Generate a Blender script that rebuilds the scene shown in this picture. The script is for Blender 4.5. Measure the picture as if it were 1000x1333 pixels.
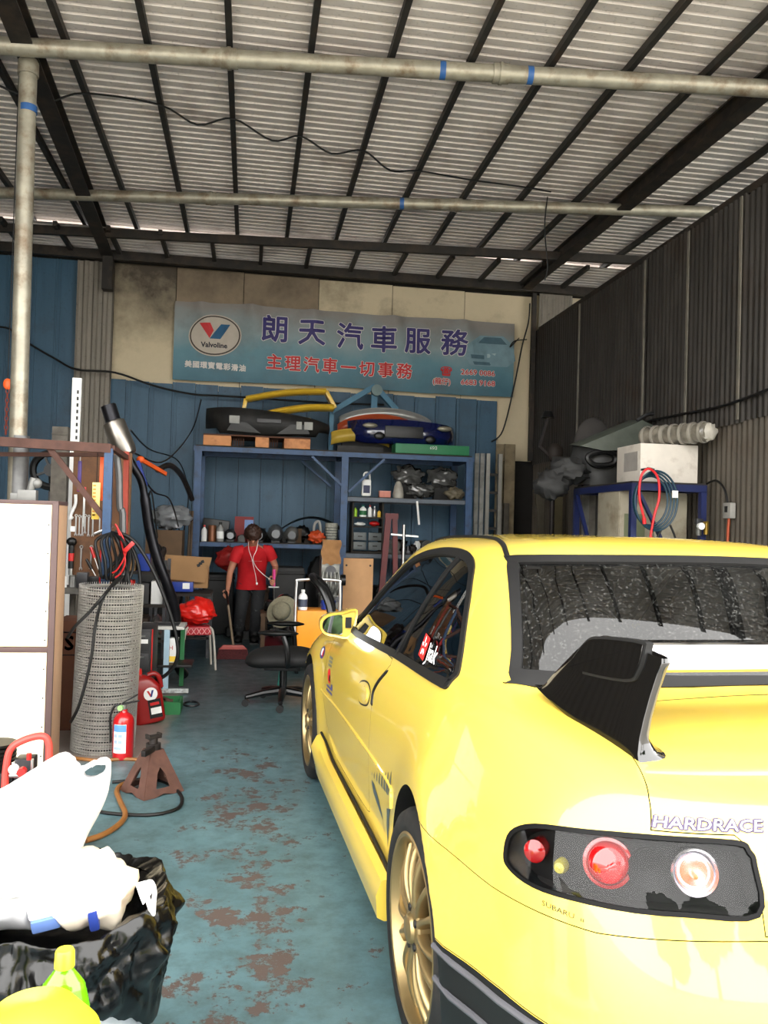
import bpy, bmesh, math, random
from mathutils import Vector as V, Matrix, Euler, geometry, noise
from mathutils.bvhtree import BVHTree
for _o in list(bpy.data.objects): bpy.data.objects.remove(_o)
SC = bpy.context.scene
COL = SC.collection
PI = math.pi
def R(d): return math.radians(d)

# ---------------------------------------------------------------- camera
FPX, CAMH = 1078.0, 1.40
YAW, PITCH, ROLL = math.atan(175/FPX), math.atan(19.5/FPX), 0.028
_f0 = V((math.sin(YAW), math.cos(YAW), 0)); _r0 = V((math.cos(YAW), -math.sin(YAW), 0)); _u0 = V((0, 0, 1))
FW = _f0*math.cos(PITCH) + _u0*math.sin(PITCH); _up = _u0*math.cos(PITCH) - _f0*math.sin(PITCH)
RT = _r0*math.cos(ROLL) + _up*math.sin(ROLL); UP = _up*math.cos(ROLL) - _r0*math.sin(ROLL)
CP = V((0, 0, CAMH))
cam = bpy.data.cameras.new('camera'); cam.sensor_fit = 'VERTICAL'; cam.sensor_height = 36.0
cam.lens = FPX/1333*36.0; cam.clip_start = 0.05; cam.clip_end = 500
camo = bpy.data.objects.new('camera', cam); COL.objects.link(camo)
mw = Matrix((RT, UP, -FW)).transposed().to_4x4(); mw.translation = CP
camo.matrix_world = mw
SC.camera = camo
def at(px, py, Y):            # the place at depth Y in the garage that a photo pixel shows
    r = FW + RT*((px-500)/FPX) + UP*((666.5-py)/FPX)
    return CP + r*(Y/r.y)
def fl(px, py, z=0.0):        # the place at height z
    r = FW + RT*((px-500)/FPX) + UP*((666.5-py)/FPX)
    return CP + r*((z-CAMH)/r.z)

# ---------------------------------------------------------------- sky and exposure
w = bpy.data.worlds.new('sky'); SC.world = w; w.use_nodes = True
bg = w.node_tree.nodes['Background']
bg.inputs['Color'].default_value = (1.0, 0.985, 0.955, 1)      # even overcast sky
bg.inputs['Strength'].default_value = 4.0
SC.view_settings.view_transform = 'Standard'; SC.view_settings.look = 'None'
SC.view_settings.gamma = 1.0; SC.view_settings.use_curve_mapping = False
SC.view_settings.exposure = 1.12

# ---------------------------------------------------------------- helpers
def lin(c):
    if isinstance(c, str):
        c = c.lstrip('#'); c = tuple(int(c[i:i+2], 16)/255 for i in (0, 2, 4))
    return tuple((x/12.92 if x <= 0.04045 else ((x+0.055)/1.055)**2.4) for x in c)
MATS = {}
def mat(name, col, rough=0.5, metal=0.0, var=0.12, scale=9.0, bump=0.0, coat=0.0, dirt=None, dirtamt=0.5, dscale=4.0, trans=0.0, alpha=1.0, ior=1.45, emit=None, estr=0.0, spec=0.5):
    if name in MATS: return MATS[name]
    m = bpy.data.materials.new(name); m.use_nodes = True
    nt = m.node_tree; b = nt.nodes['Principled BSDF']; N = nt.nodes.new; L = nt.links.new
    c = lin(col)
    b.inputs['Roughness'].default_value = rough; b.inputs['Metallic'].default_value = metal
    b.inputs['Coat Weight'].default_value = coat; b.inputs['Coat Roughness'].default_value = 0.04
    b.inputs['Transmission Weight'].default_value = trans; b.inputs['Alpha'].default_value = alpha
    b.inputs['IOR'].default_value = ior; b.inputs['Specular IOR Level'].default_value = spec
    tc = N('ShaderNodeTexCoord')
    nz = N('ShaderNodeTexNoise'); nz.inputs['Scale'].default_value = scale; nz.inputs['Detail'].default_value = 5
    L(tc.outputs['Object'], nz.inputs['Vector'])
    rp = N('ShaderNodeValToRGB')
    rp.color_ramp.elements[0].position = 0.3; rp.color_ramp.elements[1].position = 0.7
    rp.color_ramp.elements[0].color = tuple(max(0, x*(1-var)) for x in c)+(1,)
    rp.color_ramp.elements[1].color = tuple(min(1, x*(1+var)) for x in c)+(1,)
    L(nz.outputs['Fac'], rp.inputs['Fac']); out = rp.outputs['Color']
    if dirt is not None:
        n2 = N('ShaderNodeTexNoise'); n2.inputs['Scale'].default_value = dscale; n2.inputs['Detail'].default_value = 8; n2.inputs['Roughness'].default_value = 0.65
        L(tc.outputs['Object'], n2.inputs['Vector'])
        r2 = N('ShaderNodeValToRGB'); r2.color_ramp.elements[0].position = 0.62-dirtamt*0.35; r2.color_ramp.elements[1].position = 0.80-dirtamt*0.2
        L(n2.outputs['Fac'], r2.inputs['Fac'])
        mx = N('ShaderNodeMix'); mx.data_type = 'RGBA'
        L(r2.outputs['Color'], mx.inputs['Factor']); L(out, mx.inputs['A']); mx.inputs['B'].default_value = lin(dirt)+(1,)
        out = mx.outputs['Result']
    L(out, b.inputs['Base Color'])
    if bump:
        bp = N('ShaderNodeBump'); bp.inputs['Strength'].default_value = bump; bp.inputs['Distance'].default_value = 0.01
        L(nz.outputs['Fac'], bp.inputs['Height']); L(bp.outputs['Normal'], b.inputs['Normal'])
    if emit: b.inputs['Emission Color'].default_value = lin(emit)+(1,); b.inputs['Emission Strength'].default_value = estr
    MATS[name] = m
    return m
def crom(pts, n=6, closed=False):
    P = [V(p) for p in pts]; out = []; m = len(P)
    rng = range(m if closed else m-1)
    for i in rng:
        if closed: a, b, c, d = P[i-1], P[i], P[(i+1) % m], P[(i+2) % m]
        else: a, b, c, d = P[max(i-1, 0)], P[i], P[i+1], P[min(i+2, m-1)]
        for j in range(n):
            t = j/n
            out.append(0.5*((2*b)+(c-a)*t+(2*a-5*b+4*c-d)*t*t+(3*b-a-3*c+d)*t**3))
    if not closed: out.append(P[-1])
    return out
def frame(d):
    d = d.normalized(); a = V((0, 0, 1)) if abs(d.z) < 0.9 else V((1, 0, 0))
    x = d.cross(a).normalized(); return x, x.cross(d).normalized()
class MB:
    def __init__(s): s.v = []; s.f = []; s.mi = []; s.cur = 0
    def add(s, vs, fs):
        o = len(s.v); s.v += [V(p) for p in vs]; s.f += [[i+o for i in f] for f in fs]; s.mi += [s.cur]*len(fs); return s
    def box(s, c, sz, rot=None, taper=1.0):
        x, y, z = sz[0]/2, sz[1]/2, sz[2]/2; t = taper
        vs = [V(p) for p in ((-x,-y,-z),(x,-y,-z),(x,y,-z),(-x,y,-z),(-x*t,-y*t,z),(x*t,-y*t,z),(x*t,y*t,z),(-x*t,y*t,z))]
        if rot is not None:
            m = rot if isinstance(rot, Matrix) else Euler(rot).to_matrix()
            vs = [m @ p for p in vs]
        c = V(c)
        return s.add([p+c for p in vs], [[0,3,2,1],[4,5,6,7],[0,1,5,4],[1,2,6,5],[2,3,7,6],[3,0,4,7]])
    def bar(s, p0, p1, wd, ht=None, up=(0, 0, 1)):       # rectangular bar from p0 to p1
        p0, p1 = V(p0), V(p1); ht = wd if ht is None else ht; d = (p1-p0).normalized(); u = V(up)
        if abs(d.dot(u)) > 0.97: u = V((0, 1, 0))
        x = d.cross(u).normalized()*wd/2; y = x.cross(d).normalized()*ht/2
        return s.add([p0-x-y, p0+x-y, p0+x+y, p0-x+y, p1-x-y, p1+x-y, p1+x+y, p1-x+y], [[0,1,2,3],[7,6,5,4],[0,4,5,1],[1,5,6,2],[2,6,7,3],[3,7,4,0]])
    def cyl(s, p0, p1, r0, r1=None, n=14, cap=True):
        p0, p1 = V(p0), V(p1); r1 = r0 if r1 is None else r1; x, y = frame(p1-p0)
        c = [(math.cos(2*PI*i/n), math.sin(2*PI*i/n)) for i in range(n)]
        vs = [p0+x*a*r0+y*b*r0 for a, b in c]+[p1+x*a*r1+y*b*r1 for a, b in c]
        fs = [[i, n+i, n+(i+1) % n, (i+1) % n] for i in range(n)]
        if cap: fs += [list(range(n)), list(range(2*n-1, n-1, -1))]
        return s.add(vs, fs)
    def tube(s, pts, r, n=8, closed=False, cap=True):
        P = [V(p) for p in pts]; m = len(P); vs = []; px = None
        for i in range(m):
            d = (P[(i+1) % m]-P[i-1]) if closed else (P[min(i+1, m-1)]-P[max(i-1, 0)])
            if d.length < 1e-9: d = V((0, 0, 1))
            d.normalize()
            if px is None: x, y = frame(d)
            else:
                x = px-d*px.dot(d)
                if x.length < 1e-6: x, y = frame(d)
                x.normalize(); y = x.cross(d)
            px = x; rr = r[i] if isinstance(r, (list, tuple)) else r
            vs += [P[i]+x*math.cos(2*PI*k/n)*rr+y*math.sin(2*PI*k/n)*rr for k in range(n)]
        fs = []
        for i in range(m if closed else m-1):
            a = i*n; b = ((i+1) % m)*n
            fs += [[a+k, b+k, b+(k+1) % n, a+(k+1) % n] for k in range(n)]
        if cap and not closed: fs += [list(range(n)), list(range(m*n-1, m*n-n-1, -1))]
        return s.add(vs, fs)
    def lathe(s, prof, n=24, M=None, cap=True):
        M = M or Matrix(); vs = []; m = len(prof)
        for r, z in prof: vs += [M @ V((r*math.cos(2*PI*k/n), r*math.sin(2*PI*k/n), z)) for k in range(n)]
        fs = [[i*n+k, i*n+(k+1) % n, (i+1)*n+(k+1) % n, (i+1)*n+k] for i in range(m-1) for k in range(n)]
        if cap:
            if prof[0][0] > 1e-4: fs.append(list(range(n-1, -1, -1)))
            if prof[-1][0] > 1e-4: fs.append([(m-1)*n+k for k in range(n)])
        return s.add(vs, fs)
    def grid(s, fn, nu, nv, cu=False, cv=False):
        vs = [fn(i/nu if cu else i/(nu-1), j/nv if cv else j/(nv-1)) for i in range(nu) for j in range(nv)]
        fs = [[i*nv+j, ((i+1) % nu)*nv+j, ((i+1) % nu)*nv+(j+1) % nv, i*nv+(j+1) % nv] for i in range(nu if cu else nu-1) for j in range(nv if cv else nv-1)]
        return s.add(vs, fs)
    def prism(s, poly, ext):                             # 3d polygon pushed along ext
        P = [V(p) for p in poly]; e = V(ext); n = len(P)
        return s.add(P+[p+e for p in P], [list(range(n-1, -1, -1)), list(range(n, 2*n))]+[[i, (i+1) % n, n+(i+1) % n, n+i] for i in range(n)])
    def ell(s, c, r, n=16, m=10, rot=None, nz=0.0, seed=0, nsc=3.0):
        c = V(c); M = Euler(rot).to_matrix() if rot else None; vs = []
        for i in range(m+1):
            t = PI*i/m
            for k in range(n):
                a = 2*PI*k/n; d = V((math.sin(t)*math.cos(a), math.sin(t)*math.sin(a), math.cos(t)))
                k_ = 1+(nz*noise.noise(d*nsc+V((seed*7.1, seed*3.3, seed))) if nz else 0)
                p = V((d.x*r[0], d.y*r[1], d.z*r[2]))*k_
                vs.append(c+(M @ p if M else p))
        return s.add(vs, [[i*n+k, (i+1)*n+k, (i+1)*n+(k+1) % n, i*n+(k+1) % n] for i in range(m) for k in range(n)])
    def mesh(s, name, smooth=35, bevel=0.0, weld=True):
        me = bpy.data.meshes.new(name); bm = bmesh.new()
        vv = [bm.verts.new(p) for p in s.v]
        for f, mi in zip(s.f, s.mi):
            try: fc = bm.faces.new([vv[i] for i in f]); fc.material_index = mi
            except ValueError: pass
        if weld: bmesh.ops.remove_doubles(bm, verts=bm.verts, dist=1e-5)
        bmesh.ops.dissolve_degenerate(bm, edges=bm.edges, dist=1e-6)
        bmesh.ops.recalc_face_normals(bm, faces=bm.faces)
        if bevel:
            es = [e for e in bm.edges if len(e.link_faces) == 2 and e.calc_face_angle(0) > R(40)]
            bmesh.ops.bevel(bm, geom=es, offset=bevel, segments=2, profile=0.6, affect='EDGES', clamp_overlap=True)
        bm.to_mesh(me); bm.free()
        if smooth:
            me.shade_smooth(); me.set_sharp_from_angle(angle=R(smooth))
        return me
    def build(s, name, m, parent=None, smooth=35, bevel=0.0):
        me = s.mesh(name, smooth, bevel)
        for x in (m if isinstance(m, (list, tuple)) else [m]): me.materials.append(x)
        return link(name, me, parent)
def link(name, data, parent=None):
    o = bpy.data.objects.new(name, data); COL.objects.link(o)
    if parent is not None: o.parent = parent
    return o
def tag(o, label=None, cat=None, group=None, kind=None):
    if label: o['label'] = label
    if cat: o['category'] = cat
    if group: o['group'] = group
    if kind: o['kind'] = kind
    return o
def thing(name, label, cat, loc=(0, 0, 0), rz=0.0, group=None, rot=None):
    o = link(name, None); o.location = loc; o.rotation_euler = rot if rot is not None else (0, 0, rz)
    o.empty_display_size = 0.1
    return tag(o, label, cat, group)
def solo(name, mb, m, label, cat, loc=(0, 0, 0), rz=0.0, group=None, smooth=35, bevel=0.0, rot=None):
    zl = min(v.z for v in mb.v)
    if -.045 < zl < 0 and V(loc).length > 0:      # rest on its underside
        for v in mb.v: v.z -= zl
    o = mb.build(name, m, None, smooth, bevel); o.location = loc; o.rotation_euler = rot if rot is not None else (0, 0, rz)
    return tag(o, label, cat, group)
def struct(name, mb, m, parent=None, smooth=35, bevel=0.0):
    o = mb.build(name, m, parent, smooth, bevel)
    if parent is None: o['kind'] = 'structure'
    return o
def text_mesh(body, size, depth=0.0, shear=0.0, bold=0.0, align='CENTER', sx=1.0):
    c = bpy.data.curves.new('t', 'FONT'); c.body = body; c.size = size; c.align_x = align; c.align_y = 'CENTER'
    c.extrude = depth; c.shear = shear; c.resolution_u = 2
    o = bpy.data.objects.new('t', c); COL.objects.link(o)
    me = bpy.data.meshes.new_from_object(o.evaluated_get(bpy.context.evaluated_depsgraph_get()))
    bpy.data.objects.remove(o); bpy.data.curves.remove(c)
    if bold:                                  # heavier strokes: the glyph laid down again a little to each side
        bm = bmesh.new()
        for k in range(9):
            m2 = me.copy(); a = 2*PI*k/8; m2.transform(Matrix.Translation((bold*math.cos(a), bold*math.sin(a), 0) if k < 8 else (0, 0, 0))); bm.from_mesh(m2); bpy.data.meshes.remove(m2)
        bm.to_mesh(me); bm.free()
    if sx != 1.0: me.transform(Matrix.Diagonal((sx, 1, 1, 1)))
    return me
def text(name, body, size, m, parent, M, depth=0.0008, shear=0.0, bold=0.0, align='CENTER', sx=1.0):
    me = text_mesh(body, size, depth, shear, bold, align, sx); me.transform(M); me.materials.clear(); me.materials.append(m)
    return link(name, me, parent)
def basis(o, x, y):           # matrix with local x, y axes given, z their cross
    x = V(x).normalized(); y = V(y); y = (y-x*y.dot(x)).normalized(); z = x.cross(y)
    M = Matrix((x, y, z)).transposed().to_4x4(); M.translation = V(o); return M
# ================================================================ the setting
def nodemat(name):
    m = bpy.data.materials.new(name); m.use_nodes = True; MATS[name] = m
    return m, m.node_tree.nodes['Principled BSDF'], m.node_tree.nodes.new, m.node_tree.links.new
def mrange(N, L, src, a, b, c=0.0, d=1.0):
    r = N('ShaderNodeMapRange'); r.inputs[1].default_value = a; r.inputs[2].default_value = b; r.inputs[3].default_value = c; r.inputs[4].default_value = d
    L(src, r.inputs[0]); return r.outputs[0]
def mth(N, L, op, a, b=None):
    n = N('ShaderNodeMath'); n.operation = op
    for i, x in enumerate((a, b)):
        if x is None: continue
        if isinstance(x, (int, float)): n.inputs[i].default_value = x
        else: L(x, n.inputs[i])
    return n.outputs[0]
def nz(N, L, vec, scale, detail=5, rough=.55):
    n = N('ShaderNodeTexNoise'); n.inputs['Scale'].default_value = scale; n.inputs['Detail'].default_value = detail; n.inputs['Roughness'].default_value = rough
    if vec is not None: L(vec, n.inputs['Vector'])
    return n.outputs['Fac']
def mixc(N, L, fac, a, b):
    n = N('ShaderNodeMix'); n.data_type = 'RGBA'
    if isinstance(fac, (int, float)): n.inputs['Factor'].default_value = fac
    else: L(fac, n.inputs['Factor'])
    for k, x in (('A', a), ('B', b)):
        if isinstance(x, tuple): n.inputs[k].default_value = lin(x)+(1,)
        else: L(x, n.inputs[k])
    return n.outputs['Result']
def floor_mat():
    m, b, N, L = nodemat('peeling_teal_floor_paint')
    tc = N('ShaderNodeTexCoord'); P = tc.outputs['Object']; sp = N('ShaderNodeSeparateXYZ'); L(P, sp.inputs[0])
    mp = N('ShaderNodeMapping'); mp.inputs['Scale'].default_value = (1, 1.0, 1); L(P, mp.inputs['Vector']); Q = mp.outputs['Vector']
    n1 = nz(N, L, Q, 5.2, 10, .7); n2 = nz(N, L, Q, 24, 8, .8); n3 = nz(N, L, Q, 1.1, 4, .5)
    # paint is worn most along the track beside the car
    dx = mth(N, L, 'ABSOLUTE', mth(N, L, 'SUBTRACT', sp.outputs['X'], .05)); tx = mrange(N, L, dx, .12, .55, 1, 0)
    ty = mth(N, L, 'MULTIPLY', mrange(N, L, sp.outputs['Y'], 1.0, 2.6, .4, 1), mrange(N, L, sp.outputs['Y'], 4.9, 6.3, 1, 0)); tr = mth(N, L, 'MULTIPLY', tx, ty)
    near = mrange(N, L, sp.outputs['Y'], 5.0, 7.0, 1, 0)
    s = mth(N, L, 'ADD', mth(N, L, 'ADD', mth(N, L, 'MULTIPLY', n1, .62), mth(N, L, 'MULTIPLY', n2, .38)), mth(N, L, 'ADD', mth(N, L, 'MULTIPLY', tr, .105), mth(N, L, 'MULTIPLY', near, .0)))
    peel = mrange(N, L, s, .622, .640)
    n4 = nz(N, L, Q, 9, 8, .7)
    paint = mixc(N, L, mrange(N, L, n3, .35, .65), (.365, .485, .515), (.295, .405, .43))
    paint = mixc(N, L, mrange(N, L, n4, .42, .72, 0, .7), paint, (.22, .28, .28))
    paint = mixc(N, L, mrange(N, L, sp.outputs['Y'], 4.9, 8.0, 0, .75), paint, (.175, .235, .25))  # paint darkened with depth to carry the dimmer light at the back
    bare = mixc(N, L, n4, (.27, .225, .21), (.36, .315, .30))
    # bare concrete strip by the left side
    cx = mrange(N, L, mth(N, L, 'ADD', sp.outputs['X'], mth(N, L, 'MULTIPLY', n1, .2)), -.42, -.36, 1, 0); cy = mth(N, L, 'MULTIPLY', mrange(N, L, sp.outputs['Y'], 4.95, 5.05), mrange(N, L, sp.outputs['Y'], 6.9, 7.4, 1, 0))
    col = mixc(N, L, mth(N, L, 'MULTIPLY', cx, cy), mixc(N, L, peel, paint, bare), mixc(N, L, n4, (.42, .39, .37), (.55, .51, .48)))
    L(col, b.inputs['Base Color'])
    L(mth(N, L, 'ADD', mth(N, L, 'MULTIPLY', peel, .25), mrange(N, L, n4, .3, .7, .32, .5)), b.inputs['Roughness'])
    bp = N('ShaderNodeBump'); bp.inputs['Strength'].default_value = .5; bp.inputs['Distance'].default_value = .004
    L(mth(N, L, 'SUBTRACT', mth(N, L, 'MULTIPLY', n2, .3), peel), bp.inputs['Height']); L(bp.outputs['Normal'], b.inputs['Normal'])
    return m
def soot_mat(name, col, soot, lo, hi, sc=1.0, up=0.0):
    m, b, N, L = nodemat(name); tc = N('ShaderNodeTexCoord'); P = tc.outputs['Object']; sp = N('ShaderNodeSeparateXYZ'); L(P, sp.inputs[0])
    n1 = nz(N, L, P, sc, 6, .6); n2 = nz(N, L, P, sc*9, 6, .7)
    f = mth(N, L, 'ADD', mth(N, L, 'MULTIPLY', n1, .8), mth(N, L, 'MULTIPLY', n2, .2))
    if up: f = mth(N, L, 'ADD', f, mrange(N, L, sp.outputs['Z'], 3.5, 4.85, -.10, up))       # smoke has risen up the boards
    f = mrange(N, L, f, lo, hi, 0, .93)
    L(mixc(N, L, f, mixc(N, L, n2, tuple(x*.93 for x in col), col), soot), b.inputs['Base Color']); b.inputs['Roughness'].default_value = .75
    return m
def sheet_mat(name, c1, c2, rust, rough=.5, metal=.3, sc=2.0, streak=True):
    m, b, N, L = nodemat(name); tc = N('ShaderNodeTexCoord'); P = tc.outputs['Object']
    mp = N('ShaderNodeMapping'); mp.inputs['Scale'].default_value = (4, 4, .5) if streak else (1, 1, 1); L(P, mp.inputs['Vector'])
    n1 = nz(N, L, mp.outputs['Vector'], sc, 7, .65); n2 = nz(N, L, P, 30, 4, .6); n3 = nz(N, L, P, 1.3, 6, .6)
    c = mixc(N, L, mrange(N, L, n1, .3, .7), c1, c2); c = mixc(N, L, mrange(N, L, n3, .56, .72, 0, .6), c, rust); c = mixc(N, L, mrange(N, L, n2, .58, .75, 0, .5), c, tuple(x*.55 for x in c1))
    L(c, b.inputs['Base Color']); b.inputs['Roughness'].default_value = rough; b.inputs['Metallic'].default_value = metal
    return m

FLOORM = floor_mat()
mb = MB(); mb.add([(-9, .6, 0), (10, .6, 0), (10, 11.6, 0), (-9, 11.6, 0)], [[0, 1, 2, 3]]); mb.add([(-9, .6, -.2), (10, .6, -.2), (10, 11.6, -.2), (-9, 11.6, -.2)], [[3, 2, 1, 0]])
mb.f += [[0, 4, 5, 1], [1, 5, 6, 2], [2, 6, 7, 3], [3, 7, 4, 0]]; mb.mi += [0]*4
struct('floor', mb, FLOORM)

mb = MB(); mb.box((.5, -11.7, -.1), (60, 24.6, .2)); struct('ground_forecourt', mb, mat('pale_concrete', (.72, .70, .66), rough=.8, var=.12, scale=2))
# ---- roof: ribbed sheet on purlins
ROOFM = sheet_mat('galvanised_roof_sheet', (.78, .745, .72), (.86, .83, .81), (.47, .40, .36), rough=.45, metal=.15, streak=False)
RY0, RY1, RZ = 1.5, 10.6, 5.03
def rib_strip(y0, y1, x0, x1, z):
    mb = MB(); P = .112; prof = []; y = y0
    while y < y1:
        for dy, dz in ((0, 0), (.074, 0), (.084, .026), (.102, .026)): prof.append((y+dy, z+dz))
        y += P
    prof.append((y, z)); n = len(prof)
    th = .004
    mb.add([V((x, a, b)) for a, b in prof for x in (x0, x1)], [[2*i, 2*i+1, 2*i+3, 2*i+2] for i in range(n-1)])
    return mb
ceil = struct('ceiling', rib_strip(RY0, RY1, -5.2, 9.0, RZ), ROOFM, smooth=20)
rib_strip(10.42, 12.0, -5.2, 9.0, 4.95).build('roof_sheet', ROOFM, ceil, smooth=20)
IRON = mat('dark_painted_iron', (.15, .145, .135), rough=.6, var=.3, scale=12, dirt=(.22, .17, .13), dirtamt=.3)
IRON2 = mat('brown_black_beam', (.13, .115, .10), rough=.65, var=.3, scale=8, dirt=(.24, .19, .15), dirtamt=.4)
GALV = mat('galvanised_pipe', (.60, .58, .52), rough=.42, metal=.45, var=.18, scale=10, dirt=(.42, .33, .24), dirtamt=.35, dscale=6)
for k in range(14):
    X = -3.30+.609*k
    if abs(X-3.8) < .2: X = 4.3
    mb = MB(); mb.bar((X, RY0-.05, RZ-.035), (X+.0, RY1, RZ-.035), .046, .06); mb.build('purlin', IRON, ceil)
for k in range(14):
    X = -3.0+.609*k; mb = MB(); mb.bar((X, 10.3, 4.90), (X, 11.9, 4.90), .046, .06); mb.build('purlin', IRON, ceil)
mb = MB(); mb.bar((-5.1, 10.72, 4.87), (5.4, 9.75, 4.87), .06, .10); mb.build('cross_beam', IRON2, ceil)
mb = MB(); mb.bar((-5.1, 11.25, 4.86), (5.4, 11.25, 4.86), .08, .12); mb.build('cross_beam', IRON2, ceil)
def ibeam(p0, p1, wd, ht):
    mb = MB(); p0, p1 = V(p0), V(p1); z = V((0, 0, 1))
    mb.bar(p0+z*(ht/2-.008), p1+z*(ht/2-.008), wd, .016); mb.bar(p0-z*(ht/2-.008), p1-z*(ht/2-.008), wd, .016); mb.bar(p0, p1, .05, ht-.02); return mb
ibeam((-1.535, RY0, 4.90), (-1.935, 11.35, 4.90), .15, .16).build('roof_beam', IRON2, ceil)
ibeam((3.90, RY0, 4.90), (3.77, 11.35, 4.90), .14, .16).build('roof_beam', IRON2, ceil)
mb = MB(); mb.box((-1.92, 11.22, 4.62), (.13, .14, .46)); mb.build('beam_stub', IRON2, ceil)
BLUT = mat('blue_tape', (.16, .33, .55), rough=.5)
def pipe(name, p0, p1, r, joints=(), tapes=()):
    p0, p1 = V(p0), V(p1)
    o = MB().cyl(p0, p1, r, n=20).build(name, GALV, ceil)
    for t in joints:
        c = p0.lerp(p1, t); d = (p1-p0).normalized()
        MB().cyl(c-d*.06, c+d*.06, r*1.14, n=20).cyl(c-d*.012, c+d*.012, r*1.25, n=20).build('coupling', GALV, o)
    for t in tapes:
        c = p0.lerp(p1, t); d = (p1-p0).normalized(); MB().cyl(c-d*.022, c+d*.022, r*1.02, n=20).build('tape_band', BLUT, o)
    return o
pipe('cross_pipe', (-4.8, 6.69, 4.83), (3.95, 5.715, 4.83), .064, (.52, .75), (.70, .775))
pipe('cross_pipe', (-4.8, 9.68, 4.85), (4.75, 8.10, 4.85), .060, (.45, .72), (.66,))
pole = MB(); pole.cyl((-1.70, 6.5, 0), (-1.735, 6.5, 4.82), .063, n=20)
pole = struct('trim_1', pole, GALV)
MB().cyl((-1.727, 6.5, 4.42), (-1.728, 6.5, 4.47), .0655, n=20).build('tape_band', BLUT, pole)
MB().cyl((-1.735, 6.5, 4.70), (-1.735, 6.5, 4.80), .075, n=20).build('coupling', GALV, pole)
MB().cyl((-1.70, 6.5, 0), (-1.70, 6.5, 2.0), .068, n=20).build('lower_sleeve', mat('dark_galvanised', (.42, .42, .42), rough=.5, metal=.4, var=.3), pole)
# roof cable
CABLE = mat('black_cable', (.035, .035, .037), rough=.55, var=.2)
pts = [(-2.6, 6.6, 4.94), (-2.05, 6.906, 4.80), (-1.762, 7.16, 4.84), (-1.47, 7.2, 4.96), (-.87, 7.25, 4.955), (-.55, 7.3, 4.84), (-.25, 7.36, 4.955), (.1, 7.48, 4.85), (.355, 7.56, 4.955), (.65, 7.64, 4.86), (.954, 7.72, 4.955), (1.25, 7.9, 4.87), (1.557, 8.04, 4.955), (2.1, 8.13, 4.955), (2.65, 8.16, 4.95), (2.99, 8.17, 4.93)]
MB().tube(crom(pts, 5), .009, 6).build('roof_cable', CABLE, ceil)
MB().tube(crom([(3.0, 8.3, 4.93), (2.98, 8.31, 4.6), (3.02, 8.3, 4.2), (3.0, 8.32, 4.05)], 4), .007, 6).build('roof_cable', CABLE, ceil)

# ---- right wall: corrugated sheets in two tiers
RWM = sheet_mat('dark_corrugated_sheet', (.17, .16, .15), (.27, .255, .24), (.20, .15, .11), rough=.42, metal=.4)
RWM2 = sheet_mat('weathered_corrugated_sheet', (.27, .25, .22), (.36, .33, .29), (.25, .17, .12), rough=.55, metal=.25)
mb = MB(); mb.box((4.06, 8.0, 2.15), (.06, 6.9, 4.2)); rwall = struct('wall_right', mb, IRON2)
def corr_y(x, y0, y1, z0, z1, pitch=.076, amp=.011, side=-1):
    n = int((y1-y0)/pitch*8); mb = MB(); row = []
    for i in range(n+1):
        y = y0+(y1-y0)*i/n; row.append((x+side*amp*math.sin(2*PI*y/pitch), y))
    mb.add([V((a, b, z)) for a, b in row for z in (z0, z1)], [[2*i, 2*i+2, 2*i+3, 2*i+1] for i in range(n)])
    return mb
rnd = random.Random(4)
edges = [4.55, 5.42, 6.28, 7.12, 7.98, 8.84, 9.70, 10.56, 11.36]
for i in range(8):
    corr_y(3.975+.006*(i % 2), edges[i]-.05, edges[i+1]+.02, 2.36+rnd.uniform(-.02, .02), 4.25+rnd.uniform(-.03, .03)).build('upper_sheet', RWM, rwall, smooth=60)
    corr_y(3.997+.006*((i+1) % 2), edges[i]-.05, edges[i+1]+.02, 0.0, 2.42).build('lower_sheet', RWM2, rwall, smooth=60)
for y in (6.28, 7.12, 7.98, 9.70):
    mb = MB(); mb.box((3.957, y, 3.3), (.012, .03, 1.86)); mb.build('sheet_lap_strip', mat('bright_lap_strip', (.50, .48, .44), rough=.45, metal=.4, var=.2), rwall)
mb = MB(); mb.bar((4.03, 4.5, 4.28), (4.03, 11.3, 4.28), .06, .07); mb.build('top_rail', IRON2, rwall)
mb = MB(); mb.cyl((4.17, 6.12, 0), (4.19, 6.12, 4.95), .06, n=18); struct('trim_2', mb, GALV)

# wall added beyond the right wall to block sky light through the gap
mb = MB(); mb.box((9.0, 7.3, 2.5), (.06, 8.5, 5.0)); nw = struct('wall_sky_block', mb, IRON2)
# ---- left wall, outside the picture, added to darken the car side and floor
mb = MB(); mb.box((-4.72, 6.6, 2.5), (.06, 9.7, 5.0)); lw = struct('wall_left_added', mb, IRON2)
corr_y(-4.66, 1.8, 11.4, 0, 5.0, side=1).build('sheet', RWM2, lw, smooth=60)

# ---- back wall
BLUE = sheet_mat('blue_wall_panel', (.165, .295, .385), (.21, .345, .435), (.15, .18, .20), rough=.55, metal=.0)
CREAM = soot_mat('sooted_cream_board', (.80, .74, .62), (.20, .16, .13), .52, .80, 1.1, .06)
CREAM2 = soot_mat('brown_smoked_board', (.54, .475, .39), (.20, .17, .14), .42, .74, 1.3)
GREYM = sheet_mat('grey_sheet', (.44, .42, .38), (.52, .49, .45), (.30, .26, .22), rough=.6, metal=.1)
mb = MB(); mb.box((2.0, 11.56, 2.45), (14.2, .08, 4.92)); bwall = struct('wall_back', mb, mat('dark_backing', (.12, .11, .10), rough=.9))
def blue_panel(x0, x1, z0, z1, y):
    mb = MB(); mb.box(((x0+x1)/2, y, (z0+z1)/2), (x1-x0-.006, .02, z1-z0))
    for dx in (.012, .055): mb.box((x0+dx, y-.016, (z0+z1)/2), (.018, .018, z1-z0))
    return mb
x = -4.75
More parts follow.
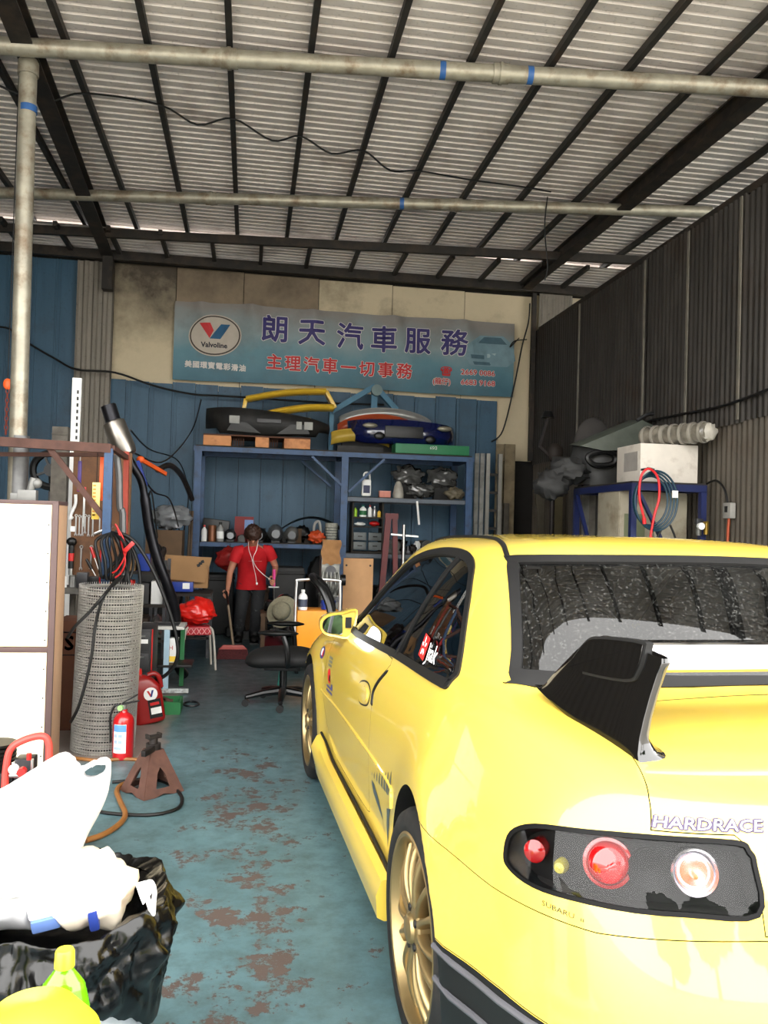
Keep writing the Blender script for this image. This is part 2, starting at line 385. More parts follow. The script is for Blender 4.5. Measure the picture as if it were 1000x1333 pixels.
while x < -2.35:
    x1 = min(x+.305, -2.32); blue_panel(x, x1, 0, 4.82, 11.46).build('panel', BLUE, bwall, smooth=0); x += .305
x = -1.98; k = 0
while x < 3.45:
    blue_panel(x, x+.302, 0, 3.27-.012*(k % 3), 11.44).build('panel', BLUE, bwall, smooth=0); x += .302; k += 1
# grey corrugated corner piece
mb = MB(); n = 60; row = []
for i in range(n+1):
    xx = -2.33+.47*i/n; row.append((xx, 11.36-.022*max(-.6, min(.6, math.sin(2*PI*xx/.125)*1.4))))
mb.add([V((a, b, z)) for a, b in row for z in (0, 4.80)], [[2*i, 2*i+2, 2*i+3, 2*i+1] for i in range(n)]); mb.build('corner_sheet', GREYM, bwall, smooth=40)
# cream boards
def board(x0, x1, z0, z1, y=11.50, m=CREAM, rot=0):
    mb = MB(); mb.box(((x0+x1)/2, y, (z0+z1)/2), (x1-x0-.008, .02, z1-z0-.008)); mb.build('board', m, bwall, smooth=0, bevel=.003)
board(-1.88, -1.07, 3.18, 4.84, 11.485, soot_mat('heavily_smoked_board', (.80, .74, .62), (.17, .13, .105), .40, .76, .9, .27))
bx = [-1.07, -.17, .86, 1.90, 2.95, 3.97]
for i in range(5):
    board(bx[i], bx[i+1], 4.02, 4.84-.01*i, 11.49, CREAM2 if i < 2 else CREAM); board(bx[i]-.02, bx[i+1]-.02, 3.18, 4.03, 11.50)
board(3.46, 4.0, 2.4, 3.2, 11.49); board(3.97, 5.4, 3.6, 4.84, 11.52, soot_mat('pale_far_board', (.85, .80, .70), (.35, .30, .25), .6, .85, 1.5))
mb = MB(); row = []
for i in range(49):
    xx = 4.0+.50*i/48; row.append((xx, 11.30-.012*math.sin(2*PI*xx/.085)))
mb.add([V((a, b, z)) for a, b in row for z in (3.2, 4.86)], [[2*i, 2*i+2, 2*i+3, 2*i+1] for i in range(48)]); mb.build('corner_sheet', GREYM, bwall, smooth=40)
mb = MB(); mb.box((3.93, 11.32, 3.6), (.06, .06, 2.4)); mb.build('corner_post', IRON2, bwall)
# ================================================================ the yellow car
CAR_LOC = V((1.300, 2.257, 0)); CAR_ANG = R(2.604)
WB, HUB = 2.417, 0.315
# car frame: x forward from the rear axle, y to the left, z up
CARM = Matrix.Translation(CAR_LOC) @ Matrix.Rotation(PI/2+CAR_ANG, 4, 'Z')
LO = [(3.27,0),(3.24,.42),(3.06,.72),(2.78,.81),(2.40,.825),(1.95,.81),(1.4,.803),(.9,.800),(.45,.803),(.1,.822),(-.3,.848),(-.64,.80),(-.86,.66),(-.93,.36),(-.95,0)]
GR = [(2.05,0),(2.0,.35),(1.92,.58),(1.80,.685),(1.57,.72),(1.27,.718),(1.0,.72),(.7,.722),(.40,.722),(.12,.715),(-.10,.695),(-.25,.635),(-.32,.48),(-.36,.26),(-.38,0)]
RO = [(1.34,0),(1.31,.27),(1.23,.44),(1.17,.53),(1.02,.555),(.86,.565),(.66,.57),(.52,.57),(.38,.57),(.25,.56),(.13,.54),(.05,.49),(.01,.36),(-.01,.2),(-.02,0)]
def outn(L):
    out = []
    for i in range(len(L)):
        a = L[i-1] if i else (L[1][0], -L[1][1]); b = L[i+1] if i < len(L)-1 else (L[-2][0], -L[-2][1])
        d = V((b[0]-a[0], b[1]-a[1])); d.normalize(); out.append(V((-d.y, d.x)) if False else V((d.y*-1, d.x)))
    return out
def interp(x, T):
    if x <= T[0][0]: return T[0][1]
    for (a, p), (b, q) in zip(T, T[1:]):
        if x <= b: return p+(q-p)*(x-a)/(b-a)
    return T[-1][1]
ZT = [(-.95,.90),(-.8,.93),(-.6,.962),(-.3,.985),(0,.985),(.6,.97),(1.2,.955),(1.8,.945),(2.2,.885),(2.7,.775),(3.1,.70),(3.3,.64)]
def body_net():
    N = outn(LO); K = []
    def Lp(s, ins): x, y = LO[s]; n = N[s]; return V((x-n.x*ins, max(0, y-n.y*ins) if s not in (0, 14) else 0, 0))
    n = len(LO)
    # outward must point away from the middle
    for s in range(n):
        c = V((1.1, 0)); 
        if N[s].dot(V(LO[s])-c) < 0: N[s] = -N[s]
        if s in (0, 14): N[s] = V((1 if s == 0 else -1, 0))
    low = [(.16,.15),(.04,.165),(.005,.27),(0,.42),(-.005,.56),(0,.68),(.012,.79),(.035,.875)]
    for ins, z in low:
        row = []
        for s in range(n):
            p = Lp(s, ins); zt = interp(p.x, ZT); k = min(1, (zt-.1)/.86)
            p.z = z if z < .4 else .4+(z-.4)*max(.45, (zt-.4)/(.97-.4)) if p.x > 1.9 else z
            if s >= 11:                                    # rear: bumper stands out, boot face leans in
                q = {.27:.035,.42:.05,.56:.045,.68:.01,.79:-.015,.875:-.05}.get(z, 0)*(0.5 if s == 11 else 1)
                p.x -= q*abs(N[s].x); p.y -= -q*abs(N[s].y)*0.3 if s < 14 else 0
            row.append(p)
        K.append(row)
    row = []
    for s in range(n):
        p = Lp(s, .07 if s < 11 else .12); p.z = interp(p.x, ZT)-.022; row.append(p)
    K.append(row)
    row = []
    for s in range(n):
        a = Lp(s, .09); g = V((*GR[s], 0)); t = .35
        p = a.lerp(g, t); p.z = interp(p.x, ZT)+.002; row.append(p)
    K.append(row)
    row = []
    for s in range(n):
        a = Lp(s, .09); g = V((*GR[s], 0)); p = a.lerp(g, .85); p.z = interp(p.x, ZT)+.008; row.append(p)
    K.append(row)
    zg = [interp(GR[s][0], ZT) for s in range(n)]
    for t, z0 in ((0.04,.03),(.35,None),(.70,None),(.93,None)):
        row = []
        for s in range(n):
            g = V((*GR[s], 0)); r = V((*RO[s], 0)); p = g.lerp(r, t)
            b = math.sin(PI*min(1, t))*.02; gn = (g-V((.5, 0, 0))).normalized(); p += gn*b
            if s in (0, 14): p.y = 0
            p.z = zg[s]+.01+(1.335-zg[s])*t; row.append(p)
        K.append(row)
    row = []
    for s in range(n): p = V((*RO[s], 1.365)); p = p.lerp(V((.5, 0, 1.365)), .10); row.append(p)
    K.append(row)
    row = []
    for s in range(n): p = V((*RO[s], 1.386)); p = p.lerp(V((.5, 0, 1.386)), .42); row.append(p)
    K.append(row)
    row = []
    for s in range(n): row.append(V((RO[s][0]*.45+.28, 0, 1.393)))
    K.append(row)
    return K
def bs(a, b, c, d, t): return ((1-t)**3*a+(3*t**3-6*t*t+4)*b+(-3*t**3+3*t*t+3*t+1)*c+t**3*d)/6
def mir(p): return V((p.x, -p.y, p.z))
def car_base(nsu=8, nsv=7):
    K = body_net(); nk, ns = len(K), len(K[0])
    # along stations
    rows = []
    for row in K:
        e = [mir(row[1])]+row+[mir(row[-2])]; o = []
        for i in range(ns-1):
            for j in range(nsu): o.append(bs(e[i], e[i+1], e[i+2], e[i+3], j/nsu))
        o.append(bs(e[ns-2], e[ns-1], e[ns], e[ns+1], 1.0)); rows.append(o)
    m = len(rows[0]); cols = []
    for u in range(m):
        c = [r[u] for r in rows]; e = [2*c[0]-c[1]]+c+[mir(c[-2])]; o = []
        for i in range(nk-1):
            for j in range(nsv): o.append(bs(e[i], e[i+1], e[i+2], e[i+3], j/nsv))
        o.append(bs(e[nk-2], e[nk-1], e[nk], e[nk+1], 1.0)); cols.append(o)
    for o in cols:
        o[-1].y = 0
        for p in o:
            if p.y > .5 and p.z < 1.0:
                k = min(1, (p.y-.5)/.2)
                for cx, amp in ((0, .028), (WB, .02)):
                    r = math.hypot(p.x-cx, (p.z-HUB)); p.y += k*amp*math.exp(-((r-.37)/.10)**2)*(max(0, min(1, .6-p.x*1.5)) if cx == 0 else 1)
    return cols
def car_base_mesh():
    cols = car_base(); mb = MB(); m = len(cols); n = len(cols[0])
    for sgn in (1, -1):
        vs = [V((p.x, p.y*sgn, p.z)) for c in cols for p in c]
        mb.add(vs, [[i*n+j, (i+1)*n+j, (i+1)*n+j+1, i*n+j+1] for i in range(m-1) for j in range(n-1)])
    # floor
    ring = [c[0] for c in cols]
    for i in range(m-1):
        a, b = ring[i], ring[i+1]; mb.add([a, b, mir(b), mir(a)], [[0, 1, 2, 3]])
    me = mb.mesh('base', smooth=0, weld=True)
    return me
def boolop(A, B, op):
    bm = bmesh.new(); bm.from_mesh(B)
    if bm.calc_volume(signed=True) < 0: bmesh.ops.reverse_faces(bm, faces=bm.faces); bm.to_mesh(B)
    bm.free()
    a = bpy.data.objects.new('a', A); b = bpy.data.objects.new('b', B); COL.objects.link(a); COL.objects.link(b)
    md = a.modifiers.new('b', 'BOOLEAN'); md.object = b; md.operation = op; md.solver = 'MANIFOLD'
    dg = bpy.context.evaluated_depsgraph_get(); me = bpy.data.meshes.new_from_object(a.evaluated_get(dg))
    bpy.data.objects.remove(a); bpy.data.objects.remove(b)
    return me
def pip(p, poly):
    c = False; j = len(poly)-1
    for i in range(len(poly)):
        a, b = poly[i], poly[j]
        if (a[1] > p[1]) != (b[1] > p[1]) and p[0] < (b[0]-a[0])*(p[1]-a[1])/(b[1]-a[1])+a[0]: c = not c
        j = i
    return c
def inset2(poly, d):
    n = len(poly); A = sum(poly[i][0]*poly[(i+1) % n][1]-poly[(i+1) % n][0]*poly[i][1] for i in range(n)); s = 1 if A > 0 else -1
    out = []
    for i in range(n):
        p0, p1, p2 = V(poly[i-1]), V(poly[i]), V(poly[(i+1) % n])
        a = (p1-p0).normalized(); b = (p2-p1).normalized(); na = V((-a.y, a.x))*s; nb = V((-b.y, b.x))*s
        m = (na+nb); m = m/max(.35, m.length_squared/2) if m.length > 1e-6 else na
        dd = d[i] if isinstance(d, (list, tuple)) else d
        out.append((p1.x+m.x*dd, p1.y+m.y*dd))
    return out
def smooth2(poly, n=4): return [(p.x, p.y) for p in crom([(a, b, 0) for a, b in poly], n, True)]
class Surf:                                                # things laid onto the base body surface
    def __init__(s, me):
        bm = bmesh.new(); bm.from_mesh(me); bmesh.ops.triangulate(bm, faces=bm.faces); bm.normal_update()
        s.t = BVHTree.FromBMesh(bm); s.f = [[v.index for v in f.verts] for f in bm.faces]
        s.co = [v.co.copy() for v in bm.verts]; s.no = [v.normal.copy() for v in bm.verts]; bm.free()
    def normal(s, p):
        q, n, i, d = s.t.find_nearest(p)
        a, b, c = s.f[i]; w_ = geometry.interpolate  if False else None
        A, B, C = s.co[a], s.co[b], s.co[c]; v0, v1, v2 = B-A, C-A, q-A
        d00, d01, d11, d20, d21 = v0.dot(v0), v0.dot(v1), v1.dot(v1), v2.dot(v0), v2.dot(v1); den = d00*d11-d01*d01
        if abs(den) < 1e-16: return n, d
        y = (d11*d20-d01*d21)/den; z = (d00*d21-d01*d20)/den
        return (s.no[a]*(1-y-z)+s.no[b]*y+s.no[c]*z).normalized(), d
    def cast(s, o, D):
        h = s.t.ray_cast(o, D)
        if h[0] is None:
            q, n, i, d = s.t.find_nearest(o+D*1.0); return q, n
        return h[0], s.normal(h[0])[0]
    def put(s, A, B, D, a, b, off=0.0, back=1.6):
        p, n = s.cast(A*a+B*b-D*back, D); return p+n*off
    def patch(s, poly, axes, off=0.0, th=0.0, hole=None, res=0.03, back=1.6):
        A, B, D = axes
        pts = list(poly)+(list(hole) if hole else []); n = len(poly)
        ed = [(i, (i+1) % n) for i in range(n)]
        if hole: m = len(hole); ed += [(n+i, n+(i+1) % m) for i in range(m)]
        xs = [p[0] for p in poly]; ys = [p[1] for p in poly]
        i = min(xs)+res/2
        while i < max(xs):
            j = min(ys)+res/2
            while j < max(ys):
                if pip((i, j), poly) and not (hole and pip((i, j), hole)): pts.append((i, j))
                j += res
            i += res
        r = geometry.delaunay_2d_cdt([V(p) for p in pts], ed, [], 0, 1e-6)
        v2, tri = r[0], r[2]; keep = []
        for f in tri:
            c = sum((v2[k] for k in f), V((0, 0)))/len(f)
            if pip(c, poly) and not (hole and pip(c, hole)): keep.append(list(f))
        hits = [s.cast(A*p.x+B*p.y-D*back, D) for p in v2]
        mb = MB(); top = [p+q*off for p, q in hits]
        if not th: mb.add(top, keep); return mb
        bot = [p+q*(off-th) for p, q in hits]; N = len(v2)
        cnt = {}
        for f in keep:
            for k in range(len(f)):
                e = (f[k], f[(k+1) % len(f)]); cnt[e] = cnt.get(e, 0)+1
        walls = [[a, b, b+N, a+N] for (a, b) in cnt if (b, a) not in cnt]
        mb.add(top+bot, keep+[[k+N for k in reversed(f)] for f in keep]+walls); return mb
    def decal(s, me, O, ax, ay, D, off=0.0012, back=0.6):  # flat mesh (xy) laid on at O
        for v in me.vertices:
            o = V(O)+V(ax)*v.co.x+V(ay)*v.co.y; p, n = s.cast(o-D*back, D); v.co = p+n*(off+v.co.z)
        return me
def fixnormals(me, S):
    me.shade_smooth(); me.set_sharp_from_angle(angle=R(30))
    me.update(); vn = {}
    nors = [V(c.vector) for c in me.corner_normals]; out = []
    cache = {}
    for p in me.polygons:
        for li in p.loop_indices:
            vi = me.loops[li].vertex_index
            if vi not in cache: cache[vi] = S.normal(me.vertices[vi].co)
            n, d = cache[vi]
            out.append(n if d < 4e-4 and p.normal.dot(n) > .8 else nors[li])
    for p in me.polygons:
        c = p.center; q, n, i, d = S.t.find_nearest(c); p.material_index = 1 if d > .0022 and S.normal(c)[0].dot(p.normal) < .75 or d > .02 else 0
    me.normals_split_custom_set(out)
def prism_y(poly, y0, y1):
    mb = MB(); mb.prism([(a, y0, b) for a, b in poly], (0, y1-y0, 0)); return mb
def prism_x(poly, x0, x1):
    mb = MB(); mb.prism([(x0, a, b) for a, b in poly], (x1-x0, 0, 0)); return mb
X_, Y_, Z_ = V((1, 0, 0)), V((0, 1, 0)), V((0, 0, 1))
def glassmat(name, tint, refl=1.0):
    m = bpy.data.materials.new(name); m.use_nodes = True; nt = m.node_tree; nt.nodes.clear(); N = nt.nodes.new; L = nt.links.new
    o = N('ShaderNodeOutputMaterial'); mx = N('ShaderNodeMixShader'); t = N('ShaderNodeBsdfTransparent'); g = N('ShaderNodeBsdfGlossy'); fr = N('ShaderNodeFresnel')
    t.inputs['Color'].default_value = (*tint, 1); g.inputs['Roughness'].default_value = 0.015; fr.inputs['IOR'].default_value = 1.52
    ml = N('ShaderNodeMath'); ml.operation = 'MULTIPLY'; ml.inputs[1].default_value = refl
    geo = N('ShaderNodeNewGeometry'); ir = N('ShaderNodeMath'); ir.operation = 'SUBTRACT'; ir.inputs[0].default_value = 1.0
    L(fr.outputs[0], ml.inputs[0]); L(ml.outputs[0], mx.inputs[0]); L(t.outputs[0], mx.inputs[1]); L(g.outputs[0], mx.inputs[2]); L(mx.outputs[0], o.inputs[0])
    return m
def dustyglass(name, tint):
    m = glassmat(name, tint); nt = m.node_tree; N = nt.nodes.new; L = nt.links.new
    out = [n for n in nt.nodes if n.type == 'OUTPUT_MATERIAL'][0]; mx0 = [n for n in nt.nodes if n.type == 'MIX_SHADER'][0]
    d = N('ShaderNodeBsdfDiffuse'); d.inputs['Color'].default_value = (.55, .55, .52, 1); mx = N('ShaderNodeMixShader')
    tc = N('ShaderNodeTexCoord'); n1 = N('ShaderNodeTexNoise'); n1.inputs['Scale'].default_value = 130; n1.inputs['Detail'].default_value = 3
    n2 = N('ShaderNodeTexNoise'); n2.inputs['Scale'].default_value = 6; n2.inputs['Detail'].default_value = 5
    L(tc.outputs['Object'], n1.inputs['Vector']); L(tc.outputs['Object'], n2.inputs['Vector'])
    r1 = N('ShaderNodeMapRange'); r1.inputs[1].default_value = .55; r1.inputs[2].default_value = .75; r1.inputs[3].default_value = 0; r1.inputs[4].default_value = .16
    r2 = N('ShaderNodeMapRange'); r2.inputs[1].default_value = .3; r2.inputs[2].default_value = .7; r2.inputs[3].default_value = .0; r2.inputs[4].default_value = .012
    L(n1.outputs[0], r1.inputs[0]); L(n2.outputs[0], r2.inputs[0])
    ml = N('ShaderNodeMath'); ml.operation = 'MULTIPLY'; L(r1.outputs[0], ml.inputs[0]); L(n2.outputs[0], ml.inputs[1])
    ad = N('ShaderNodeMath'); ad.operation = 'ADD'; L(ml.outputs[0], ad.inputs[0]); L(r2.outputs[0], ad.inputs[1])
    L(ad.outputs[0], mx.inputs[0]); L(mx0.outputs[0], mx.inputs[1]); L(d.outputs[0], mx.inputs[2]); L(mx.outputs[0], out.inputs[0])
    return m

def build_car():
    PAINT = mat('yellow_car_paint', (.86, .745, .30), rough=.32, var=.015, scale=3, coat=1.0)
    RUB = mat('black_rubber', (.042, .042, .046), rough=.55, var=.2, scale=30)
    BLK = mat('gloss_black_plastic', (.02, .02, .022), rough=.10, var=.1, coat=1.0)
    DARK = mat('dark_trim', (.10, .10, .105), rough=.6, var=.2)
    GOLD = mat('gold_alloy', (.64, .555, .39), rough=.36, metal=.8, var=.06)
    CHR = mat('polished_alloy', (.86, .86, .88), rough=.08, metal=1.0, var=.02)
    TYR = mat('tyre_rubber', (.085, .085, .085), rough=.75, var=.3, scale=25, dirt=(.22, .20, .18), dirtamt=.25, dscale=9)
    SEAT = mat('seat_cloth', (.10, .10, .11), rough=.9, var=.3)
    TINT = glassmat('tinted_glass', (.20, .23, .24), 1.5); RGL = dustyglass('dusty_rear_glass', (.13, .14, .15)); CLEAR = glassmat('clear_lens', (.93, .93, .93), .55); LBK = mat('lamp_black', (.045, .045, .048), rough=.5, var=.2, spec=.15)
    REDL = mat('red_lens', (.55, .02, .035), rough=.08, var=.05, coat=1.0); SILV = mat('lamp_reflector', (.9, .9, .92), rough=.22, metal=1.0, var=.08, scale=40)
    AMB = mat('amber_bulb', (.95, .40, .12), rough=.2, var=.05); BADGE = mat('grey_lettering', (.13, .12, .09), rough=.4, var=.05)
    WHT = mat('white_vinyl', (.93, .93, .93), rough=.45, var=.03); PUR = mat('dark_vinyl_edge', (.24, .19, .30), rough=.5, var=.05); RED = mat('red_vinyl', (.85, .12, .12), rough=.4, var=.04)
    TEAL = mat('slate_vinyl', (.22, .29, .32), rough=.4, var=.05); BLUE = mat('blue_vinyl', (.22, .24, .50), rough=.4, var=.05)
    VAL = mat('valance_black', (.05, .055, .055), rough=.5, var=.2)
    CAV = mat('cavity_black', (.05, .05, .05), rough=.8, var=.2)
    car = thing('car', 'yellow two-door coupe with gold wheels and black and silver rear wing', 'car')
    car.matrix_world = CARM
    base = car_base_mesh(); S = Surf(base)
    # ---- shell
    cav = base.copy(); nn = [v.normal.copy() for v in base.vertices]
    for v, n in zip(cav.vertices, nn): v.co -= n*.038
    bx = MB(); bx.box((.78, 0, .92), (2.28, 1.36, 1.2)); cav = boolop(cav, bx.mesh('b', 0), 'INTERSECT')
    sh = boolop(base, cav, 'DIFFERENCE')
    SEALO = [(1.60,.905),(1.66,.955),(1.60,.995),(1.44,1.085),(1.26,1.185),(1.10,1.265),(.95,1.303),(.80,1.322),(.66,1.330),(.51,1.330),(.37,1.320),(.275,1.295),(.22,1.253),(.15,1.18),(.076,1.082),(.03,1.007),(.0,.978),(-.005,.962),(.058,.953),(.349,.94),(.739,.929),(1.116,.915)]
    SEALO = smooth2(SEALO, 3); SEALI = inset2(SEALO, .024)
    gap = inset2(SEALO, .012)
    cut = prism_y(gap, .40, 1.1); cut.v += [mir(p) for p in prism_y(gap, .40, 1.1).v]; n0 = len(cut.v)//2; cut.f += [[i+n0 for i in f] for f in cut.f]; cut.mi = [0]*len(cut.f)
    RWH = [(.640,1.018),(.618,1.085),(.570,1.25),(.548,1.305),(.520,1.326),(.30,1.334)]
    RWO = smooth2(RWH+[(0,1.338)]+[(-a, b) for a, b in reversed(RWH)]+[(-.60,1.012),(0,1.028),(.60,1.012)], 3)
    WSO = smooth2([(.66,.975),(.56,1.20),(.50,1.30),(.44,1.32),(0,1.335),(-.44,1.32),(-.50,1.30),(-.56,1.20),(-.66,.975),(-.6,.965),(0,.975),(.6,.965)], 3)
    RWC = [(a, max(b, 1.036)) for a, b in inset2(RWO, .014)]; RWI = [(a, max(b, 1.046)) for a, b in inset2(RWO, .019)]
    rw = prism_x(RWC, -.6, .3); ws = prism_x(inset2(WSO, .012), .95, 2.3)
    for c in (cut, rw, ws): sh = boolop(sh, c.mesh('c', 0), 'DIFFERENCE')
    wl = MB()
    for cx, rr in ((0, .366), (WB, .358)):
        for s in (1, -1): wl.cyl((cx, s*.50, HUB+.005), (cx, s*1.2, HUB+.005), rr, n=56)
    sh = boolop(sh, wl.mesh('w', 0), 'DIFFERENCE')
    # ---- cut lines: door, boot lid, bumper, lamp
    def both(mb):
        n0 = len(mb.v); mb.v += [mir(p) for p in mb.v]; mb.f += [[i+n0 for i in reversed(f)] for f in mb.f]; mb.mi = [0]*len(mb.f); return mb
    DP = [(.735,.925),(.80,.84),(.835,.77),(.822,.70),(.805,.55),(.79,.40),(.82,.35),(1.2,.335),(1.62,.34),(1.80,.40),(1.92,.50),(1.98,.60),(1.96,.75),(1.90,.86),(1.80,.905),(1.2,.915)]
    DP = smooth2(DP, 3)
    doorm = boolop(sh, both(prism_y(inset2(DP, .0025), .66, 1.2)).mesh('d', 0), 'INTERSECT')
    sh = boolop(sh, both(prism_y(DP, .66, 1.2)).mesh('d', 0), 'DIFFERENCE')
    BP = [(.432,.703),(.425,.836),(.445,.853),(.588,.853),(.572,.90),(.545,.95),(.535,1.2)]; BP = BP+[(-a, b) for a, b in reversed(BP)]
    bootm = boolop(sh, prism_x(inset2(BP, .002), -1.2, -.372).mesh('b', 0), 'INTERSECT')
    sh = boolop(sh, prism_x(BP, -1.2, -.37).mesh('b', 0), 'DIFFERENCE')
    GP = [(-1.3,.700),(-.91,.698),(-.794,.675),(-.55,.662),(-.268,.658),(-.05,.655),(-.05,.43),(-.42,.462),(-.6,.478),(-1.3,.478)]
    bumpm = boolop(sh, prism_y(inset2(GP, .002), -1.2, 1.2).mesh('g', 0), 'INTERSECT')
    sh = boolop(sh, prism_y(GP, -1.2, 1.2).mesh('g', 0), 'DIFFERENCE')
    GV = [(-1.3,.476),(-.6,.476),(-.42,.460),(-.05,.428),(-.05,.10),(-1.3,.10)]
    valm = boolop(sh, prism_y(inset2(GV, .002), -1.2, 1.2).mesh('g', 0), 'INTERSECT')
    sh = boolop(sh, prism_y(GV, -1.2, 1.2).mesh('g', 0), 'DIFFERENCE')
    ld = V((.88, -.475, 0)).normalized(); la = V((.475, .88, 0)).normalized()
    LPT = [(-.575,.791,.737),(-.59,.785,.785),(-.638,.75,.819),(-.72,.68,.838),(-.792,.597,.847),(-.84,.446,.847),(-.858,.424,.832),(-.866,.418,.81),(-.897,.434,.733),(-.865,.559,.726),(-.772,.698,.716),(-.667,.764,.706),(-.60,.79,.715)]
    LP = smooth2([(V(p).dot(la), p[2]) for p in LPT], 4)
    lamp_mb = MB(); lamp_mb.prism([la*a+Z_*b-ld*1.3 for a, b in inset2(LP, .003)], ld*1.0)
    lm = both(lamp_mb)
    sh2 = boolop(sh, lm.mesh('l', 0), 'DIFFERENCE')
    for me, nm in ((sh2, 'body_shell'), (bumpm, 'rear_bumper'), (valm, 'lower_valance')):
        me.materials.clear(); me.materials.append(VAL if nm == 'lower_valance' else PAINT); me.materials.append(CAV); fixnormals(me, S); link(nm, me, car)
    # split doors left and right, boot lid on its own
    for s, nm in ((1, 'door'), (-1, 'door')):
        bm = bmesh.new(); bm.from_mesh(doorm); bmesh.ops.delete(bm, geom=[v for v in bm.verts if v.co.y*s < 0], context='VERTS')
        me = bpy.data.meshes.new('door'); bm.to_mesh(me); bm.free(); me.materials.clear(); me.materials.append(PAINT); me.materials.append(CAV); fixnormals(me, S)
        dr = link('door', me, car)
        if s == 1: door = dr
    bootm.materials.clear(); bootm.materials.append(PAINT); bootm.materials.append(CAV); fixnormals(bootm, S); boot = link('boot_lid', bootm, car)
    SIDE = (X_, Z_, -Y_); SIDER = (X_, Z_, Y_); REARX = (Y_, Z_, X_); FRONTX = (Y_, Z_, -X_)
    # ---- side windows and seals
    for ax in (SIDE, SIDER):
        S.patch(SEALO, ax, .006, .02, hole=SEALI, res=.05).build('window_seal', RUB, car)
        S.patch(inset2(SEALO, .016), ax, -.004, 0, res=.04).build('side_window', TINT, car)
        S.patch([(.735,.93),(.70,.93),(.44,1.312),(.475,1.318)], ax, .004, .012, res=.03).build('window_divider', RUB, car)
    # ---- rear and front screens
    S.patch(RWO, REARX, .005, .016, hole=RWI, res=.05).build('rear_window_seal', RUB, car)
    S.patch(inset2(RWO, .016), REARX, -.003, 0, res=.05).build('rear_window', RGL, car)
    S.patch(inset2(RWI, .001), REARX, -.0045, 0, hole=inset2(RWI, .012), res=.05).build('window_frit', mat('frit_black', (.03, .03, .03), rough=.4), car)
    S.patch(WSO, FRONTX, .004, .014, hole=inset2(WSO, .03), res=.05, back=3.5).build('windscreen_seal', RUB, car)
    S.patch(inset2(WSO, .016), FRONTX, -.004, 0, res=.06, back=3.5).build('windscreen', TINT, car)
    # black gutter strip running over the roof edge down beside the rear screen
    for s in (1, -1):
        gl = [V((1.15, .475, 1.5)), V((.9, .455, 1.5)), V((.66, .445, 1.5)), V((.45, .462, 1.5)), V((.32, .490, 1.5)), V((.23, .512, 1.5)), V((.17, .528, 1.5)), V((.115, .541, 1.5))]
        pts = []
        for p in crom(gl, 6):
            q, n = S.cast(V((p.x, p.y*s, 1.6)), -Z_); pts.append(q+n*.001)
        MB().tube(crom(pts, 2), .0085, 8).build('roof_gutter', RUB, car)
    # rear window demister band hardware: third brake light and wiper pivot inside
    MB().box((-.27, 0, 1.035), (.05, .30, .035)).build('high_brake_lamp', DARK, car, bevel=.006)
    # ---- cabin
    cab = MB(); cab.box((.75, 0, .36), (2.0, 1.3, .04)); cab.build('cabin_floor', SEAT, car)
    MB().box((-.14, 0, .955), (.36, 1.22, .03)).build('parcel_shelf', SEAT, car)
    for s in (1, -1):
        st = MB()
        def back(u, v, s=s):
            a = 2*PI*u; z = .46+.62*v; wv = .24-.05*v*v; th = .06
            return V((.62-.16*v+th*math.cos(a), s*.33+wv*math.sin(a)*(1-.15*abs(math.cos(a))), z))
        st.grid(back, 20, 8, cu=True); st.ell((.47, s*.33, 1.14), (.05, .13, .09), 14, 8); st.box((.85, s*.33, .47), (.5, .46, .14)); st.ell((.55, s*.33, .9), (.08, .22, .2), 14, 8)
        st.build('front_seat', SEAT, car)
    rs = MB(); rs.box((.06, 0, .72), (.14, 1.2, .44), (0, R(-18), 0)); rs.box((.28, 0, .50), (.42, 1.2, .16)); rs.build('rear_seat', SEAT, car, bevel=.03)
    ds = MB(); ds.box((1.62, 0, .80), (.35, 1.3, .22)); ds.build('dashboard', DARK, car, bevel=.04)
    sw = MB(); sw.tube([(1.36+.05*math.sin(a)*.4, -.33+.18*math.cos(a), .88+.18*math.sin(a)) for a in [2*PI*k/24 for k in range(24)]], .014, 8, True); sw.bar((1.4, -.33, .87), (1.36, -.33, .70), .03); sw.bar((1.37, -.5, .88), (1.37, -.16, .88), .02); sw.build('steering_wheel', DARK, car)
    # ---- tail lamps
    for s in (1, -1):
        D = V((ld.x, ld.y*s, 0)); A = V((la.x*1, la.y*s, 0)); ax = (A, Z_, D)
        root = S.patch(inset2(LP, .004), ax, -.045, 0, res=.03, back=1.6).build('tail_lamp', LBK, car)
        S.patch(LP, ax, .0015, .05, hole=inset2(LP, .008), res=.05, back=1.6).build('lamp_rim', LBK, root)
        S.patch(inset2(LP, .006), ax, -.002, 0, res=.025, back=1.6).build('lamp_cover', CLEAR, root)
        def dome(px3, r, name, m, h, off=-.045):
            q = V((px3[0], px3[1]*s, px3[2])); n, _ = S.normal(q); n = (n+V((-1.2, .5*s, 0))).normalized(); c = q+n*off*.9
            x = n.cross(Z_).normalized(); y = x.cross(n); M = Matrix((x, -y, n)).transposed().to_4x4(); M.translation = c
            mb = MB(); mb.lathe(h(r), 28, M); return mb.build(name, m, root)
        ring = lambda r: [(r*1.0, -.01), (r, .020), (r*.93, .028), (r*.86, .016), (r*.55, .006), (0.0001, .004)]
        dome((-.779, .667, .786), .040, 'stop_reflector', REDL, lambda r: [(r, -.02), (r, .012), (r*.9, .026), (r*.6, .036), (.0001, .040)])
        dome((-.779, .667, .786), .046, 'stop_bezel', REDL, lambda r: [(r, -.02), (r, .010), (r*.86, .012)])
        dome((-.775, .662, .780), .026, 'stop_lens', mat('bright_red_lens', (.80, .03, .05), rough=.05, var=.04, coat=1.0), lambda r: [(r, .02), (r, .038), (r*.7, .044), (.0001, .047)])
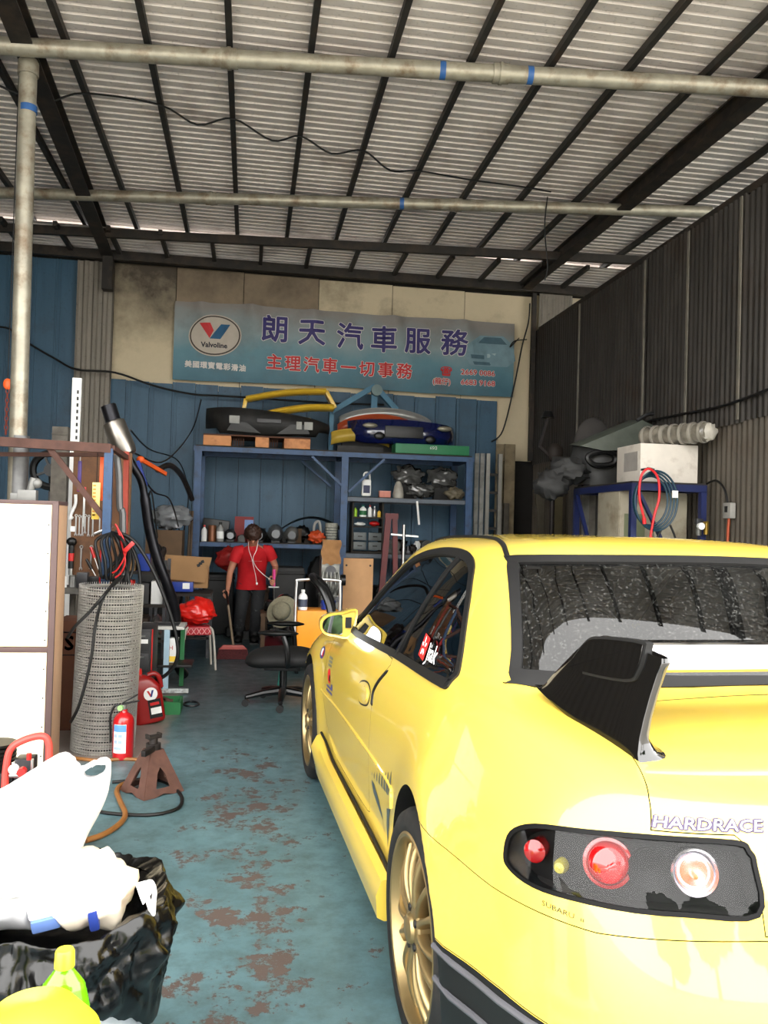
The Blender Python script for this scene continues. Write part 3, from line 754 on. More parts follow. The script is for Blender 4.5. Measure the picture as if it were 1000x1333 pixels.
        dome((-.852, .528, .792), .043, 'reverse_reflector', SILV, lambda r: [(r, -.01), (r, .024), (r*.92, .028), (r*.80, .012), (r*.78, .016), (r*.6, .004), (r*.58, .008), (r*.35, .0), (.0001, -.002)])
        dome((-.852, .528, .786), .006, 'bulb', AMB, lambda r: [(r, .0), (r, .02), (r*.7, .028), (.0001, .03)])
        dome((-.648, .758, .766), .022, 'side_reflector', REDL, lambda r: [(r, -.01), (r, .03), (r*.5, .036), (.0001, .037)])
        dome((-.70, .728, .752), .014, 'side_bulb', mat('olive_bulb', (.55, .52, .12), rough=.2), lambda r: [(r, .0), (r, .02), (r*.7, .03), (.0001, .032)])
        dome((-.82, .60, .785), .040, 'bowl', LBK, lambda r: [(r, .0), (r, .012), (r*.9, .010), (.0001, .0)])
    # ---- door handle, crease, gap rubber
    H = smooth2([(1.085,.78),(.96,.80),(.88,.775),(.885,.735),(.93,.712),(1.05,.70),(1.11,.735)], 4)
    for ax in (SIDE, SIDER):
        h = S.patch(H, ax, .002, .008, hole=inset2(H, .006), res=.03).build('door_handle', DARK, door if ax is SIDE else car)
        S.patch(inset2(H, .007), ax, .004, .01, res=.025).build('handle_flap', PAINT, h)
        S.patch(smooth2([(1.06,.765),(.95,.778),(.91,.755),(.93,.73),(1.04,.722),(1.075,.745)], 3), ax, .0075, .006, res=.025).build('handle_grip', PAINT, h)
        tr = [(x, z) for x, z in ((2.0,.563),(1.6,.566),(1.2,.569),(.8,.571),(.42,.572),(.385,.555),(.38,.51))]
        MB().tube(crom([S.put(*ax, a, b, .000) for a, b in tr], 5), .0065, 8).build('side_crease', PAINT, car)
        tr = [(.728,.885),(.80,.834),(.842,.786),(.830,.738)]
        MB().tube(crom([S.put(*ax, a-.012, b, .0) for a, b in tr], 5), [.003]+[.008]*14+[.003], 8).build('gap_rubber', RUB, car)
    # ---- side skirts: a lip that stands off the sill
    for s in (1, -1):
        sk = MB()
        def skf(u, v):
            x = .36+1.62*u; zt = .285+.05*max(0, (u-.82)/.18)**1.5; zb = .165+.03*max(0, (u-.9)/.1)**2
            c = [(.795, zt-.01), (.815, zt+.012), (.842, zt+.004), (.858+.012*max(0, (u-.85)/.15), (zt+zb)/2+.02), (.852, zb+.012), (.83, zb), (.74, zb)]
            i = min(int(v*(len(c)-1)), len(c)-2); t = v*(len(c)-1)-i
            return V((x, s*(c[i][0]*(1-t)+c[i+1][0]*t), c[i][1]*(1-t)+c[i+1][1]*t))
        sk.grid(skf, 30, 13); sk.add([skf(0, j/12) for j in range(13)], [list(range(13))]); sk.add([skf(1, j/12) for j in range(13)], [list(range(13))])
        sk.build('side_skirt', PAINT, car, smooth=50)
        gp = [S.put(X_, Z_, -Y_*s, .40+1.55*k/16, .300+.06*max(0, k/16-.8)/.2, .006) for k in range(17)]
        MB().tube(gp, .007, 6).build('skirt_gap', RUB, car)
    # ---- ribs on the dark valance behind the rear wheels
    for s in (1, -1):
        for zz in (.435, .36):
            pts = [S.put(X_, Z_, -Y_*s, -.33-.09*k, zz+.006*k, .002) for k in range(6)]
            MB().tube(pts, .0075, 8).build('valance_rib', mat('grey_rib', (.32, .32, .34), rough=.4, var=.1), car)
    # ---- mirrors
    for s in (1, -1):
        o = MB(); out = smooth2([(.715,1.008),(.79,.998),(.85,.988),(.885,.962),(.888,.925),(.868,.897),(.82,.884),(.745,.884)], 4)
        def mf(u, v, s=s, out=out):
            i = int(round(u*len(out))) % len(out); a, b = out[i]; cx, cy = .80, .945
            k = [1.0, 1.02, .95, .70, .0001][int(round(v*4))]; x = [1.615, 1.64, 1.70, 1.745, 1.755][int(round(v*4))]
            return V((x, s*(cx+(a-cx)*k), cy+(b-cy)*k))
        o.grid(mf, len(out), 5, cu=True)
        ino = inset2(out, .009); mir_o = [(s*a, b) for a, b in out]; mir_i = [(s*a, b) for a, b in ino]
        o.add([V((1.615, a, b)) for a, b in mir_o]+[V((1.619, a, b)) for a, b in mir_i], [[i, (i+1) % len(out), len(out)+(i+1) % len(out), len(out)+i] for i in range(len(out))])
        mr = o.build('wing_mirror', PAINT, car, smooth=50)
        gl = smooth2([(.79,.984),(.845,.977),(.873,.956),(.877,.927),(.86,.905),(.81,.897),(.785,.899),(.785,.95)], 3)
        g = MB(); g.prism([(1.6165+.12*(b-.905), s*a, b) for a, b in gl], (.004, 0, 0)); g.build('mirror_glass', mat('mirror_silver', (.92, .94, .95), rough=.02, metal=1.0, var=.0), mr)
        g = MB(); g.prism([(1.629, s*a, b) for a, b in ino], (.02, 0, 0)); g.build('mirror_surround', PAINT, mr)
        g = MB(); g.box((1.619, s*.757, .95), (.006, .028, .05)); g.build('mirror_recess', RUB, mr)
        g = MB(); g.box((1.68, s*.73, .93), (.09, .06, .06)); g.build('mirror_foot', PAINT, mr, bevel=.015)
    # ---- rear wing
    wing = link('rear_wing', None, car)
    za = [S.cast(V((x, .53, 1.6)), -Z_)[0].z for x in (-.25, -.475, -.70)]
    for s in (1, -1):
        st = MB()
        lv = [(-.03,-.285,-.69,.20),(.0,-.305,-.672,.14),(.02,-.325,-.662,.07),(.05,-.345,-.660,.034),(.09,-.375,-.664,.028),(.14,-.415,-.672,.027),(.185,-.455,-.682,.027),(.208,-.50,-.69,.026),(.218,-.55,-.688,.018)]
        n = 32
        def sf(u, v, s=s):
            j = v*(len(lv)-1); i = min(int(j), len(lv)-2); t = j-i; q = [lv[i][k]*(1-t)+lv[i+1][k]*t for k in range(4)]
            dz, xf, xr, th = q; a = 2*PI*u; c, sn = math.cos(a), math.sin(a)
            ca = math.copysign(abs(c)**.55, c); sa = math.copysign(abs(sn)**.55, sn)
            xm, hx = (xf+xr)/2, (xf-xr)/2; x = xm+hx*ca
            yo = .607-.19*(-.31-x)-.14*max(0, dz)        # outer face leans in, runs in towards the rear
            flare = th*(.35+.65*max(0, min(1, (-.30-x)/.36)))
            y = yo-(flare if sa < 0 else 0)*abs(sa) + (.006*sa if sa > 0 else 0)
            q_ = (min(-.25, max(-.70, x))+.475)/.225; zb = za[1]+(za[0]-za[2])/2*q_+((za[0]+za[2])/2-za[1])*q_*q_-.004
            return V((x, s*y, zb+dz*(1-.12*(x+.5)) if dz > 0 else zb+dz*.15))
        st.grid(sf, n, 25, cu=True); st.add([sf(k/n, 1) for k in range(n)], [list(range(n))]); st.build('wing_stand', BLK, wing, smooth=45)
        # raised cover on the outer face
        q = smooth2([(-.405,1.095),(-.45,1.155),(-.50,1.172),(-.63,1.180),(-.645,1.165),(-.635,1.115),(-.60,1.090),(-.43,1.082)], 4)
        def yo(x, z): return .607-.19*(-.31-x)-.14*max(0, z-.975)
        for qq, o_, nm, mm in ((q, .006, 'cover_edge', RUB), (inset2(q, .006), .010, 'stand_cover', BLK)):
            mb = MB(); nq = len(qq); mb.add([V((a, s*(yo(a, b)+o_), b)) for a, b in qq]+[V((a, s*(yo(a, b)-.01), b)) for a, b in qq], [list(range(nq))]+[[i, (i+1) % nq, nq+(i+1) % nq, nq+i] for i in range(nq)])
            mb.build(nm, mm, wing, smooth=0)
    # blades of polished alloy, two stepped planes
    prof = [(-.430,1.146),(-.44,1.158),(-.50,1.166),(-.560,1.168),(-.566,1.164),(-.566,1.150),(-.553,1.143),(-.553,1.137),(-.575,1.133),(-.580,1.128),(-.580,1.113),(-.572,1.106),(-.560,1.104),(-.48,1.118),(-.435,1.132)]
    mb = MB(); mb.prism([(a, -.535, b-.002) for a, b in prof], (0, 1.07, 0)); mb.build('wing_blade', CHR, wing, smooth=30)
    # ---- lettering and stickers
    def lay(nm, body, size, P3, ax, ay, D, m, sx=1.0, shear=0.0, bold=0.0, align='LEFT', off=.0012, parent=car):
        me = text_mesh(body, size, 0, shear, bold, align, sx)
        bm = bmesh.new(); bm.from_mesh(me); bmesh.ops.triangulate(bm, faces=bm.faces); bm.to_mesh(me); bm.free()
        S.decal(me, P3, ax, ay, D, off); me.materials.clear(); me.materials.append(m); return link(nm, me, parent)
    lay('boot_lettering_edge', 'HARDRACE', .024, (-.79, .585, .8665), -Y_, Z_, X_, PUR, 1.55, .35, .0022, parent=boot)
    lay('boot_lettering', 'HARDRACE', .024, (-.79, .585, .8665), -Y_, Z_, X_, WHT, 1.55, .35, 0, off=.0022, parent=boot)
    lay('bumper_lettering', 'SUBARU  ıı', .013, (-.695, .757, .688), V((-.8, -.6, 0)).normalized(), Z_, V((.8, -.6, 0)).normalized(), BADGE, 1.5)
    RQ = [(.445,.985),(.425,1.058),(.36,1.048),(.375,.975)]
    S.patch(RQ, SIDE, .001, .0, res=.03).build('window_sticker', RED, car)
    for k in range(5):
        a = 2*PI*k/5+.3; c = (.402+.017*math.cos(a), 1.018+.021*math.sin(a)); t = []
        for j in range(8):
            b = 2*PI*j/8; t.append((c[0]+.010*math.cos(b)*math.cos(a)-.006*math.sin(b)*math.sin(a), c[1]+.012*math.cos(b)*math.sin(a)+.006*math.sin(b)*math.cos(a)))
        S.patch(t, SIDE, .002, 0, res=.05).build('sticker_petal', WHT, car)
    lay('window_lettering', 'Jiak', .075, (.355, .72, 1.008), -X_, V((.06, 0, 1)), -Y_, WHT, 1.0, .12, .0012, off=.0006)
    # fern emblem ahead of the rear wheel
    for k in range(8):
        x = .735-.046*k; z = .505+.004*k; h_ = .018+.0105*k; wd = .004+.0022*k
        t = [(x-wd, z), (x-wd*.9, z+h_*.5), (x-.002-wd, z+h_), (x+wd*.7, z+h_*.5), (x+wd, z+.004)]
        S.patch(t, SIDE, .0012, 0, res=.03).build('fern_leaf', TEAL, car)
    S.patch([(.455,.485),(.40,.50),(.42,.44),(.448,.36),(.46,.43)], SIDE, .0012, 0, res=.03).build('fern_leaf', TEAL, car)
    S.patch([(.735,.492),(.70,.492),(.60,.462),(.54,.432),(.53,.420),(.60,.432),(.70,.455),(.73,.475)], SIDE, .0012, 0, res=.03).build('fern_band', TEAL, car)
    # small sponsor badges on wing and door
    def disc(cx, cz, rx, rz, m, off=.0012, nm='sponsor_sticker'):
        S.patch([(cx+rx*math.cos(2*PI*k/16), cz+rz*math.sin(2*PI*k/16)) for k in range(16)], SIDE, off, 0, res=.04).build(nm, m, car)
    disc(2.12,.735,.055,.032, BLUE); disc(2.125,.738,.03,.018, WHT, .002); disc(2.10,.733,.014,.02, RED, .0026)
    GREY = mat('grey_vinyl', (.45, .45, .38), rough=.5, var=.2)
    for k in range(3): S.patch([(1.90,.752-.018*k),(1.80,.757-.018*k),(1.80,.745-.018*k),(1.90,.740-.018*k)], SIDE, .0012, 0, res=.04).build('sponsor_sticker', GREY, car)
    S.patch(smooth2([(1.875,.69),(1.83,.695),(1.80,.67),(1.79,.64),(1.82,.632),(1.87,.65)], 3), SIDE, .0012, 0, res=.03).build('sponsor_sticker', RED, car)
    S.patch([(1.83,.672),(1.80,.668),(1.795,.645),(1.825,.64)], SIDE, .002, 0, res=.03).build('sponsor_sticker', DARK, car)
    for k in range(2): S.patch([(1.88,.618-.02*k),(1.71,.622-.02*k),(1.71,.612-.02*k),(1.88,.608-.02*k)], SIDE, .0012, 0, res=.04).build('sponsor_sticker', BLUE, car)
    disc(1.735,.628,.022,.014, BLUE)
    # front lamps (seen only from the far side)
    for s in (1, -1):
        mb = MB(); mb.ell((3.02, s*.55, .64), (.16, .18, .07), 16, 10); mb.build('head_lamp', SILV, car)
    # ---- wheels
    R0, RT_ = .245, .313
    def wheel_meshes():
        ty = MB(); W = .225
        ty.lathe([(R0-.006,.000),(R0+.004,.008),(R0+.02,.012),(RT_-.028,.010),(RT_-.012,.002),(RT_-.003,-.016),(RT_,-.04),(RT_,-W+.04),(RT_-.004,-W+.016),(RT_-.02,-W),(R0,-W)], 64, cap=False)
        tyre = ty.mesh('tyre', 40)
        rm = MB(); rm.lathe([(R0+.003,-.004),(R0+.002,.006),(R0-.005,.009),(R0-.012,.006),(R0-.017,-.004),(R0-.022,-.03),(R0-.032,-.06),(R0-.034,-.19),(R0-.01,-.215)], 64, cap=False)
        rim = rm.mesh('rim', 40)
        sp = MB()
        def spf(u, v):
            r = .058+(R0-.022-.058)*v; a = 2*PI*u; wd = .0115*(1.15-.45*math.sin(PI*min(1, v*1.15)))+.012*max(0, (v-.82)/.18)**1.6; dp = .020-.004*v
            z = -.010-.018*v+.030*math.sin(PI*(v*.92+.04))*.5
            return V((r, wd*math.copysign(abs(math.cos(a))**.6, math.cos(a)), z-dp*.5+dp*math.copysign(abs(math.sin(a))**.7, math.sin(a))))
        sp.grid(spf, 12, 12, cu=True); spoke = sp.mesh('spoke', 60)
        hb = MB(); hb.lathe([(.070,-.05),(.070,-.006),(.064,.0),(.040,.003),(.036,.012),(.028,.016),(.0001,.018)], 40); hub = hb.mesh('hub', 30)
        nu = MB(); nu.cyl((.052, 0, -.006), (.052, 0, .006), .0115, .010, 6); nut = nu.mesh('lug_nut', 30)
        dk = MB(); dk.cyl((0, 0, -.13), (0, 0, -.10), .150, n=40); disc_ = dk.mesh('brake_disc', 30)
        cb = MB(); cb.lathe([(.001,-.19),(R0-.03,-.19),(R0-.03,-.185),(.001,-.185)], 40); back = cb.mesh('wheel_back', 30)
        return [('tyre', tyre, TYR, 1), ('rim', rim, GOLD, 1), ('spoke', spoke, GOLD, 14), ('hub', hub, GOLD, 1), ('lug_nut', nut, DARK, 5), ('brake_disc', disc_, mat('brake_steel', (.30, .28, .27), rough=.4, metal=.9), 1), ('wheel_back', back, RUB, 1)]
    WM = wheel_meshes()
    for nm, me, m, c in WM: me.materials.append(m)
    for cx in (0, WB):
        for s in (1, -1):
            wh = link('wheel', None, car); wh.location = (cx, s*.832, HUB)
            wh.rotation_euler = (R(-90), 0, 0) if s == 1 else (R(90), 0, 0)
            for nm, me, m, c in WM:
                for k in range(c):
                    a = 2*PI*k/c
                    if nm == 'spoke': a = 2*PI*(k//2)/7+(.20 if k % 2 else -.20)+.3
                    o = link(nm, me, wh); o.rotation_euler = (0, 0, a)
    return car, S
def both_copy(mb): return mb.mesh('x', 0)
CAR, CARS = build_car()
# ================================================================ things on the left and in front
STEEL = mat('bright_steel', (.72, .72, .71), rough=.28, metal=.9, var=.12, scale=20)
DSTEEL = mat('dark_steel', (.30, .30, .31), rough=.42, metal=.8, var=.2, scale=14)
BLACKP = mat('black_plastic', (.04, .04, .042), rough=.42, var=.2)
REDP = mat('red_paint', (.72, .10, .09), rough=.38, var=.1, coat=.3)
WHITEP = mat('white_plastic', (.90, .90, .89), rough=.45, var=.03)
CARD = mat('cardboard', (.60, .46, .31), rough=.85, var=.08, scale=6, dirt=(.40, .30, .20), dirtamt=.15)
PLY = mat('plywood', (.72, .55, .38), rough=.7, var=.12, scale=5)
RUST = mat('rusty_brown_iron', (.34, .225, .19), rough=.7, var=.25, scale=18, dirt=(.25, .15, .11), dirtamt=.4, dscale=9)
BLUEP = mat('blue_frame_paint', (.19, .30, .44), rough=.5, var=.12, scale=10, dirt=(.16, .18, .22), dirtamt=.3, dscale=8)
GREYW = mat('grey_weathered_wood', (.42, .40, .37), rough=.85, var=.25, scale=14)
ORANGE = mat('orange_paint', (.88, .36, .14), rough=.45, var=.1)
# ---- large boarded partition
X1 = at(75, 700, 4.85).x; X0 = X1-1.25; ZT_ = at(75, 653, 4.85).z
cb = thing('board_cabinet', 'tall cream-fronted board cabinet with dark brown edging', 'cabinet', (X1-.6, 4.97, 0))
cx = -.625+.6
BEIGE = mat('beige_laminate', (.74, .60, .48), rough=.5, var=.04, scale=30); BRN = mat('dark_brown_edging', (.34, .26, .25), rough=.5, var=.06)
CRM = mat('cream_board', (.95, .89, .76), rough=.55, var=.05, scale=2)
MB().box((-.025, .005, ZT_/2), (1.244, .24, ZT_-.01)).build('body', BEIGE, cb, bevel=.003)
MB().box((-.025, 0, ZT_-.008), (1.25, .25, .022)).build('top_edging', BRN, cb, bevel=.002)
MB().box((.585, -.118, ZT_/2), (.032, .022, ZT_-.02)).build('side_edging', BRN, cb, bevel=.002)
MB().box((-.634, -.118, ZT_/2), (.032, .022, ZT_-.02)).build('side_edging', BRN, cb, bevel=.002)
zm = at(60, 846, 4.85).z
MB().box((-.025, -.118, zm), (1.19, .022, .028)).build('middle_edging', BRN, cb, bevel=.002)
MB().box((-.025, -.121, (zm+ZT_)/2), (1.18, .012, ZT_-zm-.04)).build('upper_panel', CRM, cb)
MB().box((-.025, -.121, zm/2), (1.18, .012, zm-.03)).build('lower_panel', CRM, cb)
for k in range(9):
    z = .08+.16*k
    MB().cyl((.553, -.131, z), (.553, -.126, z), .0045, n=8).build('nail', DSTEEL, cb)
# ---- roll of welded wire mesh
rx, ry = -.845, 5.31
wr = thing('wire_mesh_roll', 'upright roll of welded steel wire mesh', 'wire mesh', (rx, ry, 0), rot=(R(1.0), R(1.4), 0))
WIRE = mat('galvanised_wire', (.74, .73, .71), rough=.3, metal=.65, var=.12, scale=30)
def rings(r, n, z0, dz, wr_=.0032, seg=44):
    mb = MB()
    for k in range(n): mb.tube([(r*math.cos(2*PI*i/seg), r*math.sin(2*PI*i/seg), z0+dz*k) for i in range(seg)], wr_, 4, True)
    return mb
o = rings(.186, 62, .008, .0160).build('outer_wire_hoops', WIRE, wr, smooth=80); o['kind'] = 'stuff'
mb = MB()
for k in range(76): a = 2*PI*k/76; mb.cyl((.1885*math.cos(a), .1885*math.sin(a), 0), (.1885*math.cos(a), .1885*math.sin(a), 1.0), .0021, n=4)
o = mb.build('outer_upright_wires', WIRE, wr, smooth=80); o['kind'] = 'stuff'
for r in (.172, .158, .144):
    o = rings(r, 40, .012, .0248, .0035, 28).build('inner_wire_hoops', WIRE, wr, smooth=80); o['kind'] = 'stuff'
mb = MB(); mb.lathe([(.135, 0.004), (.135, .97), (.13, .97), (.13, .004)], 28); mb.build('core_layer', DSTEEL, wr)
# ---- fire extinguisher
p = fl(158, 988)
fe = thing('fire_extinguisher', 'small red fire extinguisher with a blue and white label beside the mesh roll', 'fire extinguisher', (p.x+.005, p.y+.01, 0), R(8))
EXT = mat('extinguisher_red', (.66, .06, .09), rough=.3, var=.04, coat=.6)
MB().lathe([(.0001, .0), (.052, .0), (.058, .006), (.0595, .02), (.0595, .215), (.056, .235), (.045, .255), (.026, .268), (.020, .275), (.020, .29)], 28).build('cylinder', EXT, fe, smooth=50)
mb = MB(); mb.grid(lambda u, v: V((.0605*math.cos(R(-150)+R(75)*u), .0605*math.sin(R(-150)+R(75)*u), .045+.165*v)), 10, 4); lb = mb.build('label', WHITEP, fe)
mb = MB(); mb.grid(lambda u, v: V((.0609*math.cos(R(-149)+R(73)*u), .0609*math.sin(R(-149)+R(73)*u), .168+.040*v)), 10, 3); mb.build('label_band', mat('label_blue', (.35, .55, .75), rough=.5), lb)
for k, (a0, z0, w_, h_) in enumerate(((-145, .135, 22, .02), (-118, .135, 22, .02), (-145, .10, 22, .02), (-118, .10, 22, .02), (-145, .065, 45, .015))):
    mb = MB(); mb.grid(lambda u, v: V((.0609*math.cos(R(a0+w_*u)), .0609*math.sin(R(a0+w_*u)), z0+h_*v)), 6, 2); mb.build('label_box', mat('label_pale', (.60, .68, .80), rough=.5), lb)
MB().cyl((0, 0, .285), (0, 0, .315), .017, n=14).build('valve', STEEL, fe)
mb = MB(); mb.bar((-.01, 0, .318), (.085, 0, .335), .018, .008); mb.bar((-.01, 0, .325), (.075, 0, .372), .018, .006); mb.build('lever', BLACKP, fe, bevel=.002)
MB().cyl((-.018, -.012, .30), (-.024, -.028, .30), .016, n=16).build('gauge', mat('gauge_green', (.55, .75, .45), rough=.4), fe)
MB().tube(crom([(-.01, 0, .30), (-.05, .01, .31), (-.075, .01, .25), (-.072, .01, .16), (-.07, .01, .10)], 5), .007, 8).build('hose', BLACKP, fe)
# ---- red oil jug, leaning
p = fl(196, 944)
oj = thing('oil_jug', 'large red oil jug with round white V label leaning against the dark tool chest', 'oil jug', (p.x-.015, p.y+.07, .012), rot=(R(4), R(-10), R(12)))
JUG = mat('red_jug_plastic', (.52, .06, .05), rough=.33, var=.05)
def jug(u, v):
    P = [(.0, .0), (.10, .0), (.108, .012), (.110, .10), (.108, .20), (.100, .25), (.078, .30), (.045, .325), (.030, .332), (.030, .345), (.0, .345)]
    j = v*(len(P)-1); i = min(int(j), len(P)-2); t = j-i; r = P[i][0]*(1-t)+P[i+1][0]*t; z = P[i][1]*(1-t)+P[i+1][1]*t
    a = 2*PI*u; ex = .55; c, s_ = math.cos(a), math.sin(a); off = -.035*max(0, (z-.24)/.1) if z > .24 else 0
    return V((off+r*math.copysign(abs(c)**ex, c), .62*r*math.copysign(abs(s_)**ex, s_), z))
mb = MB(); mb.grid(jug, 36, 34, cu=True); mb.build('body', JUG, oj, smooth=60)
MB().lathe([(.0001, .378), (.031, .378), (.033, .372), (.033, .342), (.03, .34)], 22, Matrix.Translation((-.035, 0, 0))).build('cap', REDP, oj)
MB().tube(crom([(.03, 0, .322), (.075, 0, .325), (.104, 0, .29), (.108, 0, .22)], 5), .017, 10).build('handle', JUG, oj)
mb = MB(); mb.prism([(.028+.046*math.cos(2*PI*k/24), -.0685, .205+.046*math.sin(2*PI*k/24)) for k in range(24)], (0, .004, 0)); lb = mb.build('round_label', WHITEP, oj)
mb = MB(); mb.prism([(.028+a, -.0695, .205+b) for a, b in ((-.024, .026), (-.010, .026), (.002, -.004), (-.004, -.02))], (0, .003, 0)); mb.build('emblem_stroke', REDP, lb)
mb = MB(); mb.prism([(.028+a, -.0695, .205+b) for a, b in ((.024, .026), (.010, .026), (-.006, -.02), (.006, -.02))], (0, .003, 0)); mb.build('emblem_stroke', mat('emblem_blue', (.10, .18, .42), rough=.4), lb)
mb = MB(); mb.box((.045, -.068, .10), (.085, .004, .13)); lb2 = mb.build('lower_label', BLACKP, oj)
MB().box((.05, -.0695, .085), (.07, .003, .045)).build('label_patch', WHITEP, lb2); MB().box((.045, -.0695, .135), (.06, .003, .02)).build('label_patch', REDP, lb2)
# ---- jack stand
p = fl(196, 1034)
js = thing('jack_stand', 'rust-brown four-legged jack stand standing on the teal floor', 'jack stand', (p.x, p.y+.06, 0), R(38))
def plate_side(k):
    c, s_ = math.cos(k*PI/2), math.sin(k*PI/2); M = Matrix.Rotation(k*PI/2, 4, 'Z'); mb = MB()
    b, t, h = .115, .036, .215
    def q(u, z): w_ = b+(t-b)*z/h; return M @ V((u*w_, -w_, z))
    hole = [(.0, .135), (.28, .105), (.40, .04), (.28, .038), (-.28, .038), (-.40, .04), (-.28, .105)]
    outer = [(-1, 0), (-.45, 0), (0, .012), (.45, 0), (1, 0), (1, h), (0, h), (-1, h)]
    hole = [(a, z) for a, z in hole]
    pts = outer+hole; n = len(outer); ed = [(i, (i+1) % n) for i in range(n)]+[(n+i, n+(i+1) % len(hole)) for i in range(len(hole))]
    r = geometry.delaunay_2d_cdt([V(x) for x in pts], ed, [], 0, 1e-6); tri = []
    for f in r[2]:
        c_ = sum((r[0][i] for i in f), V((0, 0)))/len(f)
        if pip(c_, outer) and not pip(c_, hole): tri.append(list(f))
    v3 = [q(x.x, x.y) for x in r[0]]; N = len(v3); nn = M @ V((0, -1, .3)); nn = nn.to_3d().normalized()*.004
    cnt = {}
    for f in tri:
        for i in range(len(f)): cnt[(f[i], f[(i+1) % len(f)])] = 1
    mb.add([v+nn for v in v3]+[v-nn for v in v3], tri+[[i+N for i in reversed(f)] for f in tri]+[[a, b_, b_+N, a+N] for (a, b_) in cnt if (b_, a) not in cnt])
    return mb
for k in range(4): plate_side(k).build('side_plate', RUST, js, smooth=0)
DRUST = mat('dark_greasy_iron', (.17, .15, .145), rough=.55, metal=.4, var=.3, scale=20)
MB().cyl((0, 0, .19), (0, 0, .245), .038, n=16).build('collar', DRUST, js)
mb = MB(); mb.cyl((0, 0, .21), (0, 0, .272), .022, n=14); mb.box((0, 0, .278), (.075, .04, .016)); mb.box((-.034, 0, .288), (.01, .04, .014)); mb.box((.034, 0, .288), (.01, .04, .014)); mb.build('saddle', DRUST, js, bevel=.003)
mb = MB(); mb.bar((-.02, -.03, .228), (-.105, -.075, .222), .026, .030); mb.build('ratchet_handle', DRUST, js, bevel=.004)
# ---- hoses on the floor
BRNH = mat('orange_brown_hose', (.52, .34, .16), rough=.5, var=.15)
def hose(name, pix, r, m, label, z=None, n=7):
    pts = [fl(a, b, r) for a, b in pix]; mb = MB(); mb.tube(crom(pts, n), r, 8)
    return solo(name, mb, m, label, 'hose')
hose('air_hose', [(92, 986), (128, 990), (160, 988), (186, 990), (196, 996)], .010, BRNH, 'brown hose end lying below the fire extinguisher')
hose('air_hose', [(112, 1094), (135, 1086), (155, 1073), (163, 1060), (156, 1042), (152, 1030), (158, 1022), (170, 1018)], .013, BRNH, 'orange-brown rubber hose curving across floor left of the jack stand')
hose('cable', [(146, 1018), (160, 1017), (176, 1015), (200, 1014), (222, 1022), (236, 1036), (234, 1050), (215, 1058), (190, 1061), (160, 1060), (138, 1058), (124, 1055)], .0085, CABLE, 'black cable looped on the floor around the jack stand')
hose('rubber_tube', [(140, 1120), (160, 1117), (182, 1121), (195, 1130), (207, 1140)], .009, CABLE, 'short black rubber tube lying behind the bin bag, upper strand')
hose('rubber_tube', [(150, 1126), (170, 1124), (188, 1130), (192, 1140), (186, 1150)], .009, CABLE, 'short black rubber tube lying behind the bin bag, lower strand')
hose('cable_ring', [(240, 915), (248, 913), (256, 914), (259, 917), (253, 919), (244, 919), (239, 917), (240, 915)], .008, BLACKP, 'small black cable ring on the floor beside the green tray')
# ---- bin with a black liner
bc = V((at(72, 1200, 2.06).x, 2.06, 0))
GREYB = mat('pale_grey_plastic', (.72, .74, .76), rough=.45, var=.04)
bn = thing('waste_bin', 'pale grey plastic bin lined with a black bag by the jack stand', 'bin', bc)
MB().lathe([(.0001, .0), (.185, .0), (.192, .01), (.235, .46), (.243, .47), (.243, .48), (.228, .48), (.18, .02), (.0001, .02)], 36).build('tub', GREYB, bn)
LINER = mat('black_bin_liner', (.016, .016, .018), rough=.27, var=.3, bump=.12, scale=40)
def liner(u, v):
    a = 2*PI*u; d = V((math.cos(a), math.sin(a), 0))
    j = v*5; P = [(.246, .30-.10*noise.noise(V((math.cos(a)*1.3, math.sin(a)*1.3, 4)))), (.268, .38), (.272, .46), (.258, .525), (.222, .50), (.18, .40)]
    i = min(int(j), 4); t = j-i; r = P[i][0]*(1-t)+P[i+1][0]*t; z = P[i][1]*(1-t)+P[i+1][1]*t
    q = V((d.x*3.2, d.y*3.2, z*9)); rg = abs(noise.noise(q+V((3, 1, 2))))-.25
    q2 = V((d.x*7, d.y*7, z*16+a)); r2 = abs(noise.noise(q2))-.25
    k = math.sin(PI*min(1, v*1.3)) if v < .77 else .6
    q3 = V((d.x*15, d.y*15, z*34)); r3 = abs(noise.noise(q3))-.25
    r += .055*rg*k+.030*r2*k+.012*r3*k; z += .03*noise.noise(V((d.x*2, d.y*2, 9)))+.014*r2
    return V((d.x*r, d.y*r, z))
mb = MB(); mb.grid(liner, 200, 70, cu=True); mb.build('bin_liner', LINER, bn, smooth=80)
mb = MB(); mb.lathe([(.0001, .40), (.10, .41), (.20, .43)], 24); mb.build('liner_floor', LINER, bn)
mb = MB(); tp = [at(196, 1148, 1.98), at(188, 1156, 1.93), at(194, 1175, 1.92), at(199, 1190, 1.93), at(200, 1176, 1.95), at(201, 1160, 1.97)]
mb.tube(crom([q-bc for q in tp], 4, True), .006, 6, True); mb.add([at(x, y, Y)-bc for x, y, Y in ((176, 1150, 1.94), (190, 1146, 1.93), (199, 1160, 1.93), (192, 1172, 1.93), (186, 1178, 1.925), (181, 1165, 1.93))], [[0, 1, 2, 3, 4, 5]]); mb.build('tie_strip', WHITEP, bn)
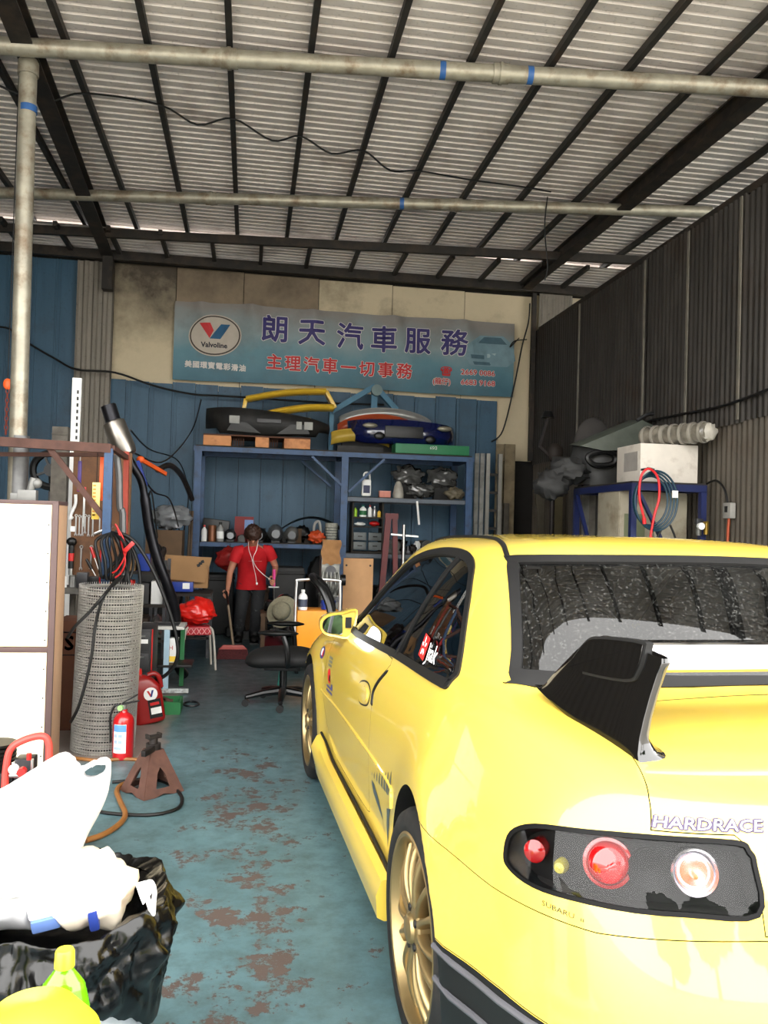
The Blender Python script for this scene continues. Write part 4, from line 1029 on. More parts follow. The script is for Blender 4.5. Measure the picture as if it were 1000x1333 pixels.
# ---- white shop bag on the bin
FILM = mat('white_bag_film', (.84, .84, .85), rough=.38, var=.02)
wb_ = thing('plastic_bag', 'bulging white plastic carrier bag lying on the bin', 'bag', (bc.x-.03, 2.06, .46))
SIL_ = smooth2([(-80, 1090), (-45, 1046), (0, 1028), (40, 1004), (75, 983), (92, 987), (104, 999), (120, 992), (140, 990), (144, 1006), (139, 1036), (128, 1062), (113, 1090), (106, 1114), (112, 1150), (116, 1184), (98, 1200), (0, 1206), (-80, 1190)], 4)
HOL_ = smooth2([(108, 1008), (118, 1000), (134, 996), (136, 1003), (127, 1011), (114, 1014)], 3)
def to2(q): w_ = at(q[0], q[1], 2.05); return (w_.x-wb_.location.x, w_.z-wb_.location.z)
def pillow(outer, hole, T, D, res, seed):
    pts = list(outer)+list(hole); n = len(outer); ed = [(i, (i+1) % n) for i in range(n)]+[(n+i, n+(i+1) % len(hole)) for i in range(len(hole))]; segs = [(V(pts[a_]), V(pts[b_])) for a_, b_ in ed]
    x0, x1 = min(q[0] for q in outer), max(q[0] for q in outer); z0, z1 = min(q[1] for q in outer), max(q[1] for q in outer); i = x0+res/2
    while i < x1:
        j = z0+res/2
        while j < z1:
            if pip((i, j), outer) and not pip((i, j), hole): pts.append((i, j))
            j += res
        i += res
    r = geometry.delaunay_2d_cdt([V(q) for q in pts], ed, [], 0, 1e-6); tri = []
    for f in r[2]:
        c_ = sum((r[0][k] for k in f), V((0, 0)))/len(f)
        if pip(c_, outer) and not pip(c_, hole): tri.append(list(f))
    def th(q):
        d = min((q-geometry.intersect_point_line(q, a_, b_)[0].to_2d()).length if 0 <= geometry.intersect_point_line(q, a_, b_)[1] <= 1 else min((q-a_).length, (q-b_).length) for a_, b_ in segs)
        k = min(1, d/D); w_ = abs(noise.noise(V((q.x*9+seed, q.y*5, 1))))+.5*abs(noise.noise(V((q.x*22, q.y*11, seed))))
        return T*math.sqrt(max(0, 1-(1-k)**2))*(1-.45*w_)
    tt = [th(q) for q in r[0]]; N = len(r[0]); mb = MB()
    mb.add([V((q.x, -t_, q.y)) for q, t_ in zip(r[0], tt)]+[V((q.x, t_, q.y)) for q, t_ in zip(r[0], tt)], tri+[[k+N for k in reversed(f)] for f in tri]); return mb
pillow([to2(q) for q in SIL_], [to2(q) for q in HOL_], .15, .15, .012, 3.0).build('body', FILM, wb_, smooth=80)
# clear bag of rubbish and a printed packet beneath it
CLB = mat('cloudy_clear_bag', (.93, .88, .80), rough=.25, var=.12, scale=9, dirt=(.80, .55, .35), dirtamt=.25, dscale=7)
q = at(118, 1150, 2.0); mb = MB(); mb.ell((0, 0, 0), (.098, .10, .085), 26, 16, nz=.28, seed=3, nsc=2.2)
solo('rubbish_bag', mb, CLB, 'cloudy clear plastic bag of rubbish tucked under the white carrier bag', 'bag', (q.x, 2.0, q.z-.01), smooth=80)
q = at(88, 1186, 1.93); mb = MB(); mb.box((0, 0, 0), (.17, .05, .05), (R(15), R(-9), R(8)))
pk = solo('packet', mb, mat('packet_white', (.88, .88, .90), rough=.45), 'blue and white printed packet at the rim of the bin', 'packet', (q.x, 1.935, q.z-.012), bevel=.008)
mb = MB(); mb.box((.055, -.002, .002), (.022, .053, .052), (R(15), R(-9), R(8))); mb.build('blue_print', mat('packet_blue', (.15, .22, .50), rough=.4), pk, bevel=.006)
mb = MB(); mb.box((-.045, -.002, -.002), (.06, .053, .03), (R(15), R(-9), R(8))); mb.build('blue_print', mat('packet_blue2', (.35, .45, .66), rough=.4), pk, bevel=.006)
q = at(14, 1165, 1.96); mb = MB(); mb.ell((0, 0, 0), (.05, .05, .03), 18, 10, nz=.3, seed=8, nsc=3); solo('crumpled_tissue', mb, WHITEP, 'crumpled white tissue at the left rim of the bin', 'tissue', (q.x, 1.95, q.z), smooth=70)
# ---- low crate carrying the bottle and the tub (its top is just under the picture edge)
cq = V((at(60, 1300, 1.45).x, 1.36, 0)); CRZ = .245
cr_ = thing('crate', 'low grey plastic crate carrying the detergent bottle and yellow tub', 'crate', cq)
MB().box((0, 0, CRZ-.01), (.50, .55, .02)).build('top_board', GREYB, cr_, bevel=.004)
for sx in (-1, 1):
    for sy in (-1, 1): MB().box((sx*.22, sy*.245, (CRZ-.02)/2), (.04, .04, CRZ-.02)).build('leg', GREYB, cr_, bevel=.004)
    for z in (.05, .13): MB().box((sx*.235, 0, z), (.01, .47, .04)).build('side_slat', GREYB, cr_)
# detergent bottle
q = at(84, 1256, 1.56); h0 = CRZ
bt = thing('detergent_bottle', 'green detergent bottle with a yellow cap in front of the bin', 'bottle', (q.x, 1.56, h0))
GRN = mat('green_liquid_plastic', (.36, .64, .03), rough=.15, var=.06, scale=4, coat=.6)
zc = q.z-h0
def bot(u, v):
    P = [(.0, .0), (.036, .0), (.041, .008), (.043, zc*.35), (.043, zc*.66), (.041, zc*.80), (.032, zc*.91), (.0135, zc*.985), (.0135, zc), (.0, zc)]
    j = v*(len(P)-1); i = min(int(j), len(P)-2); t = j-i; r = P[i][0]*(1-t)+P[i+1][0]*t; z = P[i][1]*(1-t)+P[i+1][1]*t; a = 2*PI*u
    return V((r*1.12*math.cos(a), r*.72*math.sin(a), z))
mb = MB(); mb.grid(bot, 30, 37, cu=True); mb.build('body', GRN, bt, smooth=60)
YEL = mat('lemon_plastic', (.93, .90, .18), rough=.35, var=.03)
MB().lathe([(.0001, zc+.028), (.014, zc+.028), (.0165, zc+.024), (.0175, zc-.002), (.015, zc-.004)], 22).build('cap', YEL, bt)
mb = MB(); mb.grid(lambda u, v: V((.0495*math.cos(PI*(1.08+.84*u)), .0322*math.sin(PI*(1.08+.84*u)), zc*(.25+.33*v))), 14, 4); mb.build('label', mat('bottle_label', (.80, .92, .45), rough=.4, dirt=(.25, .60, .15), dirtamt=.5, dscale=30), bt)
# yellow tub, turned over
q = at(52, 1297, 1.22); hz_ = q.z-CRZ-.03
tb = thing('plastic_tub', 'upturned bright yellow plastic tub at the bottom left corner', 'tub', (at(40, 1333, 1.24).x, 1.26, CRZ))
MB().lathe([(.128, .0), (.130, .006), (.124, .012), (.118, hz_*.45), (.110, hz_*.72), (.090, hz_*.90), (.055, hz_*.985), (.0001, hz_)], 44).build('bowl', YEL, tb, smooth=60)
MB().lathe([(.131, .0), (.134, .004), (.134, .012), (.128, .014)], 44).build('rim', YEL, tb)
# ---- air compressor by the cabinet
ac = thing('air_compressor', 'small air compressor with a red tubular handle before the cream cabinet', 'compressor', (at(20, 990, 3.35).x, 3.42, 0))
o0 = V((at(20, 990, 3.35).x, 3.42, 0))
hd = [at(x, y, 3.35)-o0 for x, y in ((6, 1034), (8, 1000), (14, 975), (32, 963), (54, 958), (63, 966), (64, 990), (62, 1034))]
MB().tube(crom(hd, 5), .0135, 10).build('handle', mat('faded_red_tube', (.78, .27, .24), rough=.45, var=.05), ac)
MB().cyl((-.20, .05, .20), (.18, .05, .20), .12, n=24).ell((-.20, .05, .20), (.06, .12, .12)).ell((.18, .05, .20), (.06, .12, .12)).build('tank', REDP, ac)
mb = MB()
for sx in (-.15, .13):
    for sy in (-.05, .13): mb.cyl((sx, sy, 0), (sx, sy, .12), .015, n=10)
mb.build('feet', BLACKP, ac)
MB().box((-.10, .05, .36), (.16, .14, .10)).cyl((-.10, .05, .38), (-.10, .05, .50), .055, n=18).build('motor', BLACKP, ac, bevel=.01)
mb = MB()
for k in range(5): mb.cyl((-.10, .05, .44+.016*k), (-.10, .05, .448+.016*k), .072, n=20)
mb.build('cooling_fins', BLACKP, ac)
MB().box((.015, .03, .40), (.07, .08, .12)).build('pressure_switch', DSTEEL, ac, bevel=.008)
q = at(30, 1003, 3.33)-o0; MB().cyl(q, q+V((0, -.03, 0)), .016, n=14).build('regulator_knob', REDP, ac); MB().cyl(q+V((.02, 0, .04)), q+V((.02, 0, .065)), .009, n=10).build('relief_valve', REDP, ac)
MB().cyl(q+V((-.05, .01, -.02)), q+V((.10, .01, -.02)), .009, n=10).cyl(q+V((.03, .01, -.02)), q+V((.03, .01, .04)), .006, n=8).build('outlet_pipe', STEEL, ac)
MB().cyl(q+V((-.03, -.005, .01)), q+V((-.03, -.022, .01)), .018, n=16).build('gauge', WHITEP, ac)
# ================================================================ the workshop corner on the left
def abox(x0, y0, x1, y1, Y, d):            # a box that fills those photo pixels at depth Y: centre, size
    a, b = at(x0, y1, Y), at(x1, y0, Y); return V(((a.x+b.x)/2, Y+d/2, (a.z+b.z)/2)), V((abs(b.x-a.x), d, abs(b.z-a.z)))
YEL2 = mat('yellow_plastic', (.92, .76, .25), rough=.4, var=.05); BLUE2 = mat('blue_plastic', (.12, .22, .55), rough=.4, var=.08)
TEALP = mat('teal_plastic', (.20, .50, .45), rough=.45, var=.06); GREENP = mat('green_paint', (.13, .40, .22), rough=.5, var=.12)
# ---- the angle-iron frame
GY = 6.15
fr = thing('angle_iron_frame', 'rust-brown angle iron frame with a blue painted post over the bench', 'frame', (0, 0, 0))
MB().bar(at(-60, 571, GY), at(145, 584, GY), .05, .065).build('top_bar', RUST, fr)
MB().bar(at(-60, 591, GY+.18), at(140, 592, GY+.18), .03, .03).build('rear_bar', RUST, fr)
MB().bar(at(62, 580, GY+.02), at(146, 688, GY+.02), .03, .04).build('diagonal_brace', RUST, fr)
a = at(142, 584, GY); MB().bar((a.x, GY, a.z), (a.x+.01, GY, 0), .058, .04, (0, 1, 0)).build('blue_post', BLUEP, fr)
a = at(152, 592, GY+.35); MB().tube(crom([a, at(155, 620, GY+.35), at(156, 660, GY+.35), at(160, 690, GY+.35), (at(160, 690, GY+.35).x, GY+.35, 0)], 4), .026, 8).build('grey_post', mat('worn_grey_steel', (.40, .40, .40), rough=.5, metal=.4, var=.2), fr)
a = at(165, 588, GY+.5); MB().bar((a.x, GY+.5, a.z), (a.x+.02, GY+.5, 0), .038, .04, (0, 1, 0)).build('red_post', mat('faded_red_post', (.62, .25, .19), rough=.6, var=.15), fr)
MB().bar(at(146, 583, GY), at(165, 596, GY+.5), .035, .035).build('corner_link', RUST, fr)
MB().bar((at(-60, 571, GY).x, GY, at(-60, 571, GY).z), (at(-60, 571, GY).x, GY, 0), .05, .05, (0, 1, 0)).build('end_post', RUST, fr)
# ---- tool board with hanging tools
BY = 6.85
c, s_ = abox(90, 590, 172, 762, BY, .02)
tbx = thing('tool_board', 'brown wooden tool board hung with spanners', 'tool board', (c.x, BY+.01, 0))
mb = MB(); mb.box((0, 0, c.z), (s_.x, .02, s_.z)); mb.build('panel', mat('oiled_brown_board', (.40, .27, .17), rough=.75, var=.2, scale=9, dirt=(.22, .15, .10), dirtamt=.35), tbx)
for dx in (-.2, .2): MB().box((dx, .03, (c.z+s_.z/2)/2), (.04, .04, c.z+s_.z/2)).build('leg', GREYW, tbx)
def spanner(L, r=.011):
    mb = MB(); w_ = L*.045+.004
    def ring(cz, ro, ri):
        n = 16; vs = []
        for k in range(n):
            t = 2*PI*k/n
            for rr, y in ((ro, -.003), (ro, .003), (ri, .003), (ri, -.003)): vs.append(V((rr*math.cos(t), y, cz+rr*math.sin(t))))
        mb.add(vs, [[4*k+j, 4*k+(j+1) % 4, 4*((k+1) % n)+(j+1) % 4, 4*((k+1) % n)+j] for k in range(n) for j in range(4)])
    ring(0, r, r*.55)
    mb.box((0, 0, -L/2), (w_, .005, L-2*r))
    mb.prism([(r*.9*x, -.003, -L+r*z) for x, z in ((-.4, 1), (-1, .3), (-.9, -.9), (-.45, -1), (-.45, -.1), (.45, -.1), (.45, -1), (.9, -.9), (1, .3), (.4, 1))], (0, .006, 0))
    return mb.mesh('spanner', 40)
names = ['leftmost small spanner in the row hanging on the tool board', 'second spanner from the left in the row on the tool board', 'third spanner from the left in the row on the tool board', 'fourth spanner from the left in the row on the tool board', 'fifth spanner from the left in the row on the tool board', 'sixth spanner from the left in the row on the tool board', 'seventh spanner from the left in the row on the tool board', 'rightmost small spanner in the row hanging on the tool board']
for k, x in enumerate((99, 103.5, 107.5, 111, 115.5, 121, 130, 135)):
    q = at(x, 671+(k % 3), BY-.012); me = spanner(.15-.005*(k % 4)); me.materials.append(STEEL)
    o = link('spanner', me); o.location = (q.x, BY-.005, q.z); tag(o, names[k], 'spanner', 'small spanners on the tool board')
for x, y, L, lab in ((110, 644, .25, 'long spanner hanging above the row of small spanners'), (106, 712, .17, 'single spanner hanging low on the left of the tool board'), (119, 712, .16, 'single spanner hanging low beside the red pliers'), (163, 672, .13, 'single spanner hanging at the right edge of the tool board')):
    q = at(x, y, BY-.012); me = spanner(L, .014); me.materials.append(STEEL); o = link('spanner', me); o.location = (q.x, BY-.013, q.z); tag(o, lab, 'spanner')
# adjustable wrench, bracket, calliper strip, clamps, screwdrivers
q = at(130, 697, BY-.02); mb = MB(); mb.box((0, 0, 0), (.10, .008, .02), (0, R(-25), 0)); mb.ell((.055, 0, .025), (.026, .006, .02), 12, 8); solo('adjustable_wrench', mb, STEEL, 'adjustable wrench hanging at a slant on the tool board', 'wrench', (q.x, BY-.016, q.z), bevel=.002)
q = at(96, 660, BY-.02); mb = MB(); mb.tube(crom([(.01, 0, .10), (.012, 0, .03), (-.004, 0, -.02), (-.02, 0, -.06), (-.022, 0, -.09), (-.006, 0, -.075)], 4), .013, 8); solo('white_hook_bracket', mb, WHITEP, 'curved white metal bracket at the upper left of the tool board', 'bracket', (q.x, BY-.014, q.z))
q = at(94, 692, BY-.02); mb = MB(); mb.box((0, 0, 0), (.036, .004, .042)); mb.box((0, -.003, 0), (.02, .002, .02)); solo('paper_tag', mb, WHITEP, 'small white tag on the tool board', 'tag', (q.x, BY-.003, q.z))
q = at(125, 652, GY+.1); cal = thing('striped_strip', 'yellow and white striped strip hanging from the iron frame', 'strip', (q.x, GY+.1, at(125, 676, GY+.1).z))
hh = at(125, 628, GY+.1).z-at(125, 676, GY+.1).z
MB().box((0, 0, hh/2), (.056, .012, hh)).build('plate', mat('pale_yellow_plate', (.95, .88, .55), rough=.4, var=.05), cal, bevel=.003)
for k in range(9): MB().box((-.012, -.0075, .03+k*hh/10), (.02, .002, .012)).build('stripe', mat('stripe_orange', (.88, .60, .20), rough=.5), cal)
MB().box((.0, -.007, .02), (.05, .003, .04)).build('end_band', YEL2, cal)
MB().tube([(0, 0, hh), (0, 0, at(125, 584, GY).z-at(125, 676, GY+.1).z)], .003, 6).build('cord', CABLE, cal)
for x, y0, y1, m_, lab in ((131, 588, 652, ORANGE, 'long orange clamp bar hanging beside the striped strip'), (103, 600, 640, mat('violet_handle', (.25, .15, .45), rough=.4), 'purple and red handled tool hanging behind the diagonal brace')):
    a, b = at(x, y0, GY+.2), at(x, y1, GY+.2); t = thing('clamp', lab, 'clamp', (b.x, GY+.2, b.z)); h = a.z-b.z
    MB().box((0, 0, h/2), (.026, .016, h)).build('bar', m_, t, bevel=.003); MB().box((.02, 0, .02), (.06, .02, .03)).build('jaw', REDP if m_ is not ORANGE else ORANGE, t, bevel=.004); MB().tube([(0, 0, h), (0, 0, h+.05)], .004, 6).build('hook', STEEL, t)
for x, y, rot, m_, lab in ((122, 723, -20, REDP, 'screwdriver with slanted red handle at the bottom of the board'), (131, 728, 4, REDP, 'screwdriver with upright red handle at the bottom of the board'), (118, 738, -30, BLACKP, 'black handled tool leaning at the bottom of the board'), (138, 735, 8, YEL2, 'screwdriver with yellow handle at the bottom of the board')):
    q = at(x, y, BY-.06); t = thing('screwdriver', lab, 'screwdriver', (q.x, BY-.06, q.z), rot=(0, R(rot), 0)); MB().cyl((0, 0, -.02), (0, 0, .07), .013, .011, n=10).build('handle', m_, t); MB().cyl((0, 0, -.13), (0, 0, -.02), .004, n=8).build('blade', STEEL, t)
q = at(93, 725, BY-.04); t = thing('impact_tool', 'red and black air ratchet hanging at the left edge of the board', 'tool', (q.x, BY-.05, q.z))
MB().cyl((0, 0, -.09), (0, 0, .09), .021, n=14).build('body', BLACKP, t); MB().cyl((0, 0, -.03), (0, 0, .03), .0225, n=14).build('band', REDP, t); MB().ell((0, 0, .12), (.04, .03, .035), 14, 8).build('head', BLACKP, t); MB().cyl((0, 0, -.14), (0, 0, -.09), .017, n=12).build('end', STEEL, t)
# ---- bench below the board with clutter
bx_, bs_ = abox(80, 758, 140, 772, 6.55, .5)
wbn = thing('workbench', 'cluttered steel workbench behind the wire mesh roll', 'bench', (bx_.x, 6.62, 0))
zt = bx_.z; MB().box((-.05, .0, zt-.02), (bs_.x+.12, .36, .04)).build('top', mat('dirty_bench_top', (.34, .33, .31), rough=.7, var=.3), wbn)
for sx in (-1, 1):
    for sy in (-.15, .15): MB().box((-.05+sx*(bs_.x/2+.03), sy, (zt-.04)/2), (.04, .04, zt-.04)).build('leg', DSTEEL, wbn)
MB().box((-.05, .0, .35), (bs_.x+.08, .32, .03)).build('shelf', DSTEEL, wbn)
rn = random.Random(11)
jm = [WHITEP, STEEL, DSTEEL, BLACKP, REDP, mat('tin_grey', (.62, .62, .58), rough=.4, metal=.4), CARD]
cl = ['small white tin on the bench behind the mesh roll', 'dented steel can on the bench behind the mesh roll', 'dark metal part on the bench behind the mesh roll', 'black plastic tub on the bench behind the mesh roll', 'red tin on the bench behind the mesh roll', 'grey lidded tin on the bench behind the mesh roll', 'brown carton on the bench behind the mesh roll']
for k in range(5):
    x = 82+k*13.5; q = at(x, 758, 6.6); h = rn.uniform(.05, .12)
    mb = MB()
    if k in (2, 3, 6): mb.box((0, 0, h/2), (.08, .08, h))
    else: mb.lathe([(.0001, 0), (.036, 0), (.036, h*.9), (.032, h*.94), (.032, h), (.0001, h)], 16)
    solo('tin' if k not in (2, 3, 6) else ('gearbox_part', 'tub', 'carton')[(2, 3, 6).index(k)], mb, jm[k], cl[k], ('tin', 'tin', 'car part', 'tub', 'tin', 'tin', 'carton')[k], (q.x, 6.56+.05*(k % 2), zt), bevel=.004 if k in (2, 3, 6) else 0)
# printed brown crate standing on the floor behind the roll (its S shows beside the roll)
c, s_ = abox(66, 775, 110, 965, 5.75, .35)
bxs = thing('brown_crate', 'brown box with a black printed S between the cream cabinet and the mesh roll', 'box', (c.x, 5.92, 0))
MB().box((0, 0, .36), (s_.x, .35, .72)).build('carton', mat('dark_brown_card', (.40, .25, .18), rough=.8, var=.1), bxs, bevel=.004)
q = at(90, 838, 5.74); text('printed_letter', 'S', .13, BLACKP, bxs, basis((q.x-c.x, -.1775, q.z), (1, 0, 0), (0, 0, 1)), bold=.004)
for dz in (-.075, .075): MB().box((0, -.176, q.z+dz), (s_.x-.002, .002, .008)).build('printed_band', BLACKP, bxs)
# ---- exhaust silencer leaning in the corner
EY = 7.08
ex = thing('exhaust_silencer', 'long exhaust pipe with a polished silencer leaning upright', 'exhaust', (0, 0, 0))
P0, P1, P2 = at(141, 528, EY), at(147, 548, EY), at(166, 594, EY)
d = (P2-P1).normalized()
TIN_ = mat('brushed_steel_can', (.55, .53, .50), rough=.3, metal=.9, var=.15, scale=12); BURN = mat('burnt_blue_steel', (.13, .13, .145), rough=.35, metal=.7, var=.3, scale=8)
MB().cyl(P0, P1+d*.02, .063, n=22).cyl(P0-d*.002, P0+d*.004, .056, n=22).build('tail_tip', BURN, ex)
M_ = basis(P1, *frame(d)); M_ = Matrix((frame(d)[0], frame(d)[1].cross(frame(d)[0]) if False else frame(d)[1], d)).transposed().to_4x4(); M_.translation = P1
Ls = (P2-P1).length
MB().lathe([(.06, 0), (.088, .012), (.092, .03), (.092, Ls-.06), (.082, Ls-.02), (.045, Ls)], 28, M_).build('silencer_can', TIN_, ex)
pp = [P2-d*.02, at(174, 608, EY), at(184, 626, EY+.03), at(189, 650, EY+.05), at(195, 690, EY+.08), at(206, 730, EY+.1), at(218, 762, EY+.13), at(229, 800, EY+.2), at(231, 860, EY+.3)]
pp.append(V((pp[-1].x+.05, EY+.42, .05)))
rr = [.032]*7*2; cr_pts = crom(pp, 4); MB().tube(cr_pts, [.032 if i < 12 else .043 for i in range(len(cr_pts))], 14).build('pipe', BURN, ex)
# ---- cables and hoses hung on the blue post
cbl = thing('cable_bundle', 'thick bundle of black cables hung from the blue post over the mesh roll', 'cables', (0, 0, 0))
CY = 6.02
for k in range(6):
    x = 133+6*k; pts = [at(146, 694, CY), at(x-8+k, 704, CY-.02*k), at(x-4+4*k*.4, 730, CY-.03), at(x, 752+2*k, CY-.02), at(x+10, 740, CY+.03), at(160+2*k, 715, CY+.05), at(150, 696, CY+.04)]
    MB().tube(crom(pts, 6, True), .011, 7, True).build('cable_loop', CABLE, cbl)
for k, (pts, r) in enumerate((([(150, 692, 6.0), (172, 702, 5.98), (190, 726, 5.96), (207, 760, 5.95), (222, 800, 5.94), (231, 838, 5.94), (229, 862, 5.95), (214, 880, 5.97), (195, 884, 6.0), (178, 878, 6.05)], .013), ([(152, 694, 6.02), (168, 706, 6.0), (180, 735, 6.0), (183, 770, 6.0), (182, 800, 6.02), (175, 840, 6.05), (170, 862, 6.1)], .012), ([(150, 700, 6.0), (160, 720, 6.0), (168, 760, 6.0), (170, 800, 6.0), (168, 860, 6.02), (170, 900, 6.05)], .012))):
    MB().tube(crom([at(*q) for q in pts], 6), r, 8).build('hanging_hose', CABLE, cbl)
for pts in ([(160, 750, 5.5), (138, 772, 5.03), (118, 795, 5.0), (98, 815, 5.0), (88, 830, 5.05)], [(155, 752, 5.5), (136, 775, 5.04), (125, 810, 5.02), (118, 860, 5.0), (104, 915, 5.0), (92, 940, 5.05)]):
    MB().tube(crom([at(*q) for q in pts], 6), .0095, 7).build('trailing_cable', CABLE, cbl)
RC = mat('red_cable', (.72, .12, .12), rough=.45)
jl = thing('jumper_leads', 'red jumper lead with a red clamp hanging over the black cables', 'jumper lead', (0, 0, 0))
MB().tube(crom([at(*q) for q in ((150, 682, 5.96), (160, 700, 5.95), (164, 716, 5.94), (160, 730, 5.94), (152, 742, 5.94), (146, 746, 5.94))], 6), .006, 7).build('lead', RC, jl)
MB().tube(crom([at(*q) for q in ((152, 684, 5.96), (158, 706, 5.95), (163, 730, 5.94), (158, 745, 5.94), (150, 752, 5.94))], 6), .006, 7).build('lead', RC, jl)
MB().bar(at(162, 718, 5.93), at(174, 706, 5.93), .02, .03).build('clamp', REDP, jl, bevel=.004)
# ---- white slotted rail, grey timber, dark wheel, orange chain
q0 = at(97, 492, 7.3); rl = thing('slotted_rail', 'tall white slotted rail standing behind the tool board', 'rail', (at(97, 600, 7.3).x, 7.3, 0))
MB().box((0, 0, q0.z/2), (.075, .035, q0.z)).build('rail', WHITEP, rl, bevel=.004)
for k in range(18): MB().box((.012, -.018, q0.z-.12-.055*k), (.016, .003, .03)).build('slot', BLACKP, rl)
q0 = at(80, 556, 8.0); mb = MB(); mb.box((0, 0, q0.z/2), (.14, .10, q0.z)); mb.box((0, -.006, q0.z-.07), (.145, .10, .02)); solo('timber_post', mb, GREYW, 'grey weathered timber post against the blue wall', 'post', (q0.x, 8.0, 0), bevel=.006)
q0 = at(66, 612, 8.25); mb = MB(); n = 28
mb.tube([(.16*math.cos(2*PI*k/n), 0, .16*math.sin(2*PI*k/n)) for k in range(n)], .034, 8, True); mb.cyl((0, .02, 0), (0, -.02, 0), .06, n=18)
for k in range(4): mb.bar((0, 0, 0), (.15*math.cos(k*PI/2+.4), 0, .15*math.sin(k*PI/2+.4)), .03, .02)
mb.bar((0, .07, -.2), (0, .07, -q0.z), .05, .05); mb.bar((0, .0, 0), (0, .09, -.22), .04, .04)
solo('grinding_wheel_guard', mb, BLACKP, 'dark round wheel on a stand beside the grey timber post', 'wheel', (q0.x, 8.25, q0.z))
q0 = at(10, 500, 6.9); ch = thing('chain_hook', 'orange hook and red chain hanging left of the round pole', 'chain', (q0.x, 6.9, at(10, 566, 6.9).z)); hz2 = q0.z-at(10, 566, 6.9).z
MB().ell((0, 0, hz2), (.035, .02, .045), 14, 10).build('hook_block', ORANGE, ch)
MB().tube([(0, 0, hz2), (0, 0, 5.0-at(10, 566, 6.9).z)], .004, 6).build('rope', CABLE, ch)
n = int(hz2/.036)
for k in range(n):
    z = .02+k*.036; mb = MB(); mb.tube([((.012*math.cos(t) if k % 2 else 0), (0 if k % 2 else .012*math.cos(t)), z+.022*math.sin(t)) for t in [2*PI*j/10 for j in range(10)]], .0045, 5, True); mb.build('link', mat('rust_red_chain', (.45, .18, .12), rough=.6), ch)
# clamp thing on top of the cabinet
q0 = at(38, 650, 5.0); mb = MB(); mb.box((0, 0, .03), (.10, .06, .06)); mb.cyl((.01, 0, .05), (.03, 0, .13), .022, n=12); mb.ell((.045, 0, .10), (.03, .025, .03), 12, 8); mb.box((-.06, 0, .02), (.06, .05, .04)); solo('vice_part', mb, mat('dull_cast_grey', (.45, .45, .44), rough=.5, metal=.5, var=.2), 'dull grey cast metal part on top of the cream cabinet', 'part', (q0.x, 4.97, ZT_+.003), bevel=.004)
# ---- dark tool chest behind the oil jug
c, s_ = abox(158, 815, 180, 930, 6.35, .4)
tc_ = thing('tool_chest', 'dark grey tool chest with a red edge behind the red oil jug', 'tool chest', (c.x+.05, 6.37, 0)); hT = at(170, 815, 6.35).z
MB().box((0, 0, hT/2), (.24, .40, hT)).build('body', mat('charcoal_metal', (.17, .17, .175), rough=.5, metal=.3, var=.2), tc_, bevel=.006)
for k in range(4):
    z = hT*(.14+.24*k); d_ = MB().box((0, -.203, z), (.21, .012, hT*.2)).build('drawer', mat('charcoal_metal2', (.22, .22, .225), rough=.5, metal=.3), tc_, bevel=.003); MB().box((0, -.214, z+hT*.06), (.15, .012, .012)).build('handle', STEEL, d_)
MB().box((.123, -.2, hT/2), (.008, .012, hT)).build('edge_trim', REDP, tc_); MB().box((.06, -.2105, hT*.86), (.07, .003, .03)).build('label', WHITEP, tc_)
# ---- small bench with green and pale blue legs
BQ = fl(208, 902)
tb2 = thing('small_bench', 'small bench with a pale grey top on green and pale blue legs', 'bench', (BQ.x, BQ.y, 0))
zb = at(205, 815, BQ.y+.1).z
mb = MB(); mb.box((0, .12, zb), (.36, .33, .025)); mb.build('top', mat('pale_grey_top', (.70, .69, .67), rough=.5, var=.08), tb2, bevel=.004)
MB().box((.02, .12, zb+.014), (.22, .20, .006)).build('dark_pad', mat('dark_pad', (.18, .18, .19), rough=.7), tb2)
MB().box((-.05, -.02, zb/2), (.042, .04, zb-.02)).build('green_leg', GREENP, tb2); MB().box((.045, -.02, zb/2-.0), (.042, .04, zb-.02)).build('blue_leg', mat('pale_blue_paint', (.62, .72, .78), rough=.5, var=.08), tb2)
for sx in (-.12, .15): MB().box((sx, .25, zb/2), (.035, .035, zb-.02)).build('rear_leg', GREENP, tb2)
MB().box((.04, .11, zb*.42), (.42, .32, .02)).build('lower_shelf', mat('black_tray', (.07, .07, .07), rough=.5), tb2, bevel=.004)
MB().box((.10, -.04, .025), (.26, .03, .035)).build('foot_bar', mat('chipped_pale_bar', (.70, .72, .72), rough=.5, var=.2, dirt=(.3, .28, .26), dirtamt=.4, dscale=25), tb2, bevel=.003)
q = at(223, 845, BQ.y+.1); t = thing('paint_tin', 'square white tin with yellow and red print on the small bench shelf', 'tin', (q.x, BQ.y+.12, zb*.42+.011)); hh = .20
MB().box((0, 0, hh/2), (.11, .09, hh)).build('tin', WHITEP, t, bevel=.005); MB().box((0, -.0465, .03), (.10, .002, .045)).build('yellow_print', YEL2, t); text('red_mark', 'H', .05, REDP, t, basis((0, -.0475, .12), (1, 0, 0), (0, 0, 1)))
q = at(186, 842, BQ.y+.1); mb = MB(); mb.ell((0, 0, .06), (.055, .055, .06), 18, 12, nz=.2, seed=5); solo('clear_wrapped_parcel', mb, mat('grey_film', (.50, .50, .51), rough=.25, var=.2, coat=.4), 'crumpled grey plastic parcel under the small bench top', 'parcel', (q.x+.0, BQ.y+.13, zb*.42+.012), smooth=80)
q = fl(217, 930); t = thing('green_tray', 'shallow green metal tray of scrap on the floor by the small bench', 'tray', (q.x-.035, q.y+.10, 0))
mb = MB()
for sx, sy, lx, ly in ((0, -.11, .26, .012), (0, .11, .26, .012), (-.125, 0, .012, .23), (.125, 0, .012, .23)): mb.box((sx, sy, .045), (lx, ly, .09))
mb.box((0, 0, .006), (.26, .23, .012)); mb.build('tray', GREENP, t); mb = MB()
